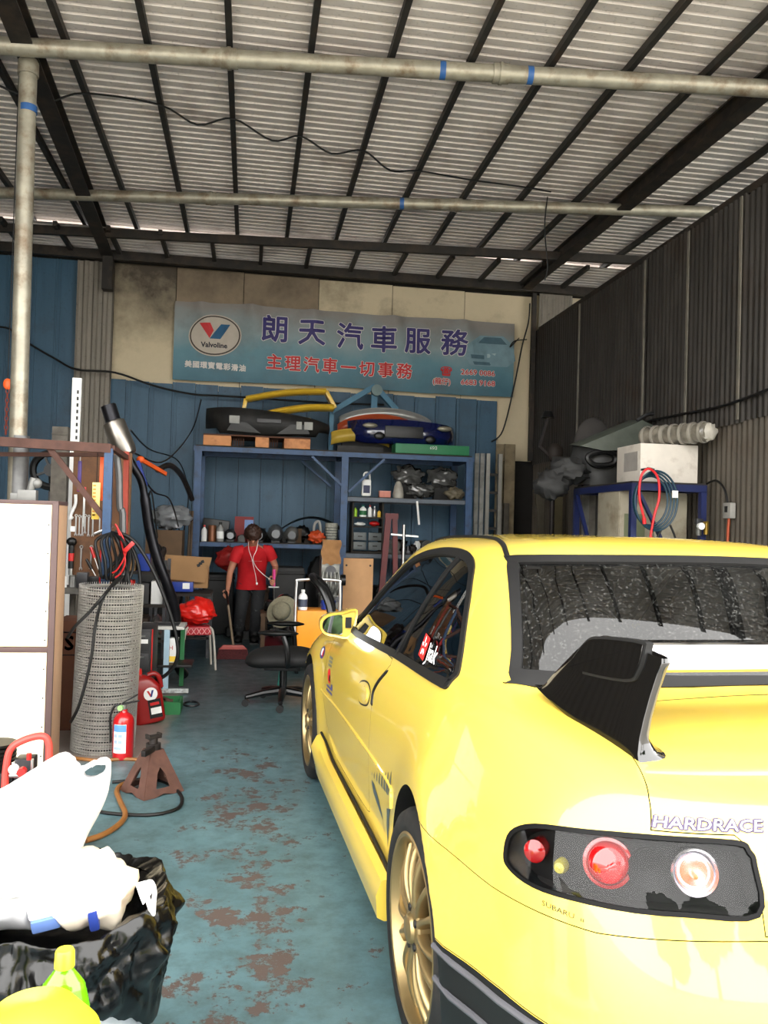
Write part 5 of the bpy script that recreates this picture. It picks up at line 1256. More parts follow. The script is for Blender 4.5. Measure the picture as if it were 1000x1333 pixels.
for k in range(8): mb.bar((rn.uniform(-.1, .1), rn.uniform(-.08, .08), .03+.008*k), (rn.uniform(-.1, .1), rn.uniform(-.08, .08), .035+.008*k), .03, .015)
mb.build('scrap', RUST, t)
# ---- stool with red lattice seat and the red bag
sc = fl(262, 868); st = thing('stool', 'metal-legged stool with a red lattice seat under the red bag', 'stool', (at(256, 860, 8.15).x, 8.15, 0), R(10)); zs = .41
WLEG = mat('cream_tube_leg', (.68, .66, .62), rough=.4, metal=.2, var=.08)
for sx, sy in ((-1, -1), (1, -1), (1, 1), (-1, 1)):
    MB().tube(crom([(sx*.10, sy*.10, zs-.01), (sx*.128, sy*.128, zs-.05), (sx*.145, sy*.145, .2), (sx*.16, sy*.16, .0)], 4), .0115, 8).build('leg', WLEG, st)
RSEAT = mat('red_seat', (.62, .10, .14), rough=.5)
MB().box((0, 0, zs-.045), (.235, .235, .085)).build('seat', RSEAT, st, bevel=.02)
for k in range(5):
    for s2 in (-1, 1):
        mb = MB(); mb.bar((-.10+.05*k-.02*s2, -.119, zs-.075), (-.10+.05*k+.02*s2, -.119, zs-.018), .006, .004, (0, 1, 0)); mb.build('lattice_strip', mat('pale_lattice', (.80, .55, .55), rough=.5), st)
REDBAG = mat('red_bag_film', (.78, .11, .08), rough=.3, var=.08, coat=.3)
mb = MB(); rb = at(254, 797, 8.15)
def rbag(u, v):
    a = 2*PI*u; t = PI*v; d = V((math.sin(t)*math.cos(a), math.sin(t)*math.sin(a), math.cos(t))); n1 = abs(noise.noise(d*2.4+V((5, 2, 1))))-.2; n2 = abs(noise.noise(d*6))-.2
    k = 1+.30*n1+.12*n2; return V((d.x*.195*k-.01, d.y*.15*k, (d.z*.115)*k*(1.15 if d.z > 0 else .9)+.03*max(0, d.z)*math.cos(a)))
mb.grid(rbag, 60, 34, cu=True); mb.ell((-.02, -.11, .03), (.045, .03, .03), 14, 10, nz=.6, seed=2, nsc=4)
solo('red_plastic_bag', mb, REDBAG, 'bright red knotted plastic bag resting on the stool', 'bag', (rb.x, 8.15, zs+.115), smooth=80)
# ---- cardboard flap and packages by the corner
q = at(244, 740, 8.9); t = thing('cardboard_box', 'opened brown cardboard box with faint black print left of the sweeper', 'box', (q.x, 8.95, at(244, 766, 8.9).z))
MB().box((0, .15, .10), (.42, .26, .20)).build('carton', CARD, t, bevel=.004)
mb = MB(); mb.prism([(-.26, -.05, .10), (.18, -.05, .06), (.25, -.09, .33), (-.22, -.10, .35)], (0, .012, 0)); mb.build('flap', CARD, t)
for k in range(3): MB().bar((.10+.02*k, -.088, .24+.02*k), (.13+.02*k, -.088, .25+.02*k), .006, .03).build('print_mark', BLACKP, t)
q = at(237, 760, 8.8); mb = MB(); mb.box((0, 0, 0), (.24, .12, .10)); t = solo('parts_box', mb, BLUE2, 'blue parts box with white label below the cardboard box', 'box', (q.x, 8.75, at(237, 766, 8.75).z+.02), bevel=.005); MB().box((.05, -.0615, .01), (.07, .002, .06)).build('label', WHITEP, t)
# support stack under them: low shelf
zsh = at(240, 768, 8.8).z-.03
sh_ = thing('low_shelf', 'dark low shelf carrying the boxes left of the sweeper', 'shelf', (at(236, 800, 8.95).x, 8.95, 0))
MB().box((0, .05, zsh-.015), (.62, .55, .03)).build('board', mat('dark_board', (.16, .14, .13), rough=.8), sh_)
MB().box((0, .05, .20), (.60, .53, .025)).build('board', mat('dark_board', (.16, .14, .13), rough=.8), sh_)
for sx in (-1, 1):
    for sy in (-.2, .3): MB().box((sx*.29, sy, (zsh-.03)/2), (.03, .03, zsh-.03)).build('leg', DSTEEL, sh_)
for k, (dx, w_, h_, m_, lab) in enumerate(((-.18, .2, .16, BLACKP, 'black case on the bottom of the low shelf'), (.06, .18, .2, mat('dim_brown_box', (.30, .24, .18), rough=.8), 'dim brown box on the bottom of the low shelf'), (.22, .10, .14, DSTEEL, 'grey metal can on the bottom of the low shelf'))):
    mb = MB(); mb.box((0, 0, h_/2), (w_, .25, h_)); solo('case', mb, m_, lab, 'case', (sh_.location.x+dx, 8.9, .213), bevel=.01)
# ================================================================ banner, storage rack and the things at the back
# ---- banner
BX0, BX1, BZ0, BZ1, BNY = -1.075, 3.67, 3.31, 4.37, 11.40
def bdisp(x, z):
    t = (z-BZ0)/(BZ1-BZ0); f = 0
    for cx in (-.72, -.05, .78, 1.9, 2.9):
        w_ = .10+.55*(1-t); f += .07*t*math.exp(-((x-cx-.25*(1-t))/(.09+.2*(1-t)))**2)
    return -.012-.02*math.sin(2.1*x+1.3)*(.5+.5*t)-f-.012*noise.noise(V((x*4, z*3, 1)))
m, b, N, L = nodemat('printed_banner_cloth'); tcn = N('ShaderNodeTexCoord'); sp = N('ShaderNodeSeparateXYZ'); L(tcn.outputs['Object'], sp.inputs[0])
n1 = nz(N, L, tcn.outputs['Object'], 2.2, 7, .6); zz = mth(N, L, 'ADD', sp.outputs['Z'], mth(N, L, 'MULTIPLY', mth(N, L, 'SUBTRACT', n1, .5), .55))
rp = N('ShaderNodeValToRGB'); L(mrange(N, L, zz, BZ0, BZ1), rp.inputs[0])
for k, (pos, c) in enumerate(((0.02, (.24, .40, .46)), (.35, (.34, .50, .55)), (.62, (.50, .57, .585)), (.95, (.50, .48, .46)))):
    e = rp.color_ramp.elements[k] if k < 2 else rp.color_ramp.elements.new(pos); e.position = pos; e.color = lin(c)+(1,)
L(mixc(N, L, mrange(N, L, nz(N, L, tcn.outputs['Object'], 1.4, 8, .65), .5, .75, 0, .6), rp.outputs['Color'], (.33, .34, .33)), b.inputs['Base Color']); b.inputs['Roughness'].default_value = .6
BANM = m
ban = thing('banner', 'long teal and grey cloth banner with purple and red Chinese lettering', 'banner')
def edge_z(x, t): return (BZ0+.012*math.sin(1.7*x)) if t == 0 else (BZ1-.012*abs(math.sin(2.3*x+.4)))
mb = MB()
def bfn(off):
    def f(u, v):
        x = BX0+(BX1-BX0)*u; z = edge_z(x, 0)*(1-v)+edge_z(x, 1)*v; return V((x, BNY+bdisp(x, z)+off, z))
    return f
mb.grid(bfn(0), 130, 30); mb.grid(bfn(.004), 130, 30)
mb.build('cloth', BANM, ban, smooth=80)
def bput(me, cx, cz, off=.003):
    bm = bmesh.new(); bm.from_mesh(me); bmesh.ops.triangulate(bm, faces=bm.faces)
    bmesh.ops.subdivide_edges(bm, edges=[e for e in bm.edges if e.calc_length() > .12], cuts=2, use_grid_fill=True)
    for v in bm.verts: x, z = v.co.x+cx, v.co.y+cz; v.co = V((x, BNY+bdisp(x, z)-off, z))
    bm.to_mesh(me); bm.free(); return me
def btext(name, body, size, px, py, m_, sx=1.0, bold=0.0, off=.010, parent=None):
    c = at(px, py, BNY-.03); me = bput(text_mesh(body, size, 0, 0, bold, 'CENTER', sx), c.x, c.z, off); me.materials.clear(); me.materials.append(m_); return link(name, me, parent or ban)
def bpoly(name, pts, m_, off=.003, parent=None):
    c = [at(a, b_, BNY-.03) for a, b_ in pts]; me = bpy.data.meshes.new(name); me.from_pydata([(p.x, p.z, 0) for p in c], [], [list(range(len(c)))]); bput(me, 0, 0, off); me.materials.append(m_); return link(name, me, parent or ban)
PURP = mat('purple_print', (.20, .17, .40), rough=.6, var=.1); REDI = mat('red_print', (.72, .15, .16), rough=.6, var=.1); WHI = mat('white_print', (.82, .80, .78), rough=.6, var=.06); DKI = mat('navy_print', (.10, .10, .16), rough=.6); BLI = mat('blue_print_ink', (.10, .32, .46), rough=.6); SIL = mat('silver_print', (.70, .66, .61), rough=.6, var=.06)
for k, (chh, x, y) in enumerate(zip('朗天汽車服務', (358, 406, 456, 500, 544, 591), (431, 435, 440, 444, 446, 449))):
    btext('large_character_edge', chh, .385, x, y, WHI, bold=.017, off=.010); btext('large_character', chh, .385, x, y, PURP, bold=.009, off=.015)
for k, chh in enumerate('主理汽車一切事務'):
    x = 357+24.2*k; y = 473+1.65*k; btext('red_character_edge', chh, .225, x, y, WHI, bold=.011); btext('red_character', chh, .225, x, y, REDI, bold=.005, off=.015)
for k, chh in enumerate('美國環寶電彩滑油'): btext('white_character', chh, .095, 245+10.1*k, 474+.85*k, WHI, bold=.004)
btext('phone_symbol', '☎', .13, 581, 484, REDI, bold=.004, off=.015)
for bod, x, y in (('2669 0086', 622, 486), ('6683 9168', 622, 499)):
    btext('phone_number_edge', bod, .105, x, y, WHI, sx=1.12, bold=.008); btext('phone_number', bod, .105, x, y, REDI, sx=1.12, bold=.002, off=.015)
btext('name_note_edge', '(龍仔)', .10, 575, 497, WHI, bold=.008); btext('name_note', '(龍仔)', .10, 575, 497, REDI, bold=.002, off=.015)
ec = (280, 437)
def ring_px(rx, ry, n=40): return [(ec[0]+rx*math.cos(2*PI*k/n), ec[1]+ry*math.sin(2*PI*k/n)+.0*k) for k in range(n)]
bpoly('emblem_edge', ring_px(34.5, 27), SIL, .010); bpoly('emblem_ring', ring_px(33, 25.6), mat('brown_print', (.25, .21, .18), rough=.6), .013); bpoly('emblem_field', ring_px(31.2, 23.8), SIL, .016)
bpoly('emblem_stroke', [(260, 421), (274, 421), (278.5, 431), (273, 441)], REDI, .020); bpoly('emblem_stroke', [(288, 422.5), (300, 423), (287, 442), (273, 441.5)], BLI, .0205)
btext('emblem_word', 'Valvoline', .095, 279, 450, DKI, bold=.003, off=.022)
# faint printed car at the right end
PALE = mat('pale_teal_print', (.45, .56, .60), rough=.6, var=.15); DKT = mat('dark_teal_print', (.27, .38, .43), rough=.6, var=.15)
bpoly('printed_car', [(603, 462), (608, 449), (625, 437), (655, 438), (668, 450), (671, 470), (660, 478), (612, 476)], PALE, .008)
bpoly('printed_car_glass', [(622, 447), (630, 439), (652, 440), (660, 449)], DKT, .010); bpoly('printed_car_grille', [(612, 462), (630, 463), (630, 468), (613, 467)], DKT, .010); bpoly('printed_car_lamp', [(634, 461), (646, 460), (643, 466), (634, 466)], mat('lamp_print', (.62, .70, .72), rough=.6), .010); bpoly('printed_car_intake', [(615, 471), (640, 472), (638, 476), (617, 475)], DKT, .010)
# ---- wall cables
wc = MB(); wc.tube(crom([at(-10, 425, 11.25), at(12, 428, 11.25), at(36, 446, 11.25), at(70, 466, 11.25), at(100, 481, 11.2), at(150, 485, 11.2), at(200, 502, 11.25), at(250, 513, 11.25), at(300, 516, 11.25), at(420, 524, 11.3), at(500, 527, 11.3)], 6), .014, 7); solo('wall_cable', wc, CABLE, 'thick black cable sagging along the blue back wall below the banner', 'cable')
wc = MB(); wc.tube(crom([at(690, 395, 11.3), at(688, 420, 11.3), at(680, 450, 11.3), at(670, 500, 11.3), at(655, 560, 11.3), at(640, 575, 11.3)], 6), .011, 7); wc.tube(crom([at(676, 440, 11.3), at(664, 452, 11.3), at(670, 444, 11.3), at(686, 442, 11.3)], 5), .008, 6); solo('wall_cable', wc, CABLE, 'black cable hanging beside the right end of the banner', 'cable')
# ---- blue storage rack
RX0, RX1, RXM, RF, RB, RTOP = at(257, 640, 10.4).x, at(610, 640, 10.4).x, at(448, 640, 10.4).x, 10.4, 11.2, 2.33
SHL = at(300, 706, 10.4).z; SHR = at(530, 649, 10.4).z; SHR2 = at(540, 722, 10.4).z
rk = thing('storage_rack', 'large blue steel storage rack against the back wall', 'rack')
for x in (RX0, RXM, RX1):
    for y in (RF, RB): MB().box((x, y, (RTOP-.06)/2), (.085, .06, RTOP-.06)).build('post', BLUEP, rk)
for y in (RF, RB): MB().box(((RX0+RX1)/2, y, RTOP-.03), (RX1-RX0+.12, .06, .06)).build('top_beam', BLUEP, rk)
for x in (RX0, RXM, RX1): MB().box((x, (RF+RB)/2, RTOP-.03), (.06, RB-RF-.06, .06)).build('cross_beam', BLUEP, rk)
DKB = mat('dark_shelf_board', (.17, .15, .13), rough=.8, var=.25)
MB().box(((RX0+RX1)/2, (RF+RB)/2, RTOP+.010), (RX1-RX0+.08, RB-RF-.04, .02)).build('top_board', DKB, rk)
for x0, x1, z in ((RX0, RXM, SHL), (RXM, RX1, SHR), (RXM, RX1, SHR2)):
    for y in (RF, RB): MB().box(((x0+x1)/2, y, z-.03), (x1-x0-.09, .04, .05)).build('shelf_beam', BLUEP if z == SHL else mat('grey_blue_paint', (.33, .36, .40), rough=.5, var=.15), rk)
    MB().box(((x0+x1)/2, (RF+RB)/2, z-.004), (x1-x0-.09, RB-RF-.05, .016)).build('shelf_board', DKB, rk)
MB().bar((RXM-.42, RF-.02, RTOP-.07), (RXM-.04, RF-.02, RTOP-.42), .035, .03).build('brace', BLUEP, rk); MB().bar((RXM+.50, RF-.02, RTOP-.07), (RXM+.05, RF-.02, RTOP-.50), .05, .03).build('brace', BLUEP, rk); MB().bar((RXM-.5, RB-.04, RTOP-.07), (RXM-.1, RB-.04, RTOP-.4), .035, .03).build('brace', BLUEP, rk)
TOPZ = RTOP+.021
def shell(fn, nu, nv, th=.02):
    mb = MB(); mb.grid(fn, nu, nv)
    def f2(u, v): p_ = fn(u, v); return p_+V((0, th, 0))
    mb.grid(f2, nu, nv)
    for (a_, b_) in (((0, 0), (1, 0)), ((0, 1), (1, 1))):
        mb.grid(lambda u, v: (fn(u, a_[1]) if v < .5 else f2(u, a_[1])), nu, 2)
    for e in (0, 1): mb.grid(lambda u, v: (fn(e, u) if v < .5 else f2(e, u)), nv, 2)
    return mb
def bumper(w_, dp, h_, bow=.06, arch=0.0, ex=4):
    def f(u, v):
        s_ = 2*u-1; x = w_/2*s_*(1-.06*abs(s_)**6); y = dp*abs(s_)**ex-bow*math.sin(PI*min(1, v*1.1)); z = h_*v+arch*(1-s_*s_)
        return V((x, y, z))
    return shell(f, 40, 10, .025)
# pallet and black bumper on the left of the rack top
pal = thing('pallet', 'orange-brown pallet on top of the blue rack under the black bumper', 'pallet', (at(335, 575, 10.55).x, 10.72, TOPZ))
PO = mat('orange_brown_plastic', (.78, .53, .33), rough=.6, var=.1, dirt=(.5, .28, .15), dirtamt=.3); pw = at(404, 575, 10.5).x-at(265, 575, 10.5).x
for sx, wd in ((-pw/2+.17, .34), (.06, .17), (pw/2-.165, .33)): MB().box((sx, 0, .065), (wd, .55, .13)).build('block', PO, pal, bevel=.012)
for k in range(11): MB().box((-pw/2+.37+.03*(k % 5)+(0 if k < 5 else .42), -.20, .06), (.008, .02, .09)).build('grating_bar', mat('brown_grating', (.33, .20, .13), rough=.7), pal)
MB().box((0, 0, .135), (pw, .56, .018)).build('deck', mat('brown_grating', (.33, .20, .13), rough=.7), pal)
bz = TOPZ+.146; q = at(350, 560, 10.5)
bb = thing('car_bumper', 'large matt black car bumper on the orange pallet on the rack', 'bumper', (q.x, 10.62, bz))
MATB = mat('matt_black_plastic', (.085, .083, .08), rough=.6, var=.2, dirt=(.16, .15, .14), dirtamt=.4)
def bbf(u, v):
    s_ = 2*u-1; top = .34-.07*s_-.04*s_*s_; bot = .02+.03*abs(s_)+(.06 if abs(s_) > .8 else 0)
    return V((.80*s_, .30*abs(s_)**4-.06*math.sin(PI*v), bot+(top-bot)*v))
MB_ = shell(bbf, 44, 12, .03); MB_.build('skin', MATB, bb, smooth=60)
MB().box((0, -.075, .20), (.30, .03, .05)).build('centre_bar', mat('mid_grey_plastic', (.30, .30, .31), rough=.5), bb, bevel=.006)
MB().prism([(-.52, -.066, .06), (-.10, -.085, .04), (-.28, -.085, .17), (-.46, -.08, .17)], (0, .03, 0)).build('lower_intake', BLACKP, bb); MB().prism([(.52, -.066, .06), (.10, -.085, .04), (.28, -.085, .17), (.46, -.08, .17)], (0, .03, 0)).build('lower_intake', BLACKP, bb)
for dx, w2 in ((-.43, .13), (.50, .11), (.38, .07)): MB().box((dx, -.075, .20+(.0 if dx < 0 else -.04)), (w2, .02, .10)).build('foam_insert', mat('pale_foam', (.62, .62, .60), rough=.7, var=.1), bb, bevel=.008)
wp = thing('white_bonnet', 'white curved car panel lying on the black bumper', 'car panel', (at(355, 541, 10.6).x, 10.70, bz+.262))
shell(lambda u, v: V((-.50+1.0*u, .20*v, .04*(1-u)+.012*math.sin(PI*v)+.02)), 20, 6, .012).build('panel', mat('greyish_white_paint', (.74, .73, .70), rough=.4, var=.08), wp)
# yellow rear spoiler
SPY = 10.85; YSP = mat('yellow_spoiler_paint', (.82, .67, .20), rough=.35, var=.05, coat=.4)
ys = thing('yellow_spoiler', 'yellow car spoiler lying on the parts on top of the rack', 'spoiler', (at(378, 530, SPY).x, SPY, bz+.40)); o0 = V((at(378, 530, SPY).x, SPY, bz+.40))
def blade(p0, p1, arc, w0, th):
    def f(u, v):
        p_ = p0.lerp(p1, u)+V((0, 0, arc*math.sin(PI*u))); a = 2*PI*v; return p_+V((0, w0*math.cos(a), th*math.sin(a)))
    mb = MB(); mb.grid(f, 24, 14, cv=True); mb.add([f(0, k/14) for k in range(14)], [list(range(14))]); mb.add([f(1, k/14) for k in range(14)], [list(range(14))]); return mb
A_, B_, C_, D_ = at(320, 520, SPY)-o0, at(424, 510, SPY)-o0, at(316, 543, SPY)-o0, at(436, 532, SPY)-o0
blade(A_, B_, .035, .13, .045).build('upper_blade', YSP, ys, smooth=60); blade(at(345, 540, SPY)-o0, at(434, 531, SPY)-o0, .035, .13, .05).build('lower_blade', YSP, ys, smooth=60)
MB().bar(A_, C_, .05, .18, (0, 1, 0)).build('end_plate', YSP, ys, bevel=.01); MB().bar(B_, D_, .05, .18, (0, 1, 0)).build('end_plate', YSP, ys, bevel=.01)
# bumpers on the right half: silver, orange, yellow, blue
def put_bumper(name, label, m_, px, py, Y, w_, dp, h_, z, arch=0.0, bow=.05):
    q = at(px, py, Y); t = thing(name, label, 'bumper', (q.x, Y, z), group='painted bumpers stacked on the rack'); bumper(w_, dp, h_, bow, arch).build('skin', m_, t, smooth=60); return t
SILB = mat('silver_bumper_paint', (.62, .62, .61), rough=.3, metal=.4, var=.06, coat=.5); ORB = mat('copper_bumper_paint', (.60, .25, .13), rough=.35, var=.08, coat=.5); YLB = mat('mustard_bumper_paint', (.66, .55, .20), rough=.45, var=.1); BLB = mat('dark_blue_bumper_paint', (.04, .075, .25), rough=.2, var=.1, coat=1.0)
t = put_bumper('car_bumper', 'silver car bumper at the back of the stack on the rack', SILB, 503, 560, 11.02, 1.36, .10, .14, TOPZ+.38, .14); 
mb = MB(); mb.box((0, .05, -.2), (1.2, .03, .37)); mb.build('mount_bracket', MATB, t)
t = put_bumper('car_bumper', 'copper orange car bumper behind the blue one on the rack', ORB, 495, 560, 10.87, 1.20, .10, .16, TOPZ+.24, .15); mb = MB(); mb.box((0, .05, -.11), (1.0, .03, .23)); mb.build('mount_bracket', MATB, t)
t = put_bumper('car_bumper', 'mustard yellow car bumper under the orange one on the rack', YLB, 470, 565, 10.72, .82, .06, .17, TOPZ+.10, .06); mb = MB(); mb.box((0, .05, -.045), (.6, .03, .09)); mb.build('mount_bracket', MATB, t)
q = at(528, 565, 10.5); bl = thing('car_bumper', 'glossy dark blue car bumper on the front edge of the rack', 'bumper', (q.x, 10.58, TOPZ+.13), group='painted bumpers stacked on the rack')
def blf(u, v):
    s_ = 2*u-1; top = .30+.02*(1-s_*s_)-.03*max(0, s_); bot = .0+.05*max(0, abs(s_)-.7)/.3
    return V((.72*s_, .26*abs(s_)**5-.07*math.sin(PI*v)*(1-.3*v), bot+(top-bot)*v))
shell(blf, 44, 12, .025).build('skin', BLB, bl, smooth=60)
MB().box((-.02, -.085, .15), (.50, .035, .15)).build('number_plate_opening', BLACKP, bl, bevel=.01)
for dx in (-.46, .52): MB().ell((dx, -.055, .22), (.10, .03, .035), 16, 8).build('corner_lamp', mat('dim_clear_lamp', (.50, .48, .42), rough=.2, metal=.3), bl)
MB().ell((-.34, -.075, .09), (.07, .02, .05), 14, 8).build('fog_opening', BLACKP, bl); MB().ell((.33, -.075, .07), (.07, .02, .05), 14, 8).build('fog_opening', BLACKP, bl)
gb = thing('green_case', 'flat green case at the front edge of the rack top', 'case', (at(563, 585, 10.42).x, 10.55, TOPZ)); gw = at(611, 585, 10.42).x-at(515, 585, 10.42).x
MB().box((0, 0, .063), (gw, .30, .126)).build('body', mat('green_case_plastic', (.14, .44, .28), rough=.5, var=.08), gb, bevel=.008); text('printed_mark', 'D59', .055, WHI, gb, basis((.01, -.1515, .085), (-1, 0, 0), (0, 0, -1)))
# blue gable-like panel with a round lamp, behind the bumpers
gp = thing('blue_lid_frame', 'blue gabled metal frame with a round grey fitting behind the bumpers', 'frame', (at(473, 535, 11.08).x, 11.08, TOPZ)); o0 = V((at(473, 535, 11.08).x, 11.08, TOPZ))
a_, b_, c_ = at(432, 536, 11.08)-o0, at(488, 503, 11.08)-o0, at(516, 534, 11.08)-o0
TB = mat('teal_blue_paint', (.20, .40, .50), rough=.5, var=.1)
MB().bar(a_, b_, .10, .07).build('slope_bar', TB, gp); MB().bar(b_, c_, .10, .07).build('slope_bar', TB, gp); MB().box((b_.x, .02, (b_.z)/2), (.08, .05, b_.z)).build('upright', TB, gp)
for q in (a_, c_): MB().box((q.x, .02, q.z/2), (.06, .05, q.z)).build('upright', TB, gp)
MB().cyl(b_+V((.02, -.08, -.06)), b_+V((.02, .0, -.06)), .075, n=20).build('round_fitting', mat('dull_green_grey', (.38, .46, .46), rough=.5), gp)
# ---- clutter on the left shelf
def bottle(name, label, px, Y, z, r, h_, m_, capm, cat='bottle', group=None, lab=None):
    t = thing(name, label, cat, (at(px, 690, Y).x, Y, z), group=group); MB().lathe([(.0001, 0), (r*.94, 0), (r, .008), (r, h_*.62), (r*.85, h_*.72), (r*.36, h_*.84), (r*.34, h_*.9)], 18).build('body', m_, t); MB().cyl((0, 0, h_*.88), (0, 0, h_), r*.42, n=14).build('cap', capm, t)
    if lab: MB().lathe([(r*1.01, h_*.15), (r*1.015, h_*.16), (r*1.015, h_*.52), (r*1.01, h_*.53)], 18, cap=False).build('label', lab, t)
    return t
zs = SHL+.005
bottle('spray_bottle', 'small pale bottle at the left end of the lower left rack shelf', 266, 10.5, zs, .035, .20, WHITEP, REDP); bottle('oil_bottle', 'silver-grey bottle beside the copper tin on the left rack shelf', 287, 10.5, zs, .045, .24, mat('silver_plastic', (.55, .55, .54), rough=.4, metal=.2), BLACKP, lab=WHITEP)
mb = MB(); mb.lathe([(.0001, 0), (.05, 0), (.05, .19), (.045, .2), (.0001, .2)], 18); solo('copper_tin', mb, mat('copper_brown_tin', (.45, .28, .18), rough=.4, metal=.4), 'copper-brown tin on the left rack shelf', 'tin', (at(276, 690, 10.5).x, 10.55, zs))
t = thing('parts_carton', 'red and blue parts carton standing on the left rack shelf', 'carton', (at(318, 680, 10.8).x, 10.86, zs)); MB().box((0, 0, .16), (.24, .18, .32)).build('carton', mat('dull_red_card', (.48, .18, .18), rough=.7, var=.1), t, bevel=.004); MB().box((.06, -.091, .20), (.11, .003, .16)).build('blue_panel', mat('pale_blue_card', (.45, .55, .72), rough=.7), t)
mb = MB(); mb.box((0, 0, .12), (.34, .24, .24), (0, R(6), 0)); solo('black_case', mb, BLACKP, 'black case at the back of the left rack shelf behind the bottles', 'case', (at(281, 680, 10.9).x, 10.94, zs+.02), bevel=.02)
for k, (px, s3, m_, nm, lab) in enumerate(((300, (.075, .07, .075), DSTEEL, 'headlamp', 'round chrome headlamp lying on the left rack shelf'), (335, (.12, .10, .09), BLACKP, 'air_filter_box', 'black air filter housing mid left rack shelf'), (359, (.095, .09, .11), mat('smoky_grey_plastic', (.26, .27, .28), rough=.3), 'headlamp', 'smoky grey headlamp on the left rack shelf'), (380, (.09, .09, .10), mat('grey_alloy', (.38, .38, .37), rough=.5, metal=.5), 'alternator', 'grey alternator right of the smoky headlamp on the rack shelf'))):
    t = thing(nm, lab, 'car part', (at(px, 695, 10.52).x, 10.58, zs)); mb = MB(); mb.ell((0, 0, s3[2]*1.1), s3, 18, 12, nz=.18, seed=k+20, nsc=3); mb.build('housing', m_, t); MB().cyl((0, -s3[1]*.92, s3[2]), (0, -s3[1]*1.12, s3[2]), s3[0]*.55, n=18).build('face', mat('dim_lens', (.30, .31, .32), rough=.15, metal=.4), t); MB().box((0, 0, .012), (s3[0]*1.1, s3[1], .024)).build('foot', BLACKP, t)
# black wheel-arch liner arching over the right end of that shelf, orange parts, perforated pot
t = thing('arch_liner', 'black curved wheel arch liner on the right of the left rack shelf', 'car part', (at(408, 690, 10.8).x, 10.75, zs)); shell(lambda u, v: V((-.42+.84*u, .22*v, .05+.30*math.sin(PI*(.15+.72*u))-.03*v)), 30, 6, .02).build('liner', BLACKP, t, smooth=60); MB().box((-.38, .1, .07), (.05, .15, .14)).build('foot', BLACKP, t); MB().box((.39, .1, .08), (.05, .15, .16)).build('foot', BLACKP, t)
mb = MB(); mb.ell((0, 0, .07), (.105, .075, .07), 24, 14, nz=.7, seed=31, nsc=4); solo('orange_harness', mb, mat('orange_wrap', (.75, .28, .12), rough=.5, var=.2), 'tangle of orange wrapped parts at the right of the left rack shelf', 'harness', (at(412, 692, 10.5).x, 10.5, zs), smooth=70)
mb = MB(); mb.tube(crom([(0, 0, .02), (0, 0, .2), (.02, 0, .27), (.06, 0, .28), (.08, 0, .2), (.09, 0, .05)], 5), .018, 8); solo('bent_tube', mb, mat('clear_tube_grey', (.60, .60, .58), rough=.25), 'bent pale tube standing behind the orange parts', 'tube', (at(409, 690, 10.62).x, 10.64, zs))
t = thing('perforated_pot', 'pale perforated metal pot beside the middle rack post', 'pot', (at(432, 690, 10.52).x, 10.55, zs)); MB().lathe([(.0001, 0), (.075, 0), (.085, .25), (.078, .27), (.0001, .27)], 22).build('pot', mat('pale_perforated', (.58, .58, .54), rough=.6, var=.3, scale=60), t)
for k in range(6): MB().lathe([(.0765+.0016*k, .03+.035*k), (.08+.0016*k, .034+.035*k), (.0775+.0016*k, .038+.035*k)], 22, cap=False).build('band', DSTEEL, t)
# ---- right half: top shelf
zr = SHR+.005
t = thing('oil_can', 'white oil can with a dark label on the upper right rack shelf', 'oil can', (at(477, 640, 10.5).x, 10.52, zr)); MB().box((0, 0, .12), (.12, .08, .22)).build('body', WHITEP, t, bevel=.025); MB().tube(crom([(-.03, 0, .22), (-.03, 0, .30), (.03, 0, .31), (.045, 0, .22)], 5), .012, 8).build('handle', WHITEP, t); MB().box((0, -.041, .10), (.085, .003, .10)).build('label', mat('navy_label', (.10, .13, .28), rough=.5), t); MB().cyl((-.045, 0, .22), (-.045, 0, .25), .016, n=12).build('cap', BLACKP, t)
t = thing('pink_box', 'small salmon pink box on the upper right rack shelf', 'box', (at(501, 642, 10.48).x, 10.5, zr)); MB().box((0, 0, .04), (.145, .10, .075)).build('carton', mat('salmon_card', (.76, .50, .44), rough=.7), t, bevel=.003); MB().box((0, 0, .080), (.149, .104, .012)).build('lid', mat('salmon_lid', (.80, .60, .54), rough=.7), t)
t = thing('wrapped_bundle', 'pale wrapped pointed bundle standing on the upper right rack shelf', 'bundle', (at(519, 642, 10.5).x, 10.52, zr)); MB().lathe([(.0001, 0), (.07, 0), (.075, .05), (.055, .15), (.03, .21), (.0001, .225)], 16).build('bundle', mat('pale_wrap', (.62, .60, .56), rough=.5, var=.2), t)
FILMG = mat('grey_stretch_film', (.30, .30, .295), rough=.18, var=.45, scale=7, coat=.8)
for px, Y, sx, sz, zc, sd, lab in ((530, 10.85, .20, .15, .30, 1, 'plastic-wrapped dark bumper hung high at the left of the right rack bay'), (575, 10.85, .20, .14, .29, 2, 'plastic-wrapped dark bumper hung high at the right of the right rack bay')):
    t = thing('wrapped_bumper', lab, 'bumper', (at(px, 630, Y).x, Y, zr)); mb = MB(); mb.ell((0, 0, zc), (sx, .14, sz), 34, 18, nz=.5, seed=sd+40, nsc=2.6); mb.build('film', FILMG, t, smooth=80); MB().box((0, 0, zc/2-.02), (sx*1.1, .12, zc-.05)).build('core', MATB, t)
for px, Y, sx, sz, sd, lab in ((548, 10.5, .17, .09, 5, 'crumpled film-wrapped part at the front of the upper right shelf'), (592, 10.5, .12, .08, 6, 'grey-brown wrapped part at the right end of the upper right shelf')):
    mb = MB(); mb.ell((0, 0, sz), (sx, .10, sz), 28, 16, nz=.45, seed=sd, nsc=3); solo('wrapped_part', mb, FILMG if sd == 5 else mat('olive_wrap', (.40, .37, .30), rough=.5, var=.3), lab, 'car part', (at(px, 645, Y).x, Y, zr), smooth=80)
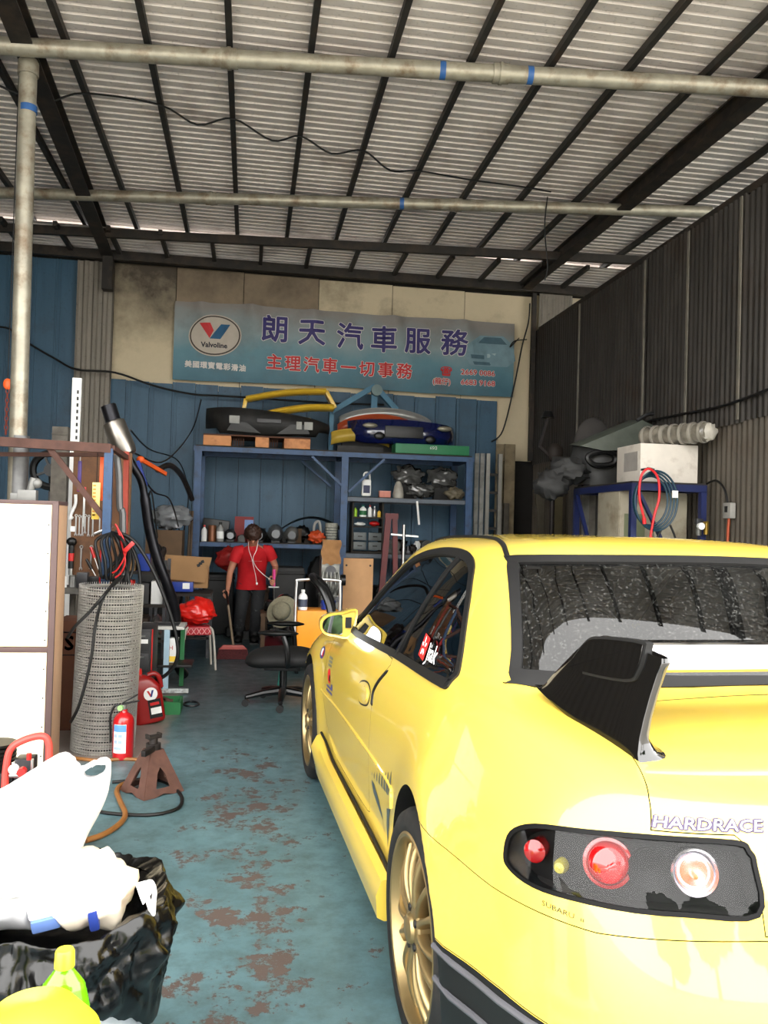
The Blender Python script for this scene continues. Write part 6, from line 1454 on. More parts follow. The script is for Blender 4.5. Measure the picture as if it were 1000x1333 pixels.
mb = MB(); mb.bar((0, 0, 0), (.035, 0, -.30), .025, .004); solo('hanging_tag', mb, WHITEP, 'white paper strip hanging from the right rack shelf', 'tag', (at(543, 651, 10.37).x, 10.365, SHR-.03))
# ---- right bay: small inner shelf unit with bottles and drawers
iu = thing('drawer_unit', 'dark inner shelf unit with grey drawers beside the middle rack post', 'shelf unit', (at(478, 700, 10.5).x, 10.62, SHR2+.005)); iw = at(497, 700, 10.5).x-at(458, 700, 10.5).x; z0 = SHR2+.005
zA, zB = at(478, 674, 10.5).z-z0, at(478, 686, 10.5).z-z0
for sx in (-1, 1): MB().box((sx*iw/2, 0, (SHR-.06-z0)/2), (.02, .3, SHR-.06-z0)).build('side', DKB, iu)
for z in (.01, zA, zB): MB().box((0, 0, z), (iw-.02, .3, .018)).build('shelf', DKB, iu)
for k in range(2):
    for j in range(2): d_ = MB().box((-iw/4+j*iw/2, -.14, .09+k*.12), (iw/2-.03, .03, .10)).build('drawer', mat('drawer_grey', (.36, .38, .38), rough=.5), iu, bevel=.004); MB().box((-iw/4+j*iw/2, -.158, .09+k*.12), (.06, .01, .015)).build('pull', BLACKP, d_)
mlist = [(462, .025, .13, mat('lime_plastic', (.55, .72, .12), rough=.4), BLACKP, None, 'lime green bottle at the left on the small inner shelf'), (472, .045, .15, WHITEP, TEALP, GREENP, 'white bottle with green label on the small inner shelf'), (481, .028, .15, WHITEP, REDP, None, 'slim white spray can in the middle of the small inner shelf'), (487, .024, .14, mat('silver_can', (.65, .65, .66), rough=.3, metal=.6), WHITEP, None, 'slim silver spray can on the small inner shelf'), (493, .022, .10, YEL2, BLACKP, None, 'small yellow can at the right on the small inner shelf')]
for px, r, h_, m1, m2, lb_, lab in mlist: bottle('spray_can', lab, px, 10.52, z0+zA+.011, r, h_, m1, m2, 'can', lab=lb_)
mb = MB(); mb.ell((0, 0, .035), (.07, .06, .035), 16, 10); solo('red_bowl', mb, REDP, 'upturned red bowl on the lower inner shelf', 'bowl', (at(488, 682, 10.5).x, 10.53, z0+zB+.010)); mb = MB(); mb.ell((0, 0, .025), (.07, .045, .022), 16, 8, nz=.3, seed=4); solo('white_cloth', mb, WHITEP, 'crumpled white cloth on the lower inner shelf', 'cloth', (at(469, 682, 10.5).x, 10.53, z0+zB+.010))
rn = random.Random(7)
jn = ['gear_part', 'pump_part', 'oil_filter', 'bracket_part', 'hose_part', 'canister', 'bolt_tin', 'black_housing', 'small_jar']
jl_ = ['toothed dark gear', 'dark pump body', 'white-topped oil filter', 'dark bracket', 'coiled black hose', 'grey canister', 'squat bolt tin', 'black housing', 'small yellow jar']
for k in range(9):
    px = 531+9*k; m_ = [DSTEEL, DRUST, WHITEP, DRUST, CABLE, mat('canister_grey', (.34, .36, .35), rough=.5), STEEL, BLACKP, YEL2][k]; mb = MB(); h = rn.uniform(.09, .2)
    if k == 0: mb.lathe([(.0001, 0), (.07, 0), (.075, .02), (.07, .04), (.03, .04), (.03, .1), (.0001, .1)], 14)
    elif k == 4:
        for j in range(4): mb.tube([(.055*math.cos(2*PI*i/20), .055*math.sin(2*PI*i/20), .018+.03*j) for i in range(20)], .016, 7, True)
    elif k in (1, 3, 7): mb.ell((0, 0, h*.5), (.058, .055, h*.5), 14, 10, nz=.5, seed=k+60, nsc=3); mb.box((0, 0, .015), (.09, .08, .03))
    else: mb.lathe([(.0001, 0), (.045, 0), (.048, h*.8), (.03, h*.92), (.03, h), (.0001, h)], 16)
    solo(jn[k], mb, m_, jl_[k]+' on the crowded lower right rack shelf', 'car part' if k not in (6, 8) else 'tin', (at(px, 715, 10.5).x, 10.50+.15*(k % 3), SHR2+.005), smooth=50)
# ---- dark red engine crane
ecx = at(508, 700, 10.0); ec_ = thing('engine_crane', 'dark red engine crane standing in front of the right rack bay', 'crane', (ecx.x, 10.0, 0))
DRED = mat('dark_red_paint', (.36, .07, .08), rough=.45, var=.15)
zT = at(508, 672, 10.0).z
MB().bar((-.13, 0, 0), (-.03, 0, zT), .07, .06).build('mast', DRED, ec_); MB().bar((.10, 0, .08), (.05, 0, zT), .06, .05).build('mast', DRED, ec_); MB().box((.01, 0, zT), (.16, .08, .07)).build('head', DRED, ec_); MB().bar((-.15, -.3, .04), (-.15, .25, .04), .06, .06).build('foot', DRED, ec_); MB().bar((.14, -.3, .04), (.14, .25, .04), .06, .06).build('foot', DRED, ec_); MB().bar((-.15, .2, .04), (.14, .2, .04), .05, .05).build('foot', DRED, ec_)
MB().cyl((.16, -.05, .5), (.16, -.05, zT-.10), .022, n=12).build('ram', STEEL, ec_); MB().bar((.0, -.05, zT-.22), (.34, -.05, zT-.24), .02, .02).build('handle', STEEL, ec_)
# ---- ladder and planks right of the rack
def plank(name, label, px0, px1, py, Y, m_, lean=0.0, th=.03):
    a_, b_ = at(px0, py, Y), at(px1, py, Y); mb = MB(); mb.box((0, 0, a_.z/2), (abs(b_.x-a_.x), th, a_.z)); return solo(name, mb, m_, label, 'plank', ((a_.x+b_.x)/2, Y, 0), rot=(R(-lean), 0, 0), bevel=.004)
WPL = mat('pale_painted_plank', (.52, .52, .50), rough=.7, var=.12, scale=10, dirt=(.3, .28, .26), dirtamt=.4)
plank('plank', 'pale grey plank leaning against the right rack post, left one', 618.5, 624, 590, 10.70, WPL); plank('plank', 'pale grey plank leaning against the right rack post, right one', 625.5, 631, 590, 10.70, WPL)
AL = mat('ladder_aluminium', (.58, .57, .54), rough=.4, metal=.7, var=.12)
ld_ = thing('ladder', 'aluminium ladder leaning upright beside the pale planks', 'ladder', (at(641, 650, 10.75).x, 10.72, 0)); zl = at(641, 591, 10.75).z
for sx in (-.085, .085): MB().box((sx, 0, zl/2), (.05, .06, zl)).build('rail', AL, ld_)
for k in range(9): MB().box((0, 0, .22+k*.24), (.125, .05, .035)).build('rung', mat('dark_rung', (.16, .15, .14), rough=.6), ld_)
OW = mat('old_brown_plank', (.46, .41, .32), rough=.85, var=.3, scale=8, dirt=(.25, .22, .18), dirtamt=.3)
plank('wood_plank', 'tall weathered wooden board right of the ladder', 646, 656, 578, 10.9, OW); plank('wood_plank', 'cracked weathered wooden board at the right of the board stack', 657, 671, 578, 10.92, OW)
plank('wood_plank', 'dark slanting board standing before the weathered boards', 656, 663, 655, 10.8, mat('dark_old_plank', (.25, .23, .20), rough=.85, var=.3), 0); plank('grey_slat', 'short grey slat standing right of the ladder', 650, 654, 655, 10.78, GREYW)
mb = MB(); mb.box((0, 0, .60), (.42, .35, 1.2)); solo('brown_crate', mb, mat('brown_crate_wood', (.28, .20, .13), rough=.8, var=.2), 'brown wooden crate in the dark corner behind the car roof', 'crate', (at(690, 690, 10.2).x, 10.3, 0), bevel=.008)
# ================================================================ the sweeper, the chair and the floor things at the back
def skin_mesh(name, V3, E, root=0, sub=2, smooth=True):
    me = bpy.data.meshes.new(name); me.from_pydata([v[:3] for v in V3], E, []); me.update()
    o = bpy.data.objects.new(name, me); COL.objects.link(o)
    o.modifiers.new('s', 'SKIN').use_smooth_shade = True
    for k, v in enumerate(V3):
        sv = me.skin_vertices[0].data[k]; r = v[3]; sv.radius = r if isinstance(r, tuple) else (r, r); sv.use_root = (k == root)
    sd = o.modifiers.new('d', 'SUBSURF'); sd.levels = sub; sd.render_levels = sub
    out = bpy.data.meshes.new_from_object(o.evaluated_get(bpy.context.evaluated_depsgraph_get()))
    bpy.data.objects.remove(o); bpy.data.meshes.remove(me); out.shade_smooth(); return out
SKIN = mat('skin', (.68, .46, .36), rough=.55, var=.06, scale=12); TSH = mat('red_t_shirt', (.72, .06, .10), rough=.8, var=.1, scale=14, bump=.2); JEAN = mat('charcoal_jeans', (.13, .135, .145), rough=.85, var=.2, scale=16, dirt=(.42, .43, .44), dirtamt=.05, dscale=14); HAIR = mat('dark_brown_hair', (.21, .125, .085), rough=.55, var=.35, scale=30, bump=.6)
PO_ = V((at(326, 800, 9.85).x, 9.85, 0))
person = thing('person', 'person in a red t-shirt and dark jeans bending over a broom', 'person', PO_)
LSh, RSh = V((-.165, -.20, 1.085)), V((.185, -.18, 1.10))
LE, LW = V((-.245, -.22, .84)), V((-.262, -.37, .66)); RE, RW = V((.272, -.14, .90)), V((.250, -.34, .80))
body = [(0, .045, .72, .095), (0, -.01, .83, (.085, .075)), (.005, -.085, .96, (.09, .07)), (.01, -.16, 1.065, (.08, .055)), (.005, -.235, 1.145, .050), (.0, -.285, 1.20, .070), (-.002, -.315, 1.265, .082),
        (*LSh, .058), (*((LSh+LE)/2), .046), (*LE, .038), (*((LE+LW)/2), .036), (*LW, .026),
        (*RSh, .058), (*((RSh+RE)/2), .046), (*RE, .038), (*((RE+RW)/2), .036), (*RW, .026),
        (-.085, .04, .66, .085), (-.115, -.05, .37, .058), (-.135, .05, .09, .040), (-.135, -.07, .035, .034),
        (.085, .04, .66, .085), (.070, -.04, .37, .058), (.045, .06, .09, .040), (.055, -.06, .035, .034)]
E_ = [(0, 1), (1, 2), (2, 3), (3, 4), (4, 5), (5, 6), (3, 7), (7, 8), (8, 9), (9, 10), (10, 11), (3, 12), (12, 13), (13, 14), (14, 15), (15, 16), (0, 17), (17, 18), (18, 19), (19, 20), (0, 21), (21, 22), (22, 23), (23, 24)]
def hand(wi, W, fw, side, grip):          # palm and five curled fingers round a stick along `grip`
    pc = W+fw*.055; body.append((*pc, .021)); pi_ = len(body)-1; E_.append((wi, pi_))
    lens = (.034, .040, .037, .029); out_ = grip.cross(fw).normalized()*side
    for k in range(4):
        b0 = pc+fw*.030+grip*(.028-.018*k); b1 = b0+(fw*.5+out_*.75).normalized()*lens[k]; b2 = b1+(out_*.45-fw*.85).normalized()*lens[k]*.8
        i = len(body); body.extend([(*b0, .0092), (*b1, .0085), (*b2, .0078)]); E_.extend([(pi_, i), (i, i+1), (i+1, i+2)])
    t0 = pc-fw*.012+grip*.028+out_*.012; t1 = t0+(out_*.7+grip*.4+fw*.4).normalized()*.032; t2 = t1+(fw*.9+out_*.2).normalized()*.022
    i = len(body); body.extend([(*t0, .011), (*t1, .0095), (*t2, .0085)]); E_.extend([(pi_, i), (i, i+1), (i+1, i+2)])
BH = fl(303, 858)-PO_; BH.z = .10
bst = V((-.268, -.43, .60)); sd_ = (bst-BH).normalized()
hand(11, LW, V((0.0, -.45, -.9)).normalized(), 1, sd_)
hand(16, RW, V((.0, -.6, -.55)).normalized(), -1, V((0, 0, 1)))
me = skin_mesh('body', body, E_, 0, 2); me.materials.append(SKIN); link('body', me, person)
# head details
HC = V((-.002, -.325, 1.262)); HM = Matrix.Translation(HC) @ Euler((R(46), 0, R(4))).to_matrix().to_4x4()   # looking down
mb = MB(); mb.ell((0, 0, 0), (.076, .092, .108), 28, 20); 
for v in mb.v:                              # brow, cheeks, chin, face plane
    if v.y < 0: v.y *= 1.0-.10*max(0, -v.z/.1); v.x *= 1-.16*max(0, (-v.z-.02)/.1)
mb.ell((0, -.094, -.012), (.013, .018, .022), 10, 8); mb.ell((0, -.086, -.05), (.024, .010, .010), 12, 8)
for s in (-1, 1): mb.ell((s*.077, .008, -.008), (.010, .018, .030), 10, 8)
me = mb.mesh('head', 60); me.transform(HM); me.materials.append(SKIN); hd_ = link('head', me, person)
for s in (-1, 1):
    mb = MB(); mb.ell((s*.030, -.081, .006), (.013, .008, .007), 10, 8); me = mb.mesh('eye', 60); me.transform(HM); me.materials.append(mat('dark_eye', (.06, .05, .05), rough=.2)); link('eye', me, hd_)
    mb = MB(); mb.box((s*.030, -.087, .024), (.032, .006, .006)); me = mb.mesh('eyebrow', 0); me.transform(HM); me.materials.append(HAIR); link('eyebrow', me, hd_)
mb = MB()
def hairf(u, v):
    a = 2*PI*u; t = PI*(.56+.18*math.sin(a) if math.sin(a) > 0 else .56+.12*math.sin(a))*v; d = V((math.sin(t)*math.cos(a), math.sin(t)*math.sin(a), math.cos(t))); k = 1+.13*noise.noise(d*6)+.07*noise.noise(d*16)
    p_ = V((d.x*.100, d.y*.114+.006, d.z*.130+.010))*k
    return p_
mb.grid(hairf, 40, 18, cu=True); me = mb.mesh('hair', 80); me.transform(HM); me.materials.append(HAIR); link('hair', me, person)
# clothes
TR = [(0, .050, .625, .178, .150), (0, .030, .70, .172, .146), (0, -.02, .82, .160, .138), (.005, -.09, .94, .172, .142), (.008, -.14, 1.02, .182, .138), (.01, -.180, 1.080, .168, .122), (.008, -.210, 1.122, .098, .090), (.006, -.225, 1.140, .062, .062)]
mb = MB()
def tsf(u, v):
    j = v*(len(TR)-1); i = min(int(j), len(TR)-2); t = j-i; q = [TR[i][k]*(1-t)+TR[i+1][k]*t for k in range(5)]; a = 2*PI*u
    n1 = .010*noise.noise(V((math.cos(a)*3, math.sin(a)*3, q[2]*9))); return V((q[0]+(q[3]+n1)*math.cos(a), q[1]+(q[4]+n1)*math.sin(a), q[2]-.10*(q[4])*math.sin(a)*(1 if v > .5 else v*2)))
mb.grid(tsf, 36, 29, cu=True)
for A_, B_ in ((LSh, LE), (RSh, RE)):
    c0 = A_.lerp(V((.01, -.17, 1.07)), .35); mb.tube([c0, A_+V((0, 0, -.012)), A_.lerp(B_, .3), A_.lerp(B_, .55)], [.070, .072, .067, .064], 16, cap=False)
ts = mb.build('t_shirt', TSH, person, smooth=80)
tr = [(0, .05, .735, (.122, .106)), (-.085, .04, .63, .100), (-.112, -.045, .38, .076), (-.132, .045, .11, .064), (.085, .04, .63, .100), (.072, -.035, .38, .076), (.047, .055, .11, .064)]
me = skin_mesh('jeans', tr, [(0, 1), (1, 2), (2, 3), (0, 4), (4, 5), (5, 6)], 0, 2); me.materials.append(JEAN); link('jeans', me, person)
for x, y in ((-.135, -.02), (.05, -.01)):
    mb = MB(); mb.ell((x, y-.03, .045), (.055, .135, .05), 18, 10); mb.cyl((x, y+.06, .05), (x, y+.06, .15), .062, .058, n=16); mb.box((x, y-.03, .010), (.10, .26, .02))
    mb.build('boot', BLACKP, person)
text('shirt_print', '———', .05, mat('pale_print', (.80, .55, .55), rough=.6), ts, basis((.035, -.262, .97), (1, 0, 0), (0, -.5, 1)))
mb = MB(); mb.tube(crom([(-.05, -.335, 1.20), (-.04, -.335, 1.10), (-.005, -.315, 1.0), (.02, -.265, .90), (.045, -.20, .80), (.06, -.165, .72)], 5), .0032, 5); mb.tube(crom([(.06, -.335, 1.20), (.045, -.335, 1.10), (.01, -.315, 1.0), (.05, -.275, .90), (.13, -.26, .82), (.20, -.25, .77)], 5), .004, 5); mb.ell((.20, -.25, .765), (.012, .008, .014), 8, 6); mb.ell((.062, -.225, .71), (.012, .008, .016), 8, 6); mb.build('earphone_cord', WHITEP, person)
# broom and dustpan
br = thing('broom', 'long-handled broom with a dark red brush held to the floor', 'broom', PO_)
WST = mat('worn_wood_stick', (.55, .48, .40), rough=.6, var=.15); top = bst+sd_*.12
MB().cyl(BH+V((0, 0, .05)), BH.lerp(top, .70), .0125, n=10).build('stick', WST, br); MB().cyl(BH.lerp(top, .69), top, .0135, n=10).build('grip', BLACKP, br)
MB().prism([(BH.x-.15, BH.y-.02, .10), (BH.x+.15, BH.y-.02, .10), (BH.x+.10, BH.y-.02, .145), (BH.x-.10, BH.y-.02, .145)], (0, .04, 0)).build('brush_head', mat('salmon_red_plastic', (.62, .28, .25), rough=.5), br, bevel=.006)
mb = MB(); mb.box((BH.x, BH.y, .052), (.33, .06, .10), taper=.88); mb.build('bristles', mat('dark_red_bristles', (.26, .08, .09), rough=.9, var=.4, scale=60, bump=.6), br)
dp_ = thing('dustpan', 'long-handled dark red dustpan with a pink grip standing at her side', 'dustpan', PO_); dpo = fl(354, 842)-PO_; hx = RW+V((.0, -.05, -.045))
MB().cyl((dpo.x+.02, dpo.y+.05, .10), (hx.x, hx.y, hx.z-.06), .008, n=10).build('rod', STEEL, dp_); MB().cyl((hx.x, hx.y, hx.z-.06), (hx.x, hx.y, hx.z+.13), .016, n=12).build('grip', mat('hot_pink', (.85, .25, .55), rough=.4), dp_); MB().bar((hx.x-.06, hx.y, hx.z-.07), (hx.x+.06, hx.y, hx.z-.07), .012, .012).build('cross_grip', STEEL, dp_)
mb = MB(); DPM = mat('maroon_plastic', (.34, .08, .12), rough=.35, var=.08, coat=.3); mb.grid(lambda u, v: V((dpo.x-.13+.26*u, dpo.y-.10+.24*v, .012+.11*math.sin(PI*.5*v)*math.sin(PI*(.12+.76*u)))), 20, 12); mb.grid(lambda u, v: V((dpo.x-.13+.26*u, dpo.y+.14-.24*v, .004)), 4, 4); mb.box((dpo.x, dpo.y+.135, .055), (.25, .015, .11)); mb.build('pan', DPM, dp_)
# ---- office chair
CX = at(372, 900, 6.45); ch_ = thing('office_chair', 'black mesh-backed office chair beside the front wheel of the car', 'chair', (CX.x-.02, 6.5, 0), R(-8))
# local: faces -x
MESHB = mat('black_chair_mesh', (.05, .05, .052), rough=.75, var=.3, scale=50); BSAT = mat('satin_black', (.045, .045, .047), rough=.3, var=.1)
for k in range(5):
    a = R(200+72*k); MB().tube([(0, 0, .11), (.16*math.cos(a), .16*math.sin(a), .095), (.29*math.cos(a), .29*math.sin(a), .07)], [.034, .026, .018], 10).build('base_leg', BSAT, ch_)
    MB().cyl((.29*math.cos(a), .29*math.sin(a)-.018, .028), (.29*math.cos(a), .29*math.sin(a)+.018, .028), .028, n=14).cyl((.29*math.cos(a), .29*math.sin(a), .04), (.29*math.cos(a), .29*math.sin(a), .08), .008, n=8).build('caster', BSAT, ch_)
MB().cyl((0, 0, .08), (0, 0, .30), .030, n=16).build('gas_column', BSAT, ch_); MB().box((0, 0, .30), (.28, .20, .05)).build('tilt_plate', BSAT, ch_, bevel=.01)
mb = MB(); mb.grid(lambda u, v: (lambda a, e: V((-.02+.27*math.copysign(abs(math.cos(a))**.6, math.cos(a))*e, .25*math.copysign(abs(math.sin(a))**.6, math.sin(a))*e, .368+.072*math.cos(PI*v)*(1 if v < .5 else .9)-.02*(math.cos(a) < 0)*e*abs(math.cos(a)))))(2*PI*u, math.sin(PI*v)**.45), 40, 14, cu=True); mb.build('seat', MESHB, ch_, smooth=70)
def arcp(t): return V((.29+.13*t-.16*math.sin(PI*t)*.5, 0, .43+.56*t))
fr_ = [V((.26, -.20, .42)), V((.33, -.24, .56)), V((.36, -.235, .74)), V((.30, -.20, .90)), V((.22, -.12, .985)), V((.20, 0, 1.0)), V((.22, .12, .985)), V((.30, .20, .90)), V((.36, .235, .74)), V((.33, .24, .56)), V((.26, .20, .42))]
MB().tube(crom(fr_, 5), .026, 10).build('back_frame', BSAT, ch_)
mb = MB()
def bm_(u, v):
    z = .44+.54*v; w_ = interp(z, [(.44, .20), (.56, .235), (.74, .23), (.90, .19), (.98, .12), (1.0, .05)]); x = interp(z, [(.44, .27), (.56, .33), (.74, .36), (.90, .30), (.985, .22), (1.0, .2)]); s_ = 2*u-1; return V((x+.03*(1-s_*s_), w_*s_, z))
mb.grid(bm_, 16, 16); mb.build('back_mesh', MESHB, ch_, smooth=70)
MB().bar((.10, 0, .31), (.32, 0, .36), .09, .03).bar((.32, 0, .35), (.37, 0, .60), .08, .03).build('back_bracket', BSAT, ch_)
for s in (-1, 1):
    MB().tube(crom([(.05, s*.22, .33), (.06, s*.30, .36), (.05, s*.31, .48), (.02, s*.305, .57)], 4), .02, 8).build('arm_post', BSAT, ch_); mb = MB(); mb.ell((-.02, s*.30, .59), (.155, .045, .022), 20, 8); mb.build('arm_pad', BSAT, ch_)
# small teal stool beyond it
t = thing('plastic_stool', 'small teal plastic stool half hidden behind the office chair', 'stool', (at(384, 885, 6.95).x, 7.0, 0)); MB().box((0, 0, .265), (.25, .22, .025)).build('seat', TEALP, t, bevel=.01)
for sx in (-1, 1):
    for sy in (-1, 1): MB().bar((sx*.10, sy*.085, .255), (sx*.125, sy*.105, 0), .035, .03).build('leg', TEALP, t)
# ---- hand truck with boxes
t = thing('hand_truck', 'platform trolley with a chrome loop handle behind the office chair', 'trolley', (at(414, 800, 7.75).x, 7.8, 0)); o0 = V((at(414, 800, 7.75).x, 7.8, 0)); zh = at(414, 755, 7.75).z
MB().tube(crom([(-.21, 0, .16), (-.21, 0, .5), (-.205, 0, zh-.06), (-.17, 0, zh-.005), (.17, 0, zh-.005), (.205, 0, zh-.06), (.21, 0, .5), (.21, 0, .16)], 5), .0135, 10).build('handle', STEEL, t); MB().box((0, .22, .15), (.48, .55, .03)).build('deck', mat('grey_deck', (.35, .35, .36), rough=.6), t, bevel=.006)
for sx in (-.18, .18):
    for sy in (.02, .42): MB().cyl((sx-.015, sy, .06), (sx+.015, sy, .06), .06, n=16).cyl((sx, sy, .06), (sx, sy, .14), .012, n=8).build('wheel', BLACKP, t)
OY = mat('orange_yellow_case', (.92, .58, .12), rough=.45, var=.06); zc = at(432, 796, 7.8).z
mb = MB(); mb.box((0, 0, (zc-.168)/2), (.40, .36, zc-.168)); solo('orange_case', mb, OY, 'orange-yellow case standing on the platform trolley', 'case', (o0.x+.01, 8.02, .168), bevel=.012)
bottle('oil_bottle', 'white oil bottle with a dark label on the orange-yellow case', 397, 7.92, zc+.002, .045, .19, WHITEP, WHITEP, lab=mat('slate_label', (.25, .28, .35), rough=.5))
mb = MB(); mb.lathe([(.0001, 0), (.07, 0), (.075, .08), (.05, .09), (.0001, .09)], 20); solo('blue_tin', mb, BLUE2, 'squat blue tin on the orange-yellow case', 'tin', (at(428, 790, 7.95).x, 8.0, zc+.002))
# ---- engine on a stand with a brown rag
t = thing('car_engine', 'grey alloy car engine on a stand with a brown rag on top', 'engine', (at(429, 760, 8.9).x, 8.95, 0)); ze = at(429, 795, 8.9).z; zt_ = at(429, 722, 8.9).z; ALO = mat('cast_alloy', (.44, .44, .42), rough=.42, metal=.6, var=.3, scale=14)
h = zt_-ze; MB().box((0, 0, ze+h*.5), (.20, .24, h)).build('block', ALO, t, bevel=.02)
for k in range(4): MB().cyl((-.07+.05*k, -.12, ze+h*(.22+.16*(k % 3))), (-.07+.05*k, -.16, ze+h*(.22+.16*(k % 3))), .028, n=14).build('port', DSTEEL, t)
MB().cyl((.0, -.12, ze+h*.72), (.0, -.17, ze+h*.72), .055, n=20).build('pulley', DSTEEL, t); MB().cyl((.12, -.05, ze+h*.55), (.17, -.05, ze+h*.55), .06, n=18).build('pulley', BLACKP, t)
mb = MB()
for k in range(5): mb.tube(crom([(-.12+.05*k, -.13, ze+h*.3), (-.10+.05*k, -.19, ze+h*.45), (-.08+.04*k, -.16, ze+h*.7)], 4), .012, 7)
mb.build('intake_runners', ALO, t)
for k in range(6): MB().box((0, -.125, ze+.05+k*h*.15), (.19, .012, .012)).build('cooling_rib', ALO, t)
MB().box((0, 0, ze-.02), (.34, .3, .04)).build('stand_plate', DSTEEL, t)
for sx in (-.14, .14): MB().bar((sx, 0, ze-.03), (sx*1.6, 0, .0), .04, .04).build('stand_leg', DSTEEL, t)
MB().bar((0, .1, ze-.03), (0, .25, 0), .04, .04).build('stand_leg', DSTEEL, t)
mb = MB(); mb.grid(lambda u, v: V((-.10+.20*u+.01*math.sin(9*v), -.135-.02*noise.noise(V((u*4, v*4, 2))), zt_+.16-.30*v*(.85+.3*noise.noise(V((u*3, 1, 5)))))), 14, 14); mb.grid(lambda u, v: V((-.10+.20*u, -.135+.25*v, zt_+.16+.01*math.sin(6*u))), 10, 6); mb.build('rag', mat('tan_rag', (.55, .40, .25), rough=.9, var=.15), t, smooth=80); MB().box((0, 0, zt_+.075), (.16, .22, .15)).build('rocker_cover', ALO, t, bevel=.015)
# plywood board
q = at(466, 756, 9.25); h_ = at(466, 727, 9.2).z; w_ = at(485, 750, 9.2).x-at(446, 750, 9.2).x
t = thing('plywood_sheet', 'square plywood sheet with screw holes standing right of the engine', 'board', (q.x, 9.25, 0)); MB().box((0, 0, h_/2), (w_, .02, h_)).build('board', PLY, t, bevel=.002)
for sx, z in ((-1, .12), (1, .12), (-1, h_-.08), (1, h_-.08), (.7, .30)): MB().cyl((sx*w_*.40, -.012, z+.25 if z < .2 else z), (sx*w_*.40, -.009, z+.25 if z < .2 else z), .012, n=10).build('screw_hole', DRUST, t)
# straw hat, helmet, low table of bits
zt2 = at(378, 800, 8.7).z
t = thing('low_table', 'low brown table holding the hat and loose parts behind the sweeper', 'table', (at(370, 800, 8.9).x, 9.0, 0)); MB().box((0, 0, zt2-.02), (.50, .42, .035)).build('top', mat('brown_table', (.33, .25, .18), rough=.75, var=.2), t)
for sx in (-1, 1):
    for sy in (-1, 1): MB().box((sx*.22, sy*.17, (zt2-.04)/2), (.04, .04, zt2-.04)).build('leg', mat('brown_table', (.33, .25, .18), rough=.75, var=.2), t)
hq = at(368, 797, 8.65); t = thing('straw_hat', 'pale straw hat leaning against the low brown table', 'hat', (hq.x, 8.68, hq.z), rot=(R(68), 0, R(-25))); STR = mat('pale_straw', (.50, .48, .40), rough=.8, var=.15, scale=40, bump=.4)
mb = MB(); mb.lathe([(.17, .0), (.172, .004), (.10, .018), (.095, .06), (.08, .088), (.04, .098), (.0001, .10)], 32); mb.build('hat', STR, t, smooth=60); MB().lathe([(.101, .02), (.102, .028), (.0985, .045)], 32, cap=False).build('band', mat('dull_band', (.40, .42, .38), rough=.7), t)
t = thing('helmet', 'glossy black helmet on the low brown table', 'helmet', (at(372, 772, 8.95).x, 8.97, zt2+.012)); MB().ell((0, 0, .085), (.105, .12, .10), 24, 14).build('shell', mat('helmet_black', (.02, .02, .02), rough=.1, coat=1.0), t); MB().ell((0, -.06, .09), (.085, .07, .04), 18, 10).build('visor', STEEL, t); MB().box((0, 0, .01), (.14, .16, .02)).build('rim', BLACKP, t)
for k, (px, h_, m_, nm, lab) in enumerate(((351, .10, BLACKP, 'black_tub', 'black tub on the low brown table left of the helmet'), (391, .12, mat('brown_leather', (.34, .22, .14), rough=.6), 'leather_pouch', 'brown pouch on the low brown table right of the helmet'))):
    mb = MB(); mb.ell((0, 0, h_*.55), (.06, .07, h_*.55), 18, 10, nz=.3, seed=k+70); mb.cyl((0, 0, 0), (0, 0, .02), .06, n=14); solo(nm, mb, m_, lab, 'tub' if k == 0 else 'pouch', (at(px, 790, 9.0).x, 9.02, zt2), smooth=60)
# ---- heap under the rack
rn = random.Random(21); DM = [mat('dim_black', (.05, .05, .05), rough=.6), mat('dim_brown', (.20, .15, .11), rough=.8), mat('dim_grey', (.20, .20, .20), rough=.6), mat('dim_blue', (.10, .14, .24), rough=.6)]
labs = ['dark plastic crate under the left end of the blue rack', 'dark brown carton under the blue rack behind the cardboard box', 'dim grey toolbox under the blue rack behind the sweeper', 'black tarpaulin bundle under the middle of the blue rack', 'dim blue drum under the blue rack beside the middle post', 'black case under the right bay of the blue rack', 'dark carton under the right bay near the red crane', 'dim grey box under the right end of the blue rack']
for k in range(8):
    x = RX0+.28+k*.44; hgt = [.75, .60, .85, .95, .80, .62, .70, .66][k]; mb = MB(); kind = k % 4
    if kind == 3: mb.ell((0, 0, hgt*.5), (.24, .3, hgt*.5), 24, 14, nz=.35, seed=k+80); mb.box((0, 0, .03), (.3, .4, .06))
    elif k == 4: mb.lathe([(.0001, 0), (.17, 0), (.175, .02), (.17, hgt*.5), (.178, hgt*.52), (.17, hgt*.54), (.17, hgt-.02), (.0001, hgt)], 22)
    else: mb.box((0, 0, hgt/2), (.38, .5, hgt)); mb.box((0, 0, hgt*.92), (.40, .52, .04))
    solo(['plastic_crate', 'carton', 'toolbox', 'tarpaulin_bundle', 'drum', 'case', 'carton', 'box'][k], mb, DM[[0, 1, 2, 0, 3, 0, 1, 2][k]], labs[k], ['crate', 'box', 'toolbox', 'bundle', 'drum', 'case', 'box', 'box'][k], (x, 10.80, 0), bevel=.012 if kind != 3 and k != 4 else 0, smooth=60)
mb = MB(); mb.ell((0, 0, .14), (.16, .12, .14), 24, 14, nz=.4, seed=91, nsc=3); solo('red_sack', mb, mat('dull_red_sack', (.55, .10, .09), rough=.5, var=.1), 'dull red sack hanging in the shadow behind the sweeper', 'sack', (at(299, 730, 10.2).x, 10.25, at(299, 745, 10.2).z), smooth=70)
mb = MB(); mb.tube([(0, 0, .26), (0, .0, at(299, 710, 10.25).z-at(299, 745, 10.2).z+.02)], .006, 6); o = mb.build('sack_string', CABLE, bpy.data.objects['red_sack'])
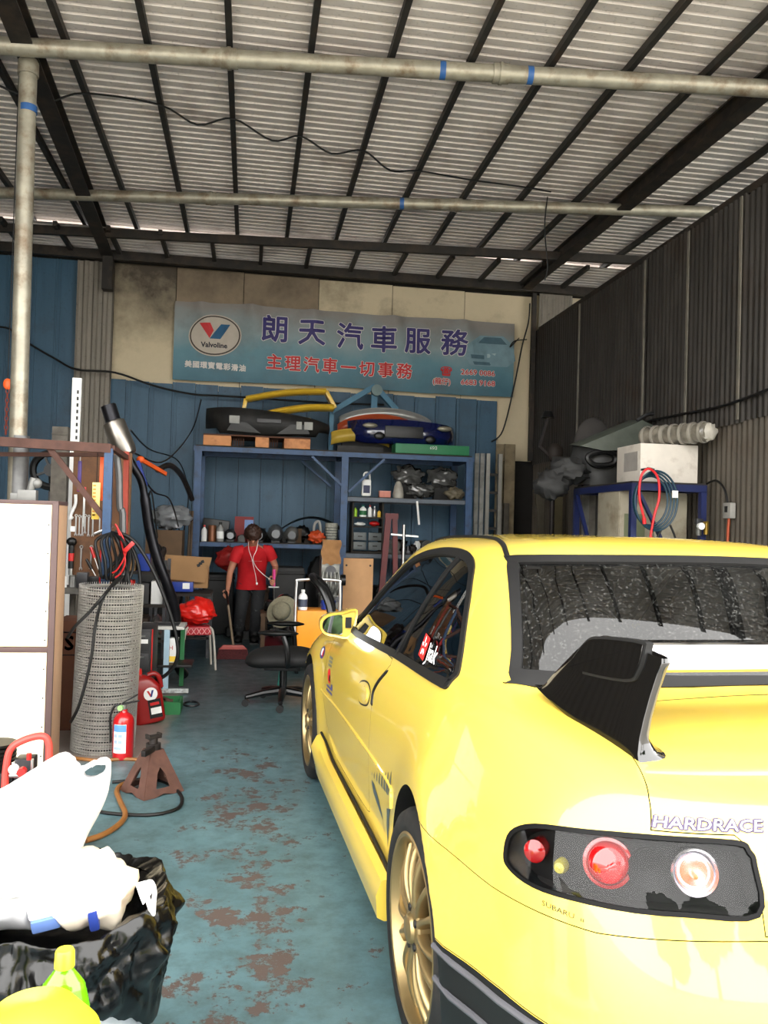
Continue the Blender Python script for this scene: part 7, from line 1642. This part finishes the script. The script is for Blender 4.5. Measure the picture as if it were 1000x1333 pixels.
# ---- rubbish between the bench and the rack
q = at(222, 680, 9.9); mb = MB(); mb.ell((0, 0, .17), (.22, .18, .14), 30, 16, nz=.45, seed=77, nsc=3); solo('clear_sack', mb, mat('grey_clear_film', (.44, .45, .46), rough=.22, var=.25, coat=.5), 'crumpled grey clear plastic sack on boxes left of the rack', 'sack', (q.x, 9.95, at(222, 692, 9.9).z), smooth=80)
zz0 = at(222, 692, 9.9).z
t = thing('stacked_cartons', 'stack of dim cartons left of the blue rack under the plastic sack', 'cartons', (q.x-.09, 10.0, 0))
zc0 = 0
for k in range(4):
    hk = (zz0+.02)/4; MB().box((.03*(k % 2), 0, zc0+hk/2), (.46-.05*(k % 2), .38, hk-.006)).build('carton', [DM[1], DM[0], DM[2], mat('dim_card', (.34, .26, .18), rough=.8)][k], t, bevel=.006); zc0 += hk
for dx, pxx in ((0, 245), (.03, 248)):
    a_ = at(pxx, 665, 10.1); mb = MB(); mb.cyl((0, 0, 0), (.02, .05, a_.z), .014, n=8); solo('thin_rod', mb, mat('old_rod', (.30, .24, .18), rough=.7), 'thin brown rod leaning at the left rack post, %s one' % ('left' if dx == 0 else 'right'), 'rod', (a_.x, 10.12, 0))
# ================================================================ the right side
BLU2 = mat('deep_blue_paint', (.085, .125, .30), rough=.5, var=.12)
QX0, QX1, QY0, QY1, QZ = 3.22, 3.86, 6.62, 7.85, 1.83
rr_ = thing('side_rack', 'deep blue metal rack against the right wall behind the car roof', 'rack')
for x in (QX0, QX1):
    for y in (QY0, QY1): MB().box((x, y, (QZ-.05)/2), (.05, .05, QZ-.05)).build('post', BLU2, rr_)
for y in (QY0, QY1): MB().box(((QX0+QX1)/2, y, QZ-.025), (QX1-QX0+.05, .05, .06)).build('beam', BLU2, rr_)
for x in (QX0, QX1): MB().box((x, (QY0+QY1)/2, QZ-.025), (.05, QY1-QY0-.05, .06)).build('beam', BLU2, rr_)
MB().box(((QX0+QX1)/2, (QY0+QY1)/2, QZ+.012), (QX1-QX0+.04, QY1-QY0+.04, .018)).build('board', DKB, rr_)
MB().bar((QX0+.03, QY0-.03, QZ-.06), (QX0+.40, QY0-.03, QZ-.75), .035, .025).build('brace', BLU2, rr_); MB().bar((QX0-.02, QY1-.05, QZ-.06), (QX0-.02, QY1-.42, QZ-.60), .035, .025).build('brace', BLU2, rr_)
zq = QZ+.022
c0, c1 = at(834, 622, 6.66), at(910, 580, 6.66)
t = thing('white_carton', 'large white carton on the near end of the deep blue rack', 'carton', ((c0.x+c1.x)/2, 6.90, zq)); cw = c1.x-c0.x; chh = c1.z-zq
MB().box((0, 0, chh/2), (cw, .46, chh)).build('carton', mat('white_card', (.80, .77, .73), rough=.65, var=.05, dirt=(.62, .57, .52), dirtamt=.2), t, bevel=.005); MB().box((-cw/2-.001, -.05, chh*.55), (.003, .26, chh*.5)).build('faded_print', mat('faded_grey_print', (.60, .58, .56), rough=.7), t)
# stacked dark bumpers and panels on the far end
DG = mat('dark_grey_panel', (.17, .17, .17), rough=.55, var=.2, dirt=(.25, .24, .22), dirtamt=.35)
t = thing('car_bumper', 'dusty dark grey car bumper on the far end of the deep blue rack', 'bumper', (3.38, 7.62, zq)); 
shell(lambda u, v: V((-.20+.70*u-.04*math.sin(PI*v), .05*abs(2*u-1)**3*4, .02+(.40-.14*u+.03*math.sin(3*u))*v)), 30, 10, .03).build('skin', DG, t, smooth=60); MB().tube(crom([(-.15, -.04, .30), (-.02, -.06, .34), (.10, -.05, .30), (.08, -.05, .22), (-.08, -.05, .20), (-.16, -.04, .25)], 5, True), .028, 8, True).build('lamp_opening_rim', BLACKP, t); MB().box((.15, .14, .12), (.5, .15, .24)).build('inner_beam', DG, t)
t = thing('crumpled_liner', 'crumpled dark grey liner drooping over the left end of the deep blue rack', 'liner', (2.98, 7.7, zq)); mb = MB(); mb.ell((.07, 0, .14), (.20, .20, .13), 28, 16, nz=.5, seed=101, nsc=3); mb.ell((-.12, -.08, .0), (.16, .14, .14), 22, 12, nz=.5, seed=102, nsc=3); mb.build('liner', mat('sooty_cloth', (.15, .15, .15), rough=.7, var=.3), t, smooth=70)
# wrapped roll lying across, pointing to the near right
a_, b_ = at(838, 570, 7.0), at(922, 570, 6.45); t = thing('wrapped_roll', 'long roll wrapped in stretch film lying above the white carton', 'roll', (0, 0, 0))
zroll = zq+chh+.095; a_.z = zroll; b_.z = zroll; WR = mat('stretch_wrapped_grey', (.42, .40, .36), rough=.3, var=.4, scale=12, coat=.4); d = (b_-a_)
mb = MB(); P_ = [a_.lerp(b_, k/14) for k in range(15)]; mb.tube(P_, [.080+.012*math.sin(k*2.1) for k in range(15)], 18); mb.build('roll', WR, t, smooth=70)
for k in range(7): c_ = a_.lerp(b_, .06+.145*k); MB().cyl(c_-d.normalized()*.012, c_+d.normalized()*.012, .094, n=18).build('film_band', mat('film_band_pale', (.55, .53, .49), rough=.3, coat=.4), t)
e = b_+d.normalized()*.01; mb = MB(); mb.ell(e, (.07, .03, .07), 16, 10, nz=.4, seed=9); mb.build('twisted_end', mat('film_end', (.66, .64, .60), rough=.25, var=.3), t)
# bonnet and seat leaning on the wall above the bumper
t = thing('car_bonnet', 'grey-green car panel propped at a slant above the dark bumpers', 'car panel', (3.54, 7.65, zq+.36)); GG = mat('dusty_grey_green', (.30, .32, .29), rough=.5, var=.15)
mb = MB(); mb.prism([(-.42, -.10, .02), (.22, -.10, .30), (.36, -.06, .26), (.16, -.12, .0), (-.20, -.14, -.02)], (.0, .30, .04)); mb.build('panel', GG, t, bevel=.012); MB().tube(crom([(.18, -.05, .30), (.28, -.05, .36), (.36, -.02, .38)], 4), .02, 8).build('hinge_arm', DSTEEL, t)
t = thing('seat_back', 'dark rounded seat back standing behind the slanted panel', 'seat', (3.42, 7.95, zq+.25)); mb = MB(); mb.ell((0, 0, .19), (.20, .08, .28), 22, 14); mb.box((0, 0, -.1), (.26, .1, .30)); mb.build('seat', mat('seat_fabric_grey', (.18, .17, .165), rough=.9, var=.2), t)
# under the rack: white cabinet and leaning strips
c0, c1 = at(806, 700, 6.85), at(896, 642, 6.85); t = thing('steel_cabinet', 'off-white steel cabinet under the deep blue rack', 'cabinet', ((c0.x+c1.x)/2, 7.09, 0)); ck = c1.x-c0.x
CB = mat('off_white_enamel', (.60, .57, .50), rough=.55, var=.08, dirt=(.42, .36, .28), dirtamt=.3); MB().box((0, 0, c1.z/2), (ck, .45, c1.z)).build('body', CB, t, bevel=.006)
for sx in (-1, 1): dd = MB().box((sx*ck/4, -.23, c1.z/2), (ck/2-.01, .015, c1.z-.04)).build('door', CB, t, bevel=.003); MB().box((sx*.03, -.243, c1.z*.7), (.012, .012, .10)).build('handle', DSTEEL, dd)
MB().box((-ck*.28, -.2405, c1.z-.35), (ck*.3, .004, .3)).build('glass_pane', mat('dim_green_pane', (.42, .44, .34), rough=.3), t)
mb = MB(); mb.bar((-.2, 0, 0), (.16, .0, .01), .10, .018); mb.ell((.19, 0, .012), (.07, .05, .022), 14, 8); solo('wooden_paddle', mb, mat('tan_wood', (.50, .38, .22), rough=.7), 'tan wooden paddle lying on the off-white cabinet', 'paddle', ((c0.x+c1.x)/2+.02, 6.93, c1.z+.011))
for k, px in enumerate((764, 772, 781)):
    a_ = at(px, 641, 8.0); mb = MB(); mb.box((0, 0, a_.z/2), (.07, .03, a_.z)); solo('metal_strip', mb, [WPL, GREYW, mat('dark_strip', (.22, .21, .20), rough=.6)][k], ['pale metal strip leaning under the far end of the deep blue rack', 'grey wooden strip leaning beside the pale metal strip', 'dark strip leaning right of the grey wooden strip'][k], 'strip', (a_.x, 8.02, 0), bevel=.003)
# hose coils hung on the rack
hc = at(853, 652, 6.5); t = thing('hose_coil', 'coiled teal air hose hung on the near side of the deep blue rack', 'hose', (hc.x, 6.50, hc.z)); TH = mat('dark_teal_hose', (.10, .22, .28), rough=.4, var=.1)
for k in range(4):
    mb = MB(); mb.tube([((.19-.012*k)*math.cos(a)-.01*k, -.02+.014*k, (.25-.014*k)*math.sin(a)) for a in [2*PI*i/36 for i in range(36)]], .0095, 8, True); mb.build('hose_turn', TH, t)
MB().tube(crom([(.05, -.02, -.24), (.0, -.03, -.36), (.10, -.03, -.42), (.18, -.02, -.33), (.13, -.02, -.2)], 5), .0095, 8).build('loose_end', CABLE, t); MB().box((.16, -.035, .06), (.05, .01, .06)).build('paper_tag', WHITEP, t); MB().bar((-.02, 0, .26), (-.02, .10, .28), .02, .02).build('hook', DSTEEL, t)
hc2 = at(843, 640, 6.45); t = thing('red_hose', 'red hose looped over the teal hose coil', 'hose', (hc2.x, 6.44, hc2.z)); RH = mat('bright_red_hose', (.80, .12, .14), rough=.4)
MB().tube(crom([(-.03, 0, -.22), (-.075, 0, -.05), (-.065, 0, .12), (.0, 0, .19), (.085, 0, .12), (.10, 0, -.05), (.06, 0, -.2), (.03, 0, -.38)], 6), .0105, 8).build('loop', RH, t); MB().cyl((.03, 0, -.38), (.07, 0, -.46), .02, n=12).cyl((-.03, 0, -.22), (-.025, 0, -.27), .016, n=10).build('nozzle', RH, t); MB().bar((0, 0, .19), (0, .12, .19), .018, .018).build('hook', DSTEEL, t)
# air regulator on the near post, switch box on the wall
q = at(910, 688, 6.55); t = thing('air_regulator', 'brass and grey air regulator fixed to the near rack post', 'regulator', (q.x, 6.555, q.z)); MB().cyl((0, 0, -.06), (0, 0, .04), .025, n=14).build('bowl', mat('smoked_bowl', (.30, .30, .28), rough=.2), t); MB().cyl((0, -.02, .02), (0, -.05, .02), .03, n=18).build('gauge', WHITEP, t); MB().box((0, 0, .06), (.06, .05, .05)).build('valve_body', DSTEEL, t, bevel=.008); MB().cyl((.07, 0, -.05), (.07, 0, .05), .02, n=12).box((.04, 0, .05), (.09, .03, .025)).build('second_bowl', mat('brass_bowl', (.50, .40, .15), rough=.35, metal=.6), t); MB().box((.02, .03, .05), (.05, .05, .04)).build('bracket', DSTEEL, t)
yy = 6.45; q = V((3.965, yy, 0)); sw_ = at(945, 665, yy); t = thing('switch_box', 'pale grey switch box on the corrugated right wall', 'switch', (3.945, yy-.10, sw_.z)); MB().box((0, 0, 0), (.05, .11, .13)).build('box', mat('pale_grey_box', (.55, .54, .52), rough=.5), t, bevel=.006); MB().box((-.028, 0, .01), (.012, .03, .05)).build('rocker', BLACKP, t); MB().tube(crom([(0, 0, -.06), (-.005, .005, -.25), (.0, -.01, -.6)], 4), .011, 7).build('orange_cable', mat('orange_cable', (.62, .25, .10), rough=.5), t); MB().tube(crom([(0, .02, .06), (-.01, .06, .18), (.0, .2, .26), (0, .35, .24)], 5), .009, 7).build('black_cable', CABLE, t)
wc = MB(); wc.tube(crom([(3.95, 5.3, 2.60), (3.94, 5.9, 2.545), (3.945, 6.5, 2.51), (3.95, 7.2, 2.53), (3.95, 8.0, 2.55)], 6), .012, 7); solo('wall_cable', wc, CABLE, 'black cable strung along the corrugated right wall', 'cable')
# work lamp on an arm in the dark corner
lx = at(712, 600, 9.4); t = thing('work_lamp', 'dark jointed work lamp with a chrome reflector in the right corner', 'lamp', (lx.x, 9.4, 0)); zl0 = at(712, 540, 9.4).z
MB().cyl((.08, 0, 0), (.08, 0, zl0-.55), .03, n=12).build('mast', DRUST, t); MB().box((.08, 0, .03), (.4, .4, .06)).build('base', DRUST, t); MB().bar((.10, 0, zl0-.55), (-.10, 0, zl0-.38), .035, .03).build('lower_arm', DRUST, t); MB().bar((-.10, 0, zl0-.38), (.0, 0, zl0-.02), .03, .03).build('upper_arm', DRUST, t); MB().lathe([(.0001, .05), (.05, .04), (.075, -.03), (.078, -.035)], 20, Matrix.Translation((0, 0, zl0))).build('lamp_shade', BLACKP, t); MB().ell((0, -.02, zl0-.02), (.05, .05, .02), 14, 8).build('reflector', STEEL, t); MB().ell((.10, 0, zl0-.45), (.10, .08, .12), 16, 10).build('counterweight', mat('dark_brown_lump', (.14, .11, .09), rough=.7), t); MB().cyl((.11, -.07, zl0-.55), (.11, -.10, zl0-.55), .035, n=14).build('joint_knob', STEEL, t)
for k, (px, py, m_, lab) in enumerate(((705, 640, mat('dim_rope', (.24, .22, .18), rough=.9), 'dim bundle of rope hung in the right corner'), (728, 640, mat('dim_plank2', (.30, .27, .19), rough=.8), 'narrow dim board standing in the right corner'))):
    a_ = at(px, py-20, 9.9)
    mb = MB()
    if k == 0:
        for j in range(5): mb.tube(crom([(-.03+.02*j, 0, a_.z), (-.05+.02*j, .01, a_.z-.3), (-.02+.015*j, 0, a_.z-.6), (-.01+.012*j, 0, .0)], 4), .018, 7)
    else: mb.box((0, 0, a_.z/2), (.10, .03, a_.z))
    solo('rope_bundle' if k == 0 else 'narrow_board', mb, m_, lab, 'rope' if k == 0 else 'board', (a_.x, 9.9, 0))
# ================================================================ more clutter between the tool board and the rack
rn = random.Random(5)
t = thing('junk_shelf', 'crowded dark shelf behind the exhaust pipe', 'shelf', (at(200, 760, 7.9).x-.09, 8.0, 0)); zj = [.30, .62, .92]
for z in zj: MB().box((0, 0, z), (.42, .40, .025)).build('board', DKB, t)
for sx in (-1, 1):
    for sy in (-1, 1): MB().box((sx*.20, sy*.18, .52), (.03, .03, 1.04)).build('post', DSTEEL, t)
ml = [BLACKP, DM[1], STEEL, REDP, DM[2], WHITEP, CARD, BLUE2, DRUST]
nl = ['black part', 'brown package', 'steel bracket', 'red tin', 'grey tool case', 'white box', 'small carton', 'blue packet', 'rusty casting']
pos = ['left on the bottom', 'middle on the bottom', 'right on the bottom', 'left on the middle', 'middle on the middle', 'right on the middle', 'left on the top', 'middle on the top', 'right on the top']
for k in range(9):
    mb = MB(); h = rn.uniform(.10, .22)
    if k in (2, 8, 0): mb.ell((0, 0, h*.5), (.055, .12, h*.5), 14, 10, nz=.5, seed=k+120); mb.box((0, 0, .012), (.08, .12, .024))
    elif k == 3: mb.lathe([(.0001, 0), (.05, 0), (.05, h), (.0001, h)], 16)
    else: mb.box((0, 0, h/2), (.11, .2, h))
    solo(nl[k].split()[-1] if nl[k].split()[-1] not in ('part', 'package') else nl[k].replace(' ', '_'), mb, ml[k], nl[k]+' '+pos[k]+' board of the crowded dark shelf', 'part' if k in (0, 2, 8) else 'box', (t.location.x-.13+.13*(k % 3), 7.95, zj[k//3]+.014), bevel=.004 if k not in (2, 8, 0, 3) else 0)
for k, pts in enumerate(([(175, 590, 7.4), (215, 600, 8.5), (250, 560, 11.1), (262, 520, 11.2)], [(180, 610, 7.4), (200, 640, 8.0), (222, 652, 9.3), (236, 700, 10.0)], [(170, 560, 7.4), (195, 585, 9.0), (232, 600, 11.0), (245, 640, 10.6), (240, 690, 10.4)], [(185, 625, 7.5), (190, 660, 7.8), (197, 640, 8.4), (205, 700, 8.2)])):
    mb = MB(); mb.tube(crom([at(*q) for q in pts], 7), .008, 6); solo('loose_wire', mb, CABLE, ['thin black wire rising from the exhaust to the blue wall', 'thin black wire drooping behind the exhaust pipe', 'thin black wire hanging down by the left rack post', 'short black wire looping behind the silencer'][k], 'wire')
a_, b_ = at(183, 598, 7.4), at(216, 617, 7.9); t = thing('coloured_strap', 'orange and blue ratchet strap slanting behind the silencer', 'strap', (0, 0, 0)); MB().bar(a_, b_, .02, .035).build('strap', ORANGE, t); MB().bar(at(180, 600, 7.4), at(190, 632, 7.4), .06, .03).build('blue_sleeve', BLUE2, t); MB().ell(a_, (.035, .03, .03), 12, 8).build('buckle', ORANGE, t)
a_, b_ = at(205, 612, 8.6), at(250, 650, 9.9); mb = MB(); mb.tube(crom([a_, at(222, 606, 8.9), at(238, 622, 9.5), b_], 5), .03, 10); solo('bent_pipe', mb, DRUST, 'dark bent pipe sticking out towards the left rack post', 'pipe')

# ================================================================ trees across the forecourt, seen only in the car's mirrors
LEAF = mat('tree_leaves', (.16, .24, .11), rough=.8, var=.5, scale=3, bump=.8); BARK = mat('tree_bark', (.22, .17, .13), rough=.9, var=.3)
for k, (x, y, h_, lab) in enumerate(((-5.0, -15.0, 6.0, 'leafy tree across the forecourt, nearest the left side'), (.5, -16.5, 7.0, 'tallest leafy tree across the forecourt behind the viewer'), (6.0, -15.0, 6.0, 'leafy tree across the forecourt, nearest the right side'))):
    t = thing('street_tree', lab, 'tree', (x, y, 0), group='trees across the forecourt')
    mb = MB()
    for j in range(7): r_ = random.Random(k*10+j); mb.ell((r_.uniform(-1.6, 1.6), r_.uniform(-1, 1), h_*r_.uniform(.35, .8)), (r_.uniform(1.2, 1.9), 1.3, r_.uniform(1.0, 1.5)), 22, 14, nz=.5, seed=k*9+j, nsc=4)
    mb.build('foliage', LEAF, t, smooth=60); MB().cyl((0, 0, 0), (.1, 0, h_*.6), .22, .12, n=12).build('trunk', BARK, t)

# ================================================================ small dark clutter on and under the rack
rn = random.Random(33)
def junk(seed, s3):
    r_ = random.Random(seed); mb = MB(); kind = seed % 5
    if kind == 0: mb.ell((0, 0, s3[2]/2), (s3[0]/2, s3[1]/2, s3[2]/2), 14, 9, nz=.45, seed=seed, nsc=3)
    elif kind == 1:
        mb.box((0, 0, s3[2]*.35), (s3[0], s3[1], s3[2]*.7)); mb.cyl((-s3[0]*.2, 0, s3[2]*.6), (-s3[0]*.2, 0, s3[2]), s3[0]*.22, n=12); mb.cyl((s3[0]*.25, -s3[1]*.4, s3[2]*.4), (s3[0]*.25, -s3[1]*.62, s3[2]*.4), s3[0]*.18, n=12)
    elif kind == 2:
        mb.cyl((0, -s3[1]/2, s3[2]/2), (0, s3[1]/2, s3[2]/2), s3[2]*.48, n=16); mb.cyl((0, -s3[1]*.62, s3[2]/2), (0, -s3[1]*.5, s3[2]/2), s3[2]*.28, n=14); mb.box((0, 0, s3[2]*.1), (s3[0], s3[1]*.5, s3[2]*.2))
    elif kind == 3:
        for j in range(3): mb.tube([(s3[0]*.42*math.cos(2*PI*i/18), s3[1]*.42*math.sin(2*PI*i/18), .015+s3[2]*.3*j) for i in range(18)], .013, 6, True)
        mb.tube(crom([(s3[0]*.4, 0, .05), (s3[0]*.2, -s3[1]*.3, s3[2]), (-s3[0]*.3, -s3[1]*.2, s3[2]*.8)], 5), .012, 6)
    else:
        mb.box((0, 0, s3[2]*.5), (s3[0], s3[1], s3[2]*.98), (0, 0, r_.uniform(-.3, .3))); mb.box((0, 0, s3[2]*.9), (s3[0]*1.04, s3[1]*1.04, s3[2]*.16), (0, 0, 0))
    return mb
KIND = ['engine_mount', 'carburettor', 'starter_motor', 'hose_loop', 'small_case']
KC = ['car part', 'car part', 'car part', 'hose', 'case']
GM = [mat('greasy_black', (.055, .053, .05), rough=.5, var=.3), mat('greasy_brown', (.16, .12, .09), rough=.7, var=.3), mat('dull_zinc', (.28, .28, .27), rough=.5, metal=.5, var=.3), mat('greasy_black2', (.085, .085, .09), rough=.4, var=.3), mat('dull_card', (.30, .23, .16), rough=.8, var=.2)]
ORD = ['leftmost', 'second', 'third', 'fourth', 'fifth']
def aabb(o):
    q = []
    def rec(x):
        if x.type == 'MESH': q.extend(x.matrix_world @ V(c) for c in x.bound_box)
        for c in x.children: rec(c)
    rec(o); return ([min(v[i] for v in q) for i in range(3)], [max(v[i] for v in q) for i in range(3)]) if q else None
bpy.context.view_layer.update()
BIG = ('storage_rack', 'banner', 'wall_cable', 'loose_wire', 'car_bumper', 'coloured_strap', 'exhaust_silencer', 'arch_liner')
OCC = [aabb(o) for o in COL.objects if o.parent is None and o.get('category') and not o.name.startswith(BIG)]; OCC = [x for x in OCC if x]
def strew(n, x0, x1, y0, y1, z, smin, smax, where, group, seed0):
    out = []
    for k in range(n):
        sd = seed0+k; r_ = random.Random(sd*13); kd = sd % 5; mbq = None
        for tr_ in range(120):
            w_ = r_.uniform(smin, smax)*(1-.4*tr_/120); h = w_*r_.uniform(.8, 1.4); x = r_.uniform(x0+w_*.6, x1-w_*.6); y = r_.uniform(y0, y1); e = w_*.62
            bb_ = ([x-e, y-e, z], [x+e, y+e, z+h*1.1])
            if all(any(bb_[1][i] <= o[0][i]+.002 or bb_[0][i] >= o[1][i]-.002 for i in range(3)) for o in OCC): mbq = junk(sd, (w_, w_*.8, h)); break
        if mbq is None: continue
        OCC.append(bb_); out.append((x, y, kd, mbq, sd))
    out.sort(key=lambda q: q[0]); kinds = [q[2] for q in out]; seen = {}
    for x, y, kd, mbq, sd in out:
        r_ = random.Random(sd*7+1); i = seen.get(kd, 0); seen[kd] = i+1; nm = ['lumpy dark engine mount', 'boxy dark carburettor', 'round greasy starter motor', 'black hose loop', 'dull lidded case'][kd]
        lab = nm+' '+where if kinds.count(kd) == 1 else ('leftmost '+nm+' '+where if i == 0 else ORD[i]+' '+nm+' from the left '+where)
        solo(KIND[kd], mbq, GM[kd] if r_.random() < .75 else GM[r_.randrange(5)], lab, KC[kd], (x, y, z), rz=r_.uniform(-.12, .12), group=group, smooth=50, bevel=.004 if kd == 4 else 0)
strew(16, RX0+.08, RXM-.08, 10.50, 11.06, SHL+.005, .15, .26, 'in the left rack shelf clutter', 'car parts on the left rack shelf', 200)
strew(14, RX0+.08, RXM-.08, 10.47, 11.08, SHL+.005, .09, .15, 'among the small left shelf bits', 'small car parts on the left rack shelf', 230)
strew(8, RX0+.3, RXM-.5, 11.0, 11.1, SHL+.005, .18, .30, 'along the left shelf back', 'car parts along the back of the left rack shelf', 260)
strew(10, RXM+.45, RX1-.08, 10.52, 11.04, SHR2+.005, .13, .22, 'on the lower right rack shelf', 'car parts on the lower right rack shelf', 300)
strew(6, at(286, 820, 9.9).x, at(318, 820, 9.9).x+.9, 10.12, 10.30, 0.0, .14, .22, 'on the floor before the rack', 'car parts on the floor before the rack', 500)
strew(4, at(176, 770, 7.2).x-.1, at(196, 770, 7.2).x+.1, 7.2, 7.7, 0.0, .14, .20, 'on the floor behind the small bench', 'car parts behind the small bench', 560)

# ---- stand every thing's origin at its own base
for o in list(COL.objects):
    if o.parent is None and o.get('category') and o.location.length < 1e-6 and o.type in ('EMPTY', 'MESH'):
        ms = [c for c in ([o] if o.type == 'MESH' else [])+list(o.children) if c.type == 'MESH']
        vs = [v.co+(c.location if c is not o else V((0, 0, 0))) for c in ms for v in c.data.vertices]
        off = V(((min(v.x for v in vs)+max(v.x for v in vs))/2, (min(v.y for v in vs)+max(v.y for v in vs))/2, min(v.z for v in vs)))
        if o.type == 'MESH': o.data.transform(Matrix.Translation(-off))
        o.location = off
        for c in o.children: c.location = c.location-off
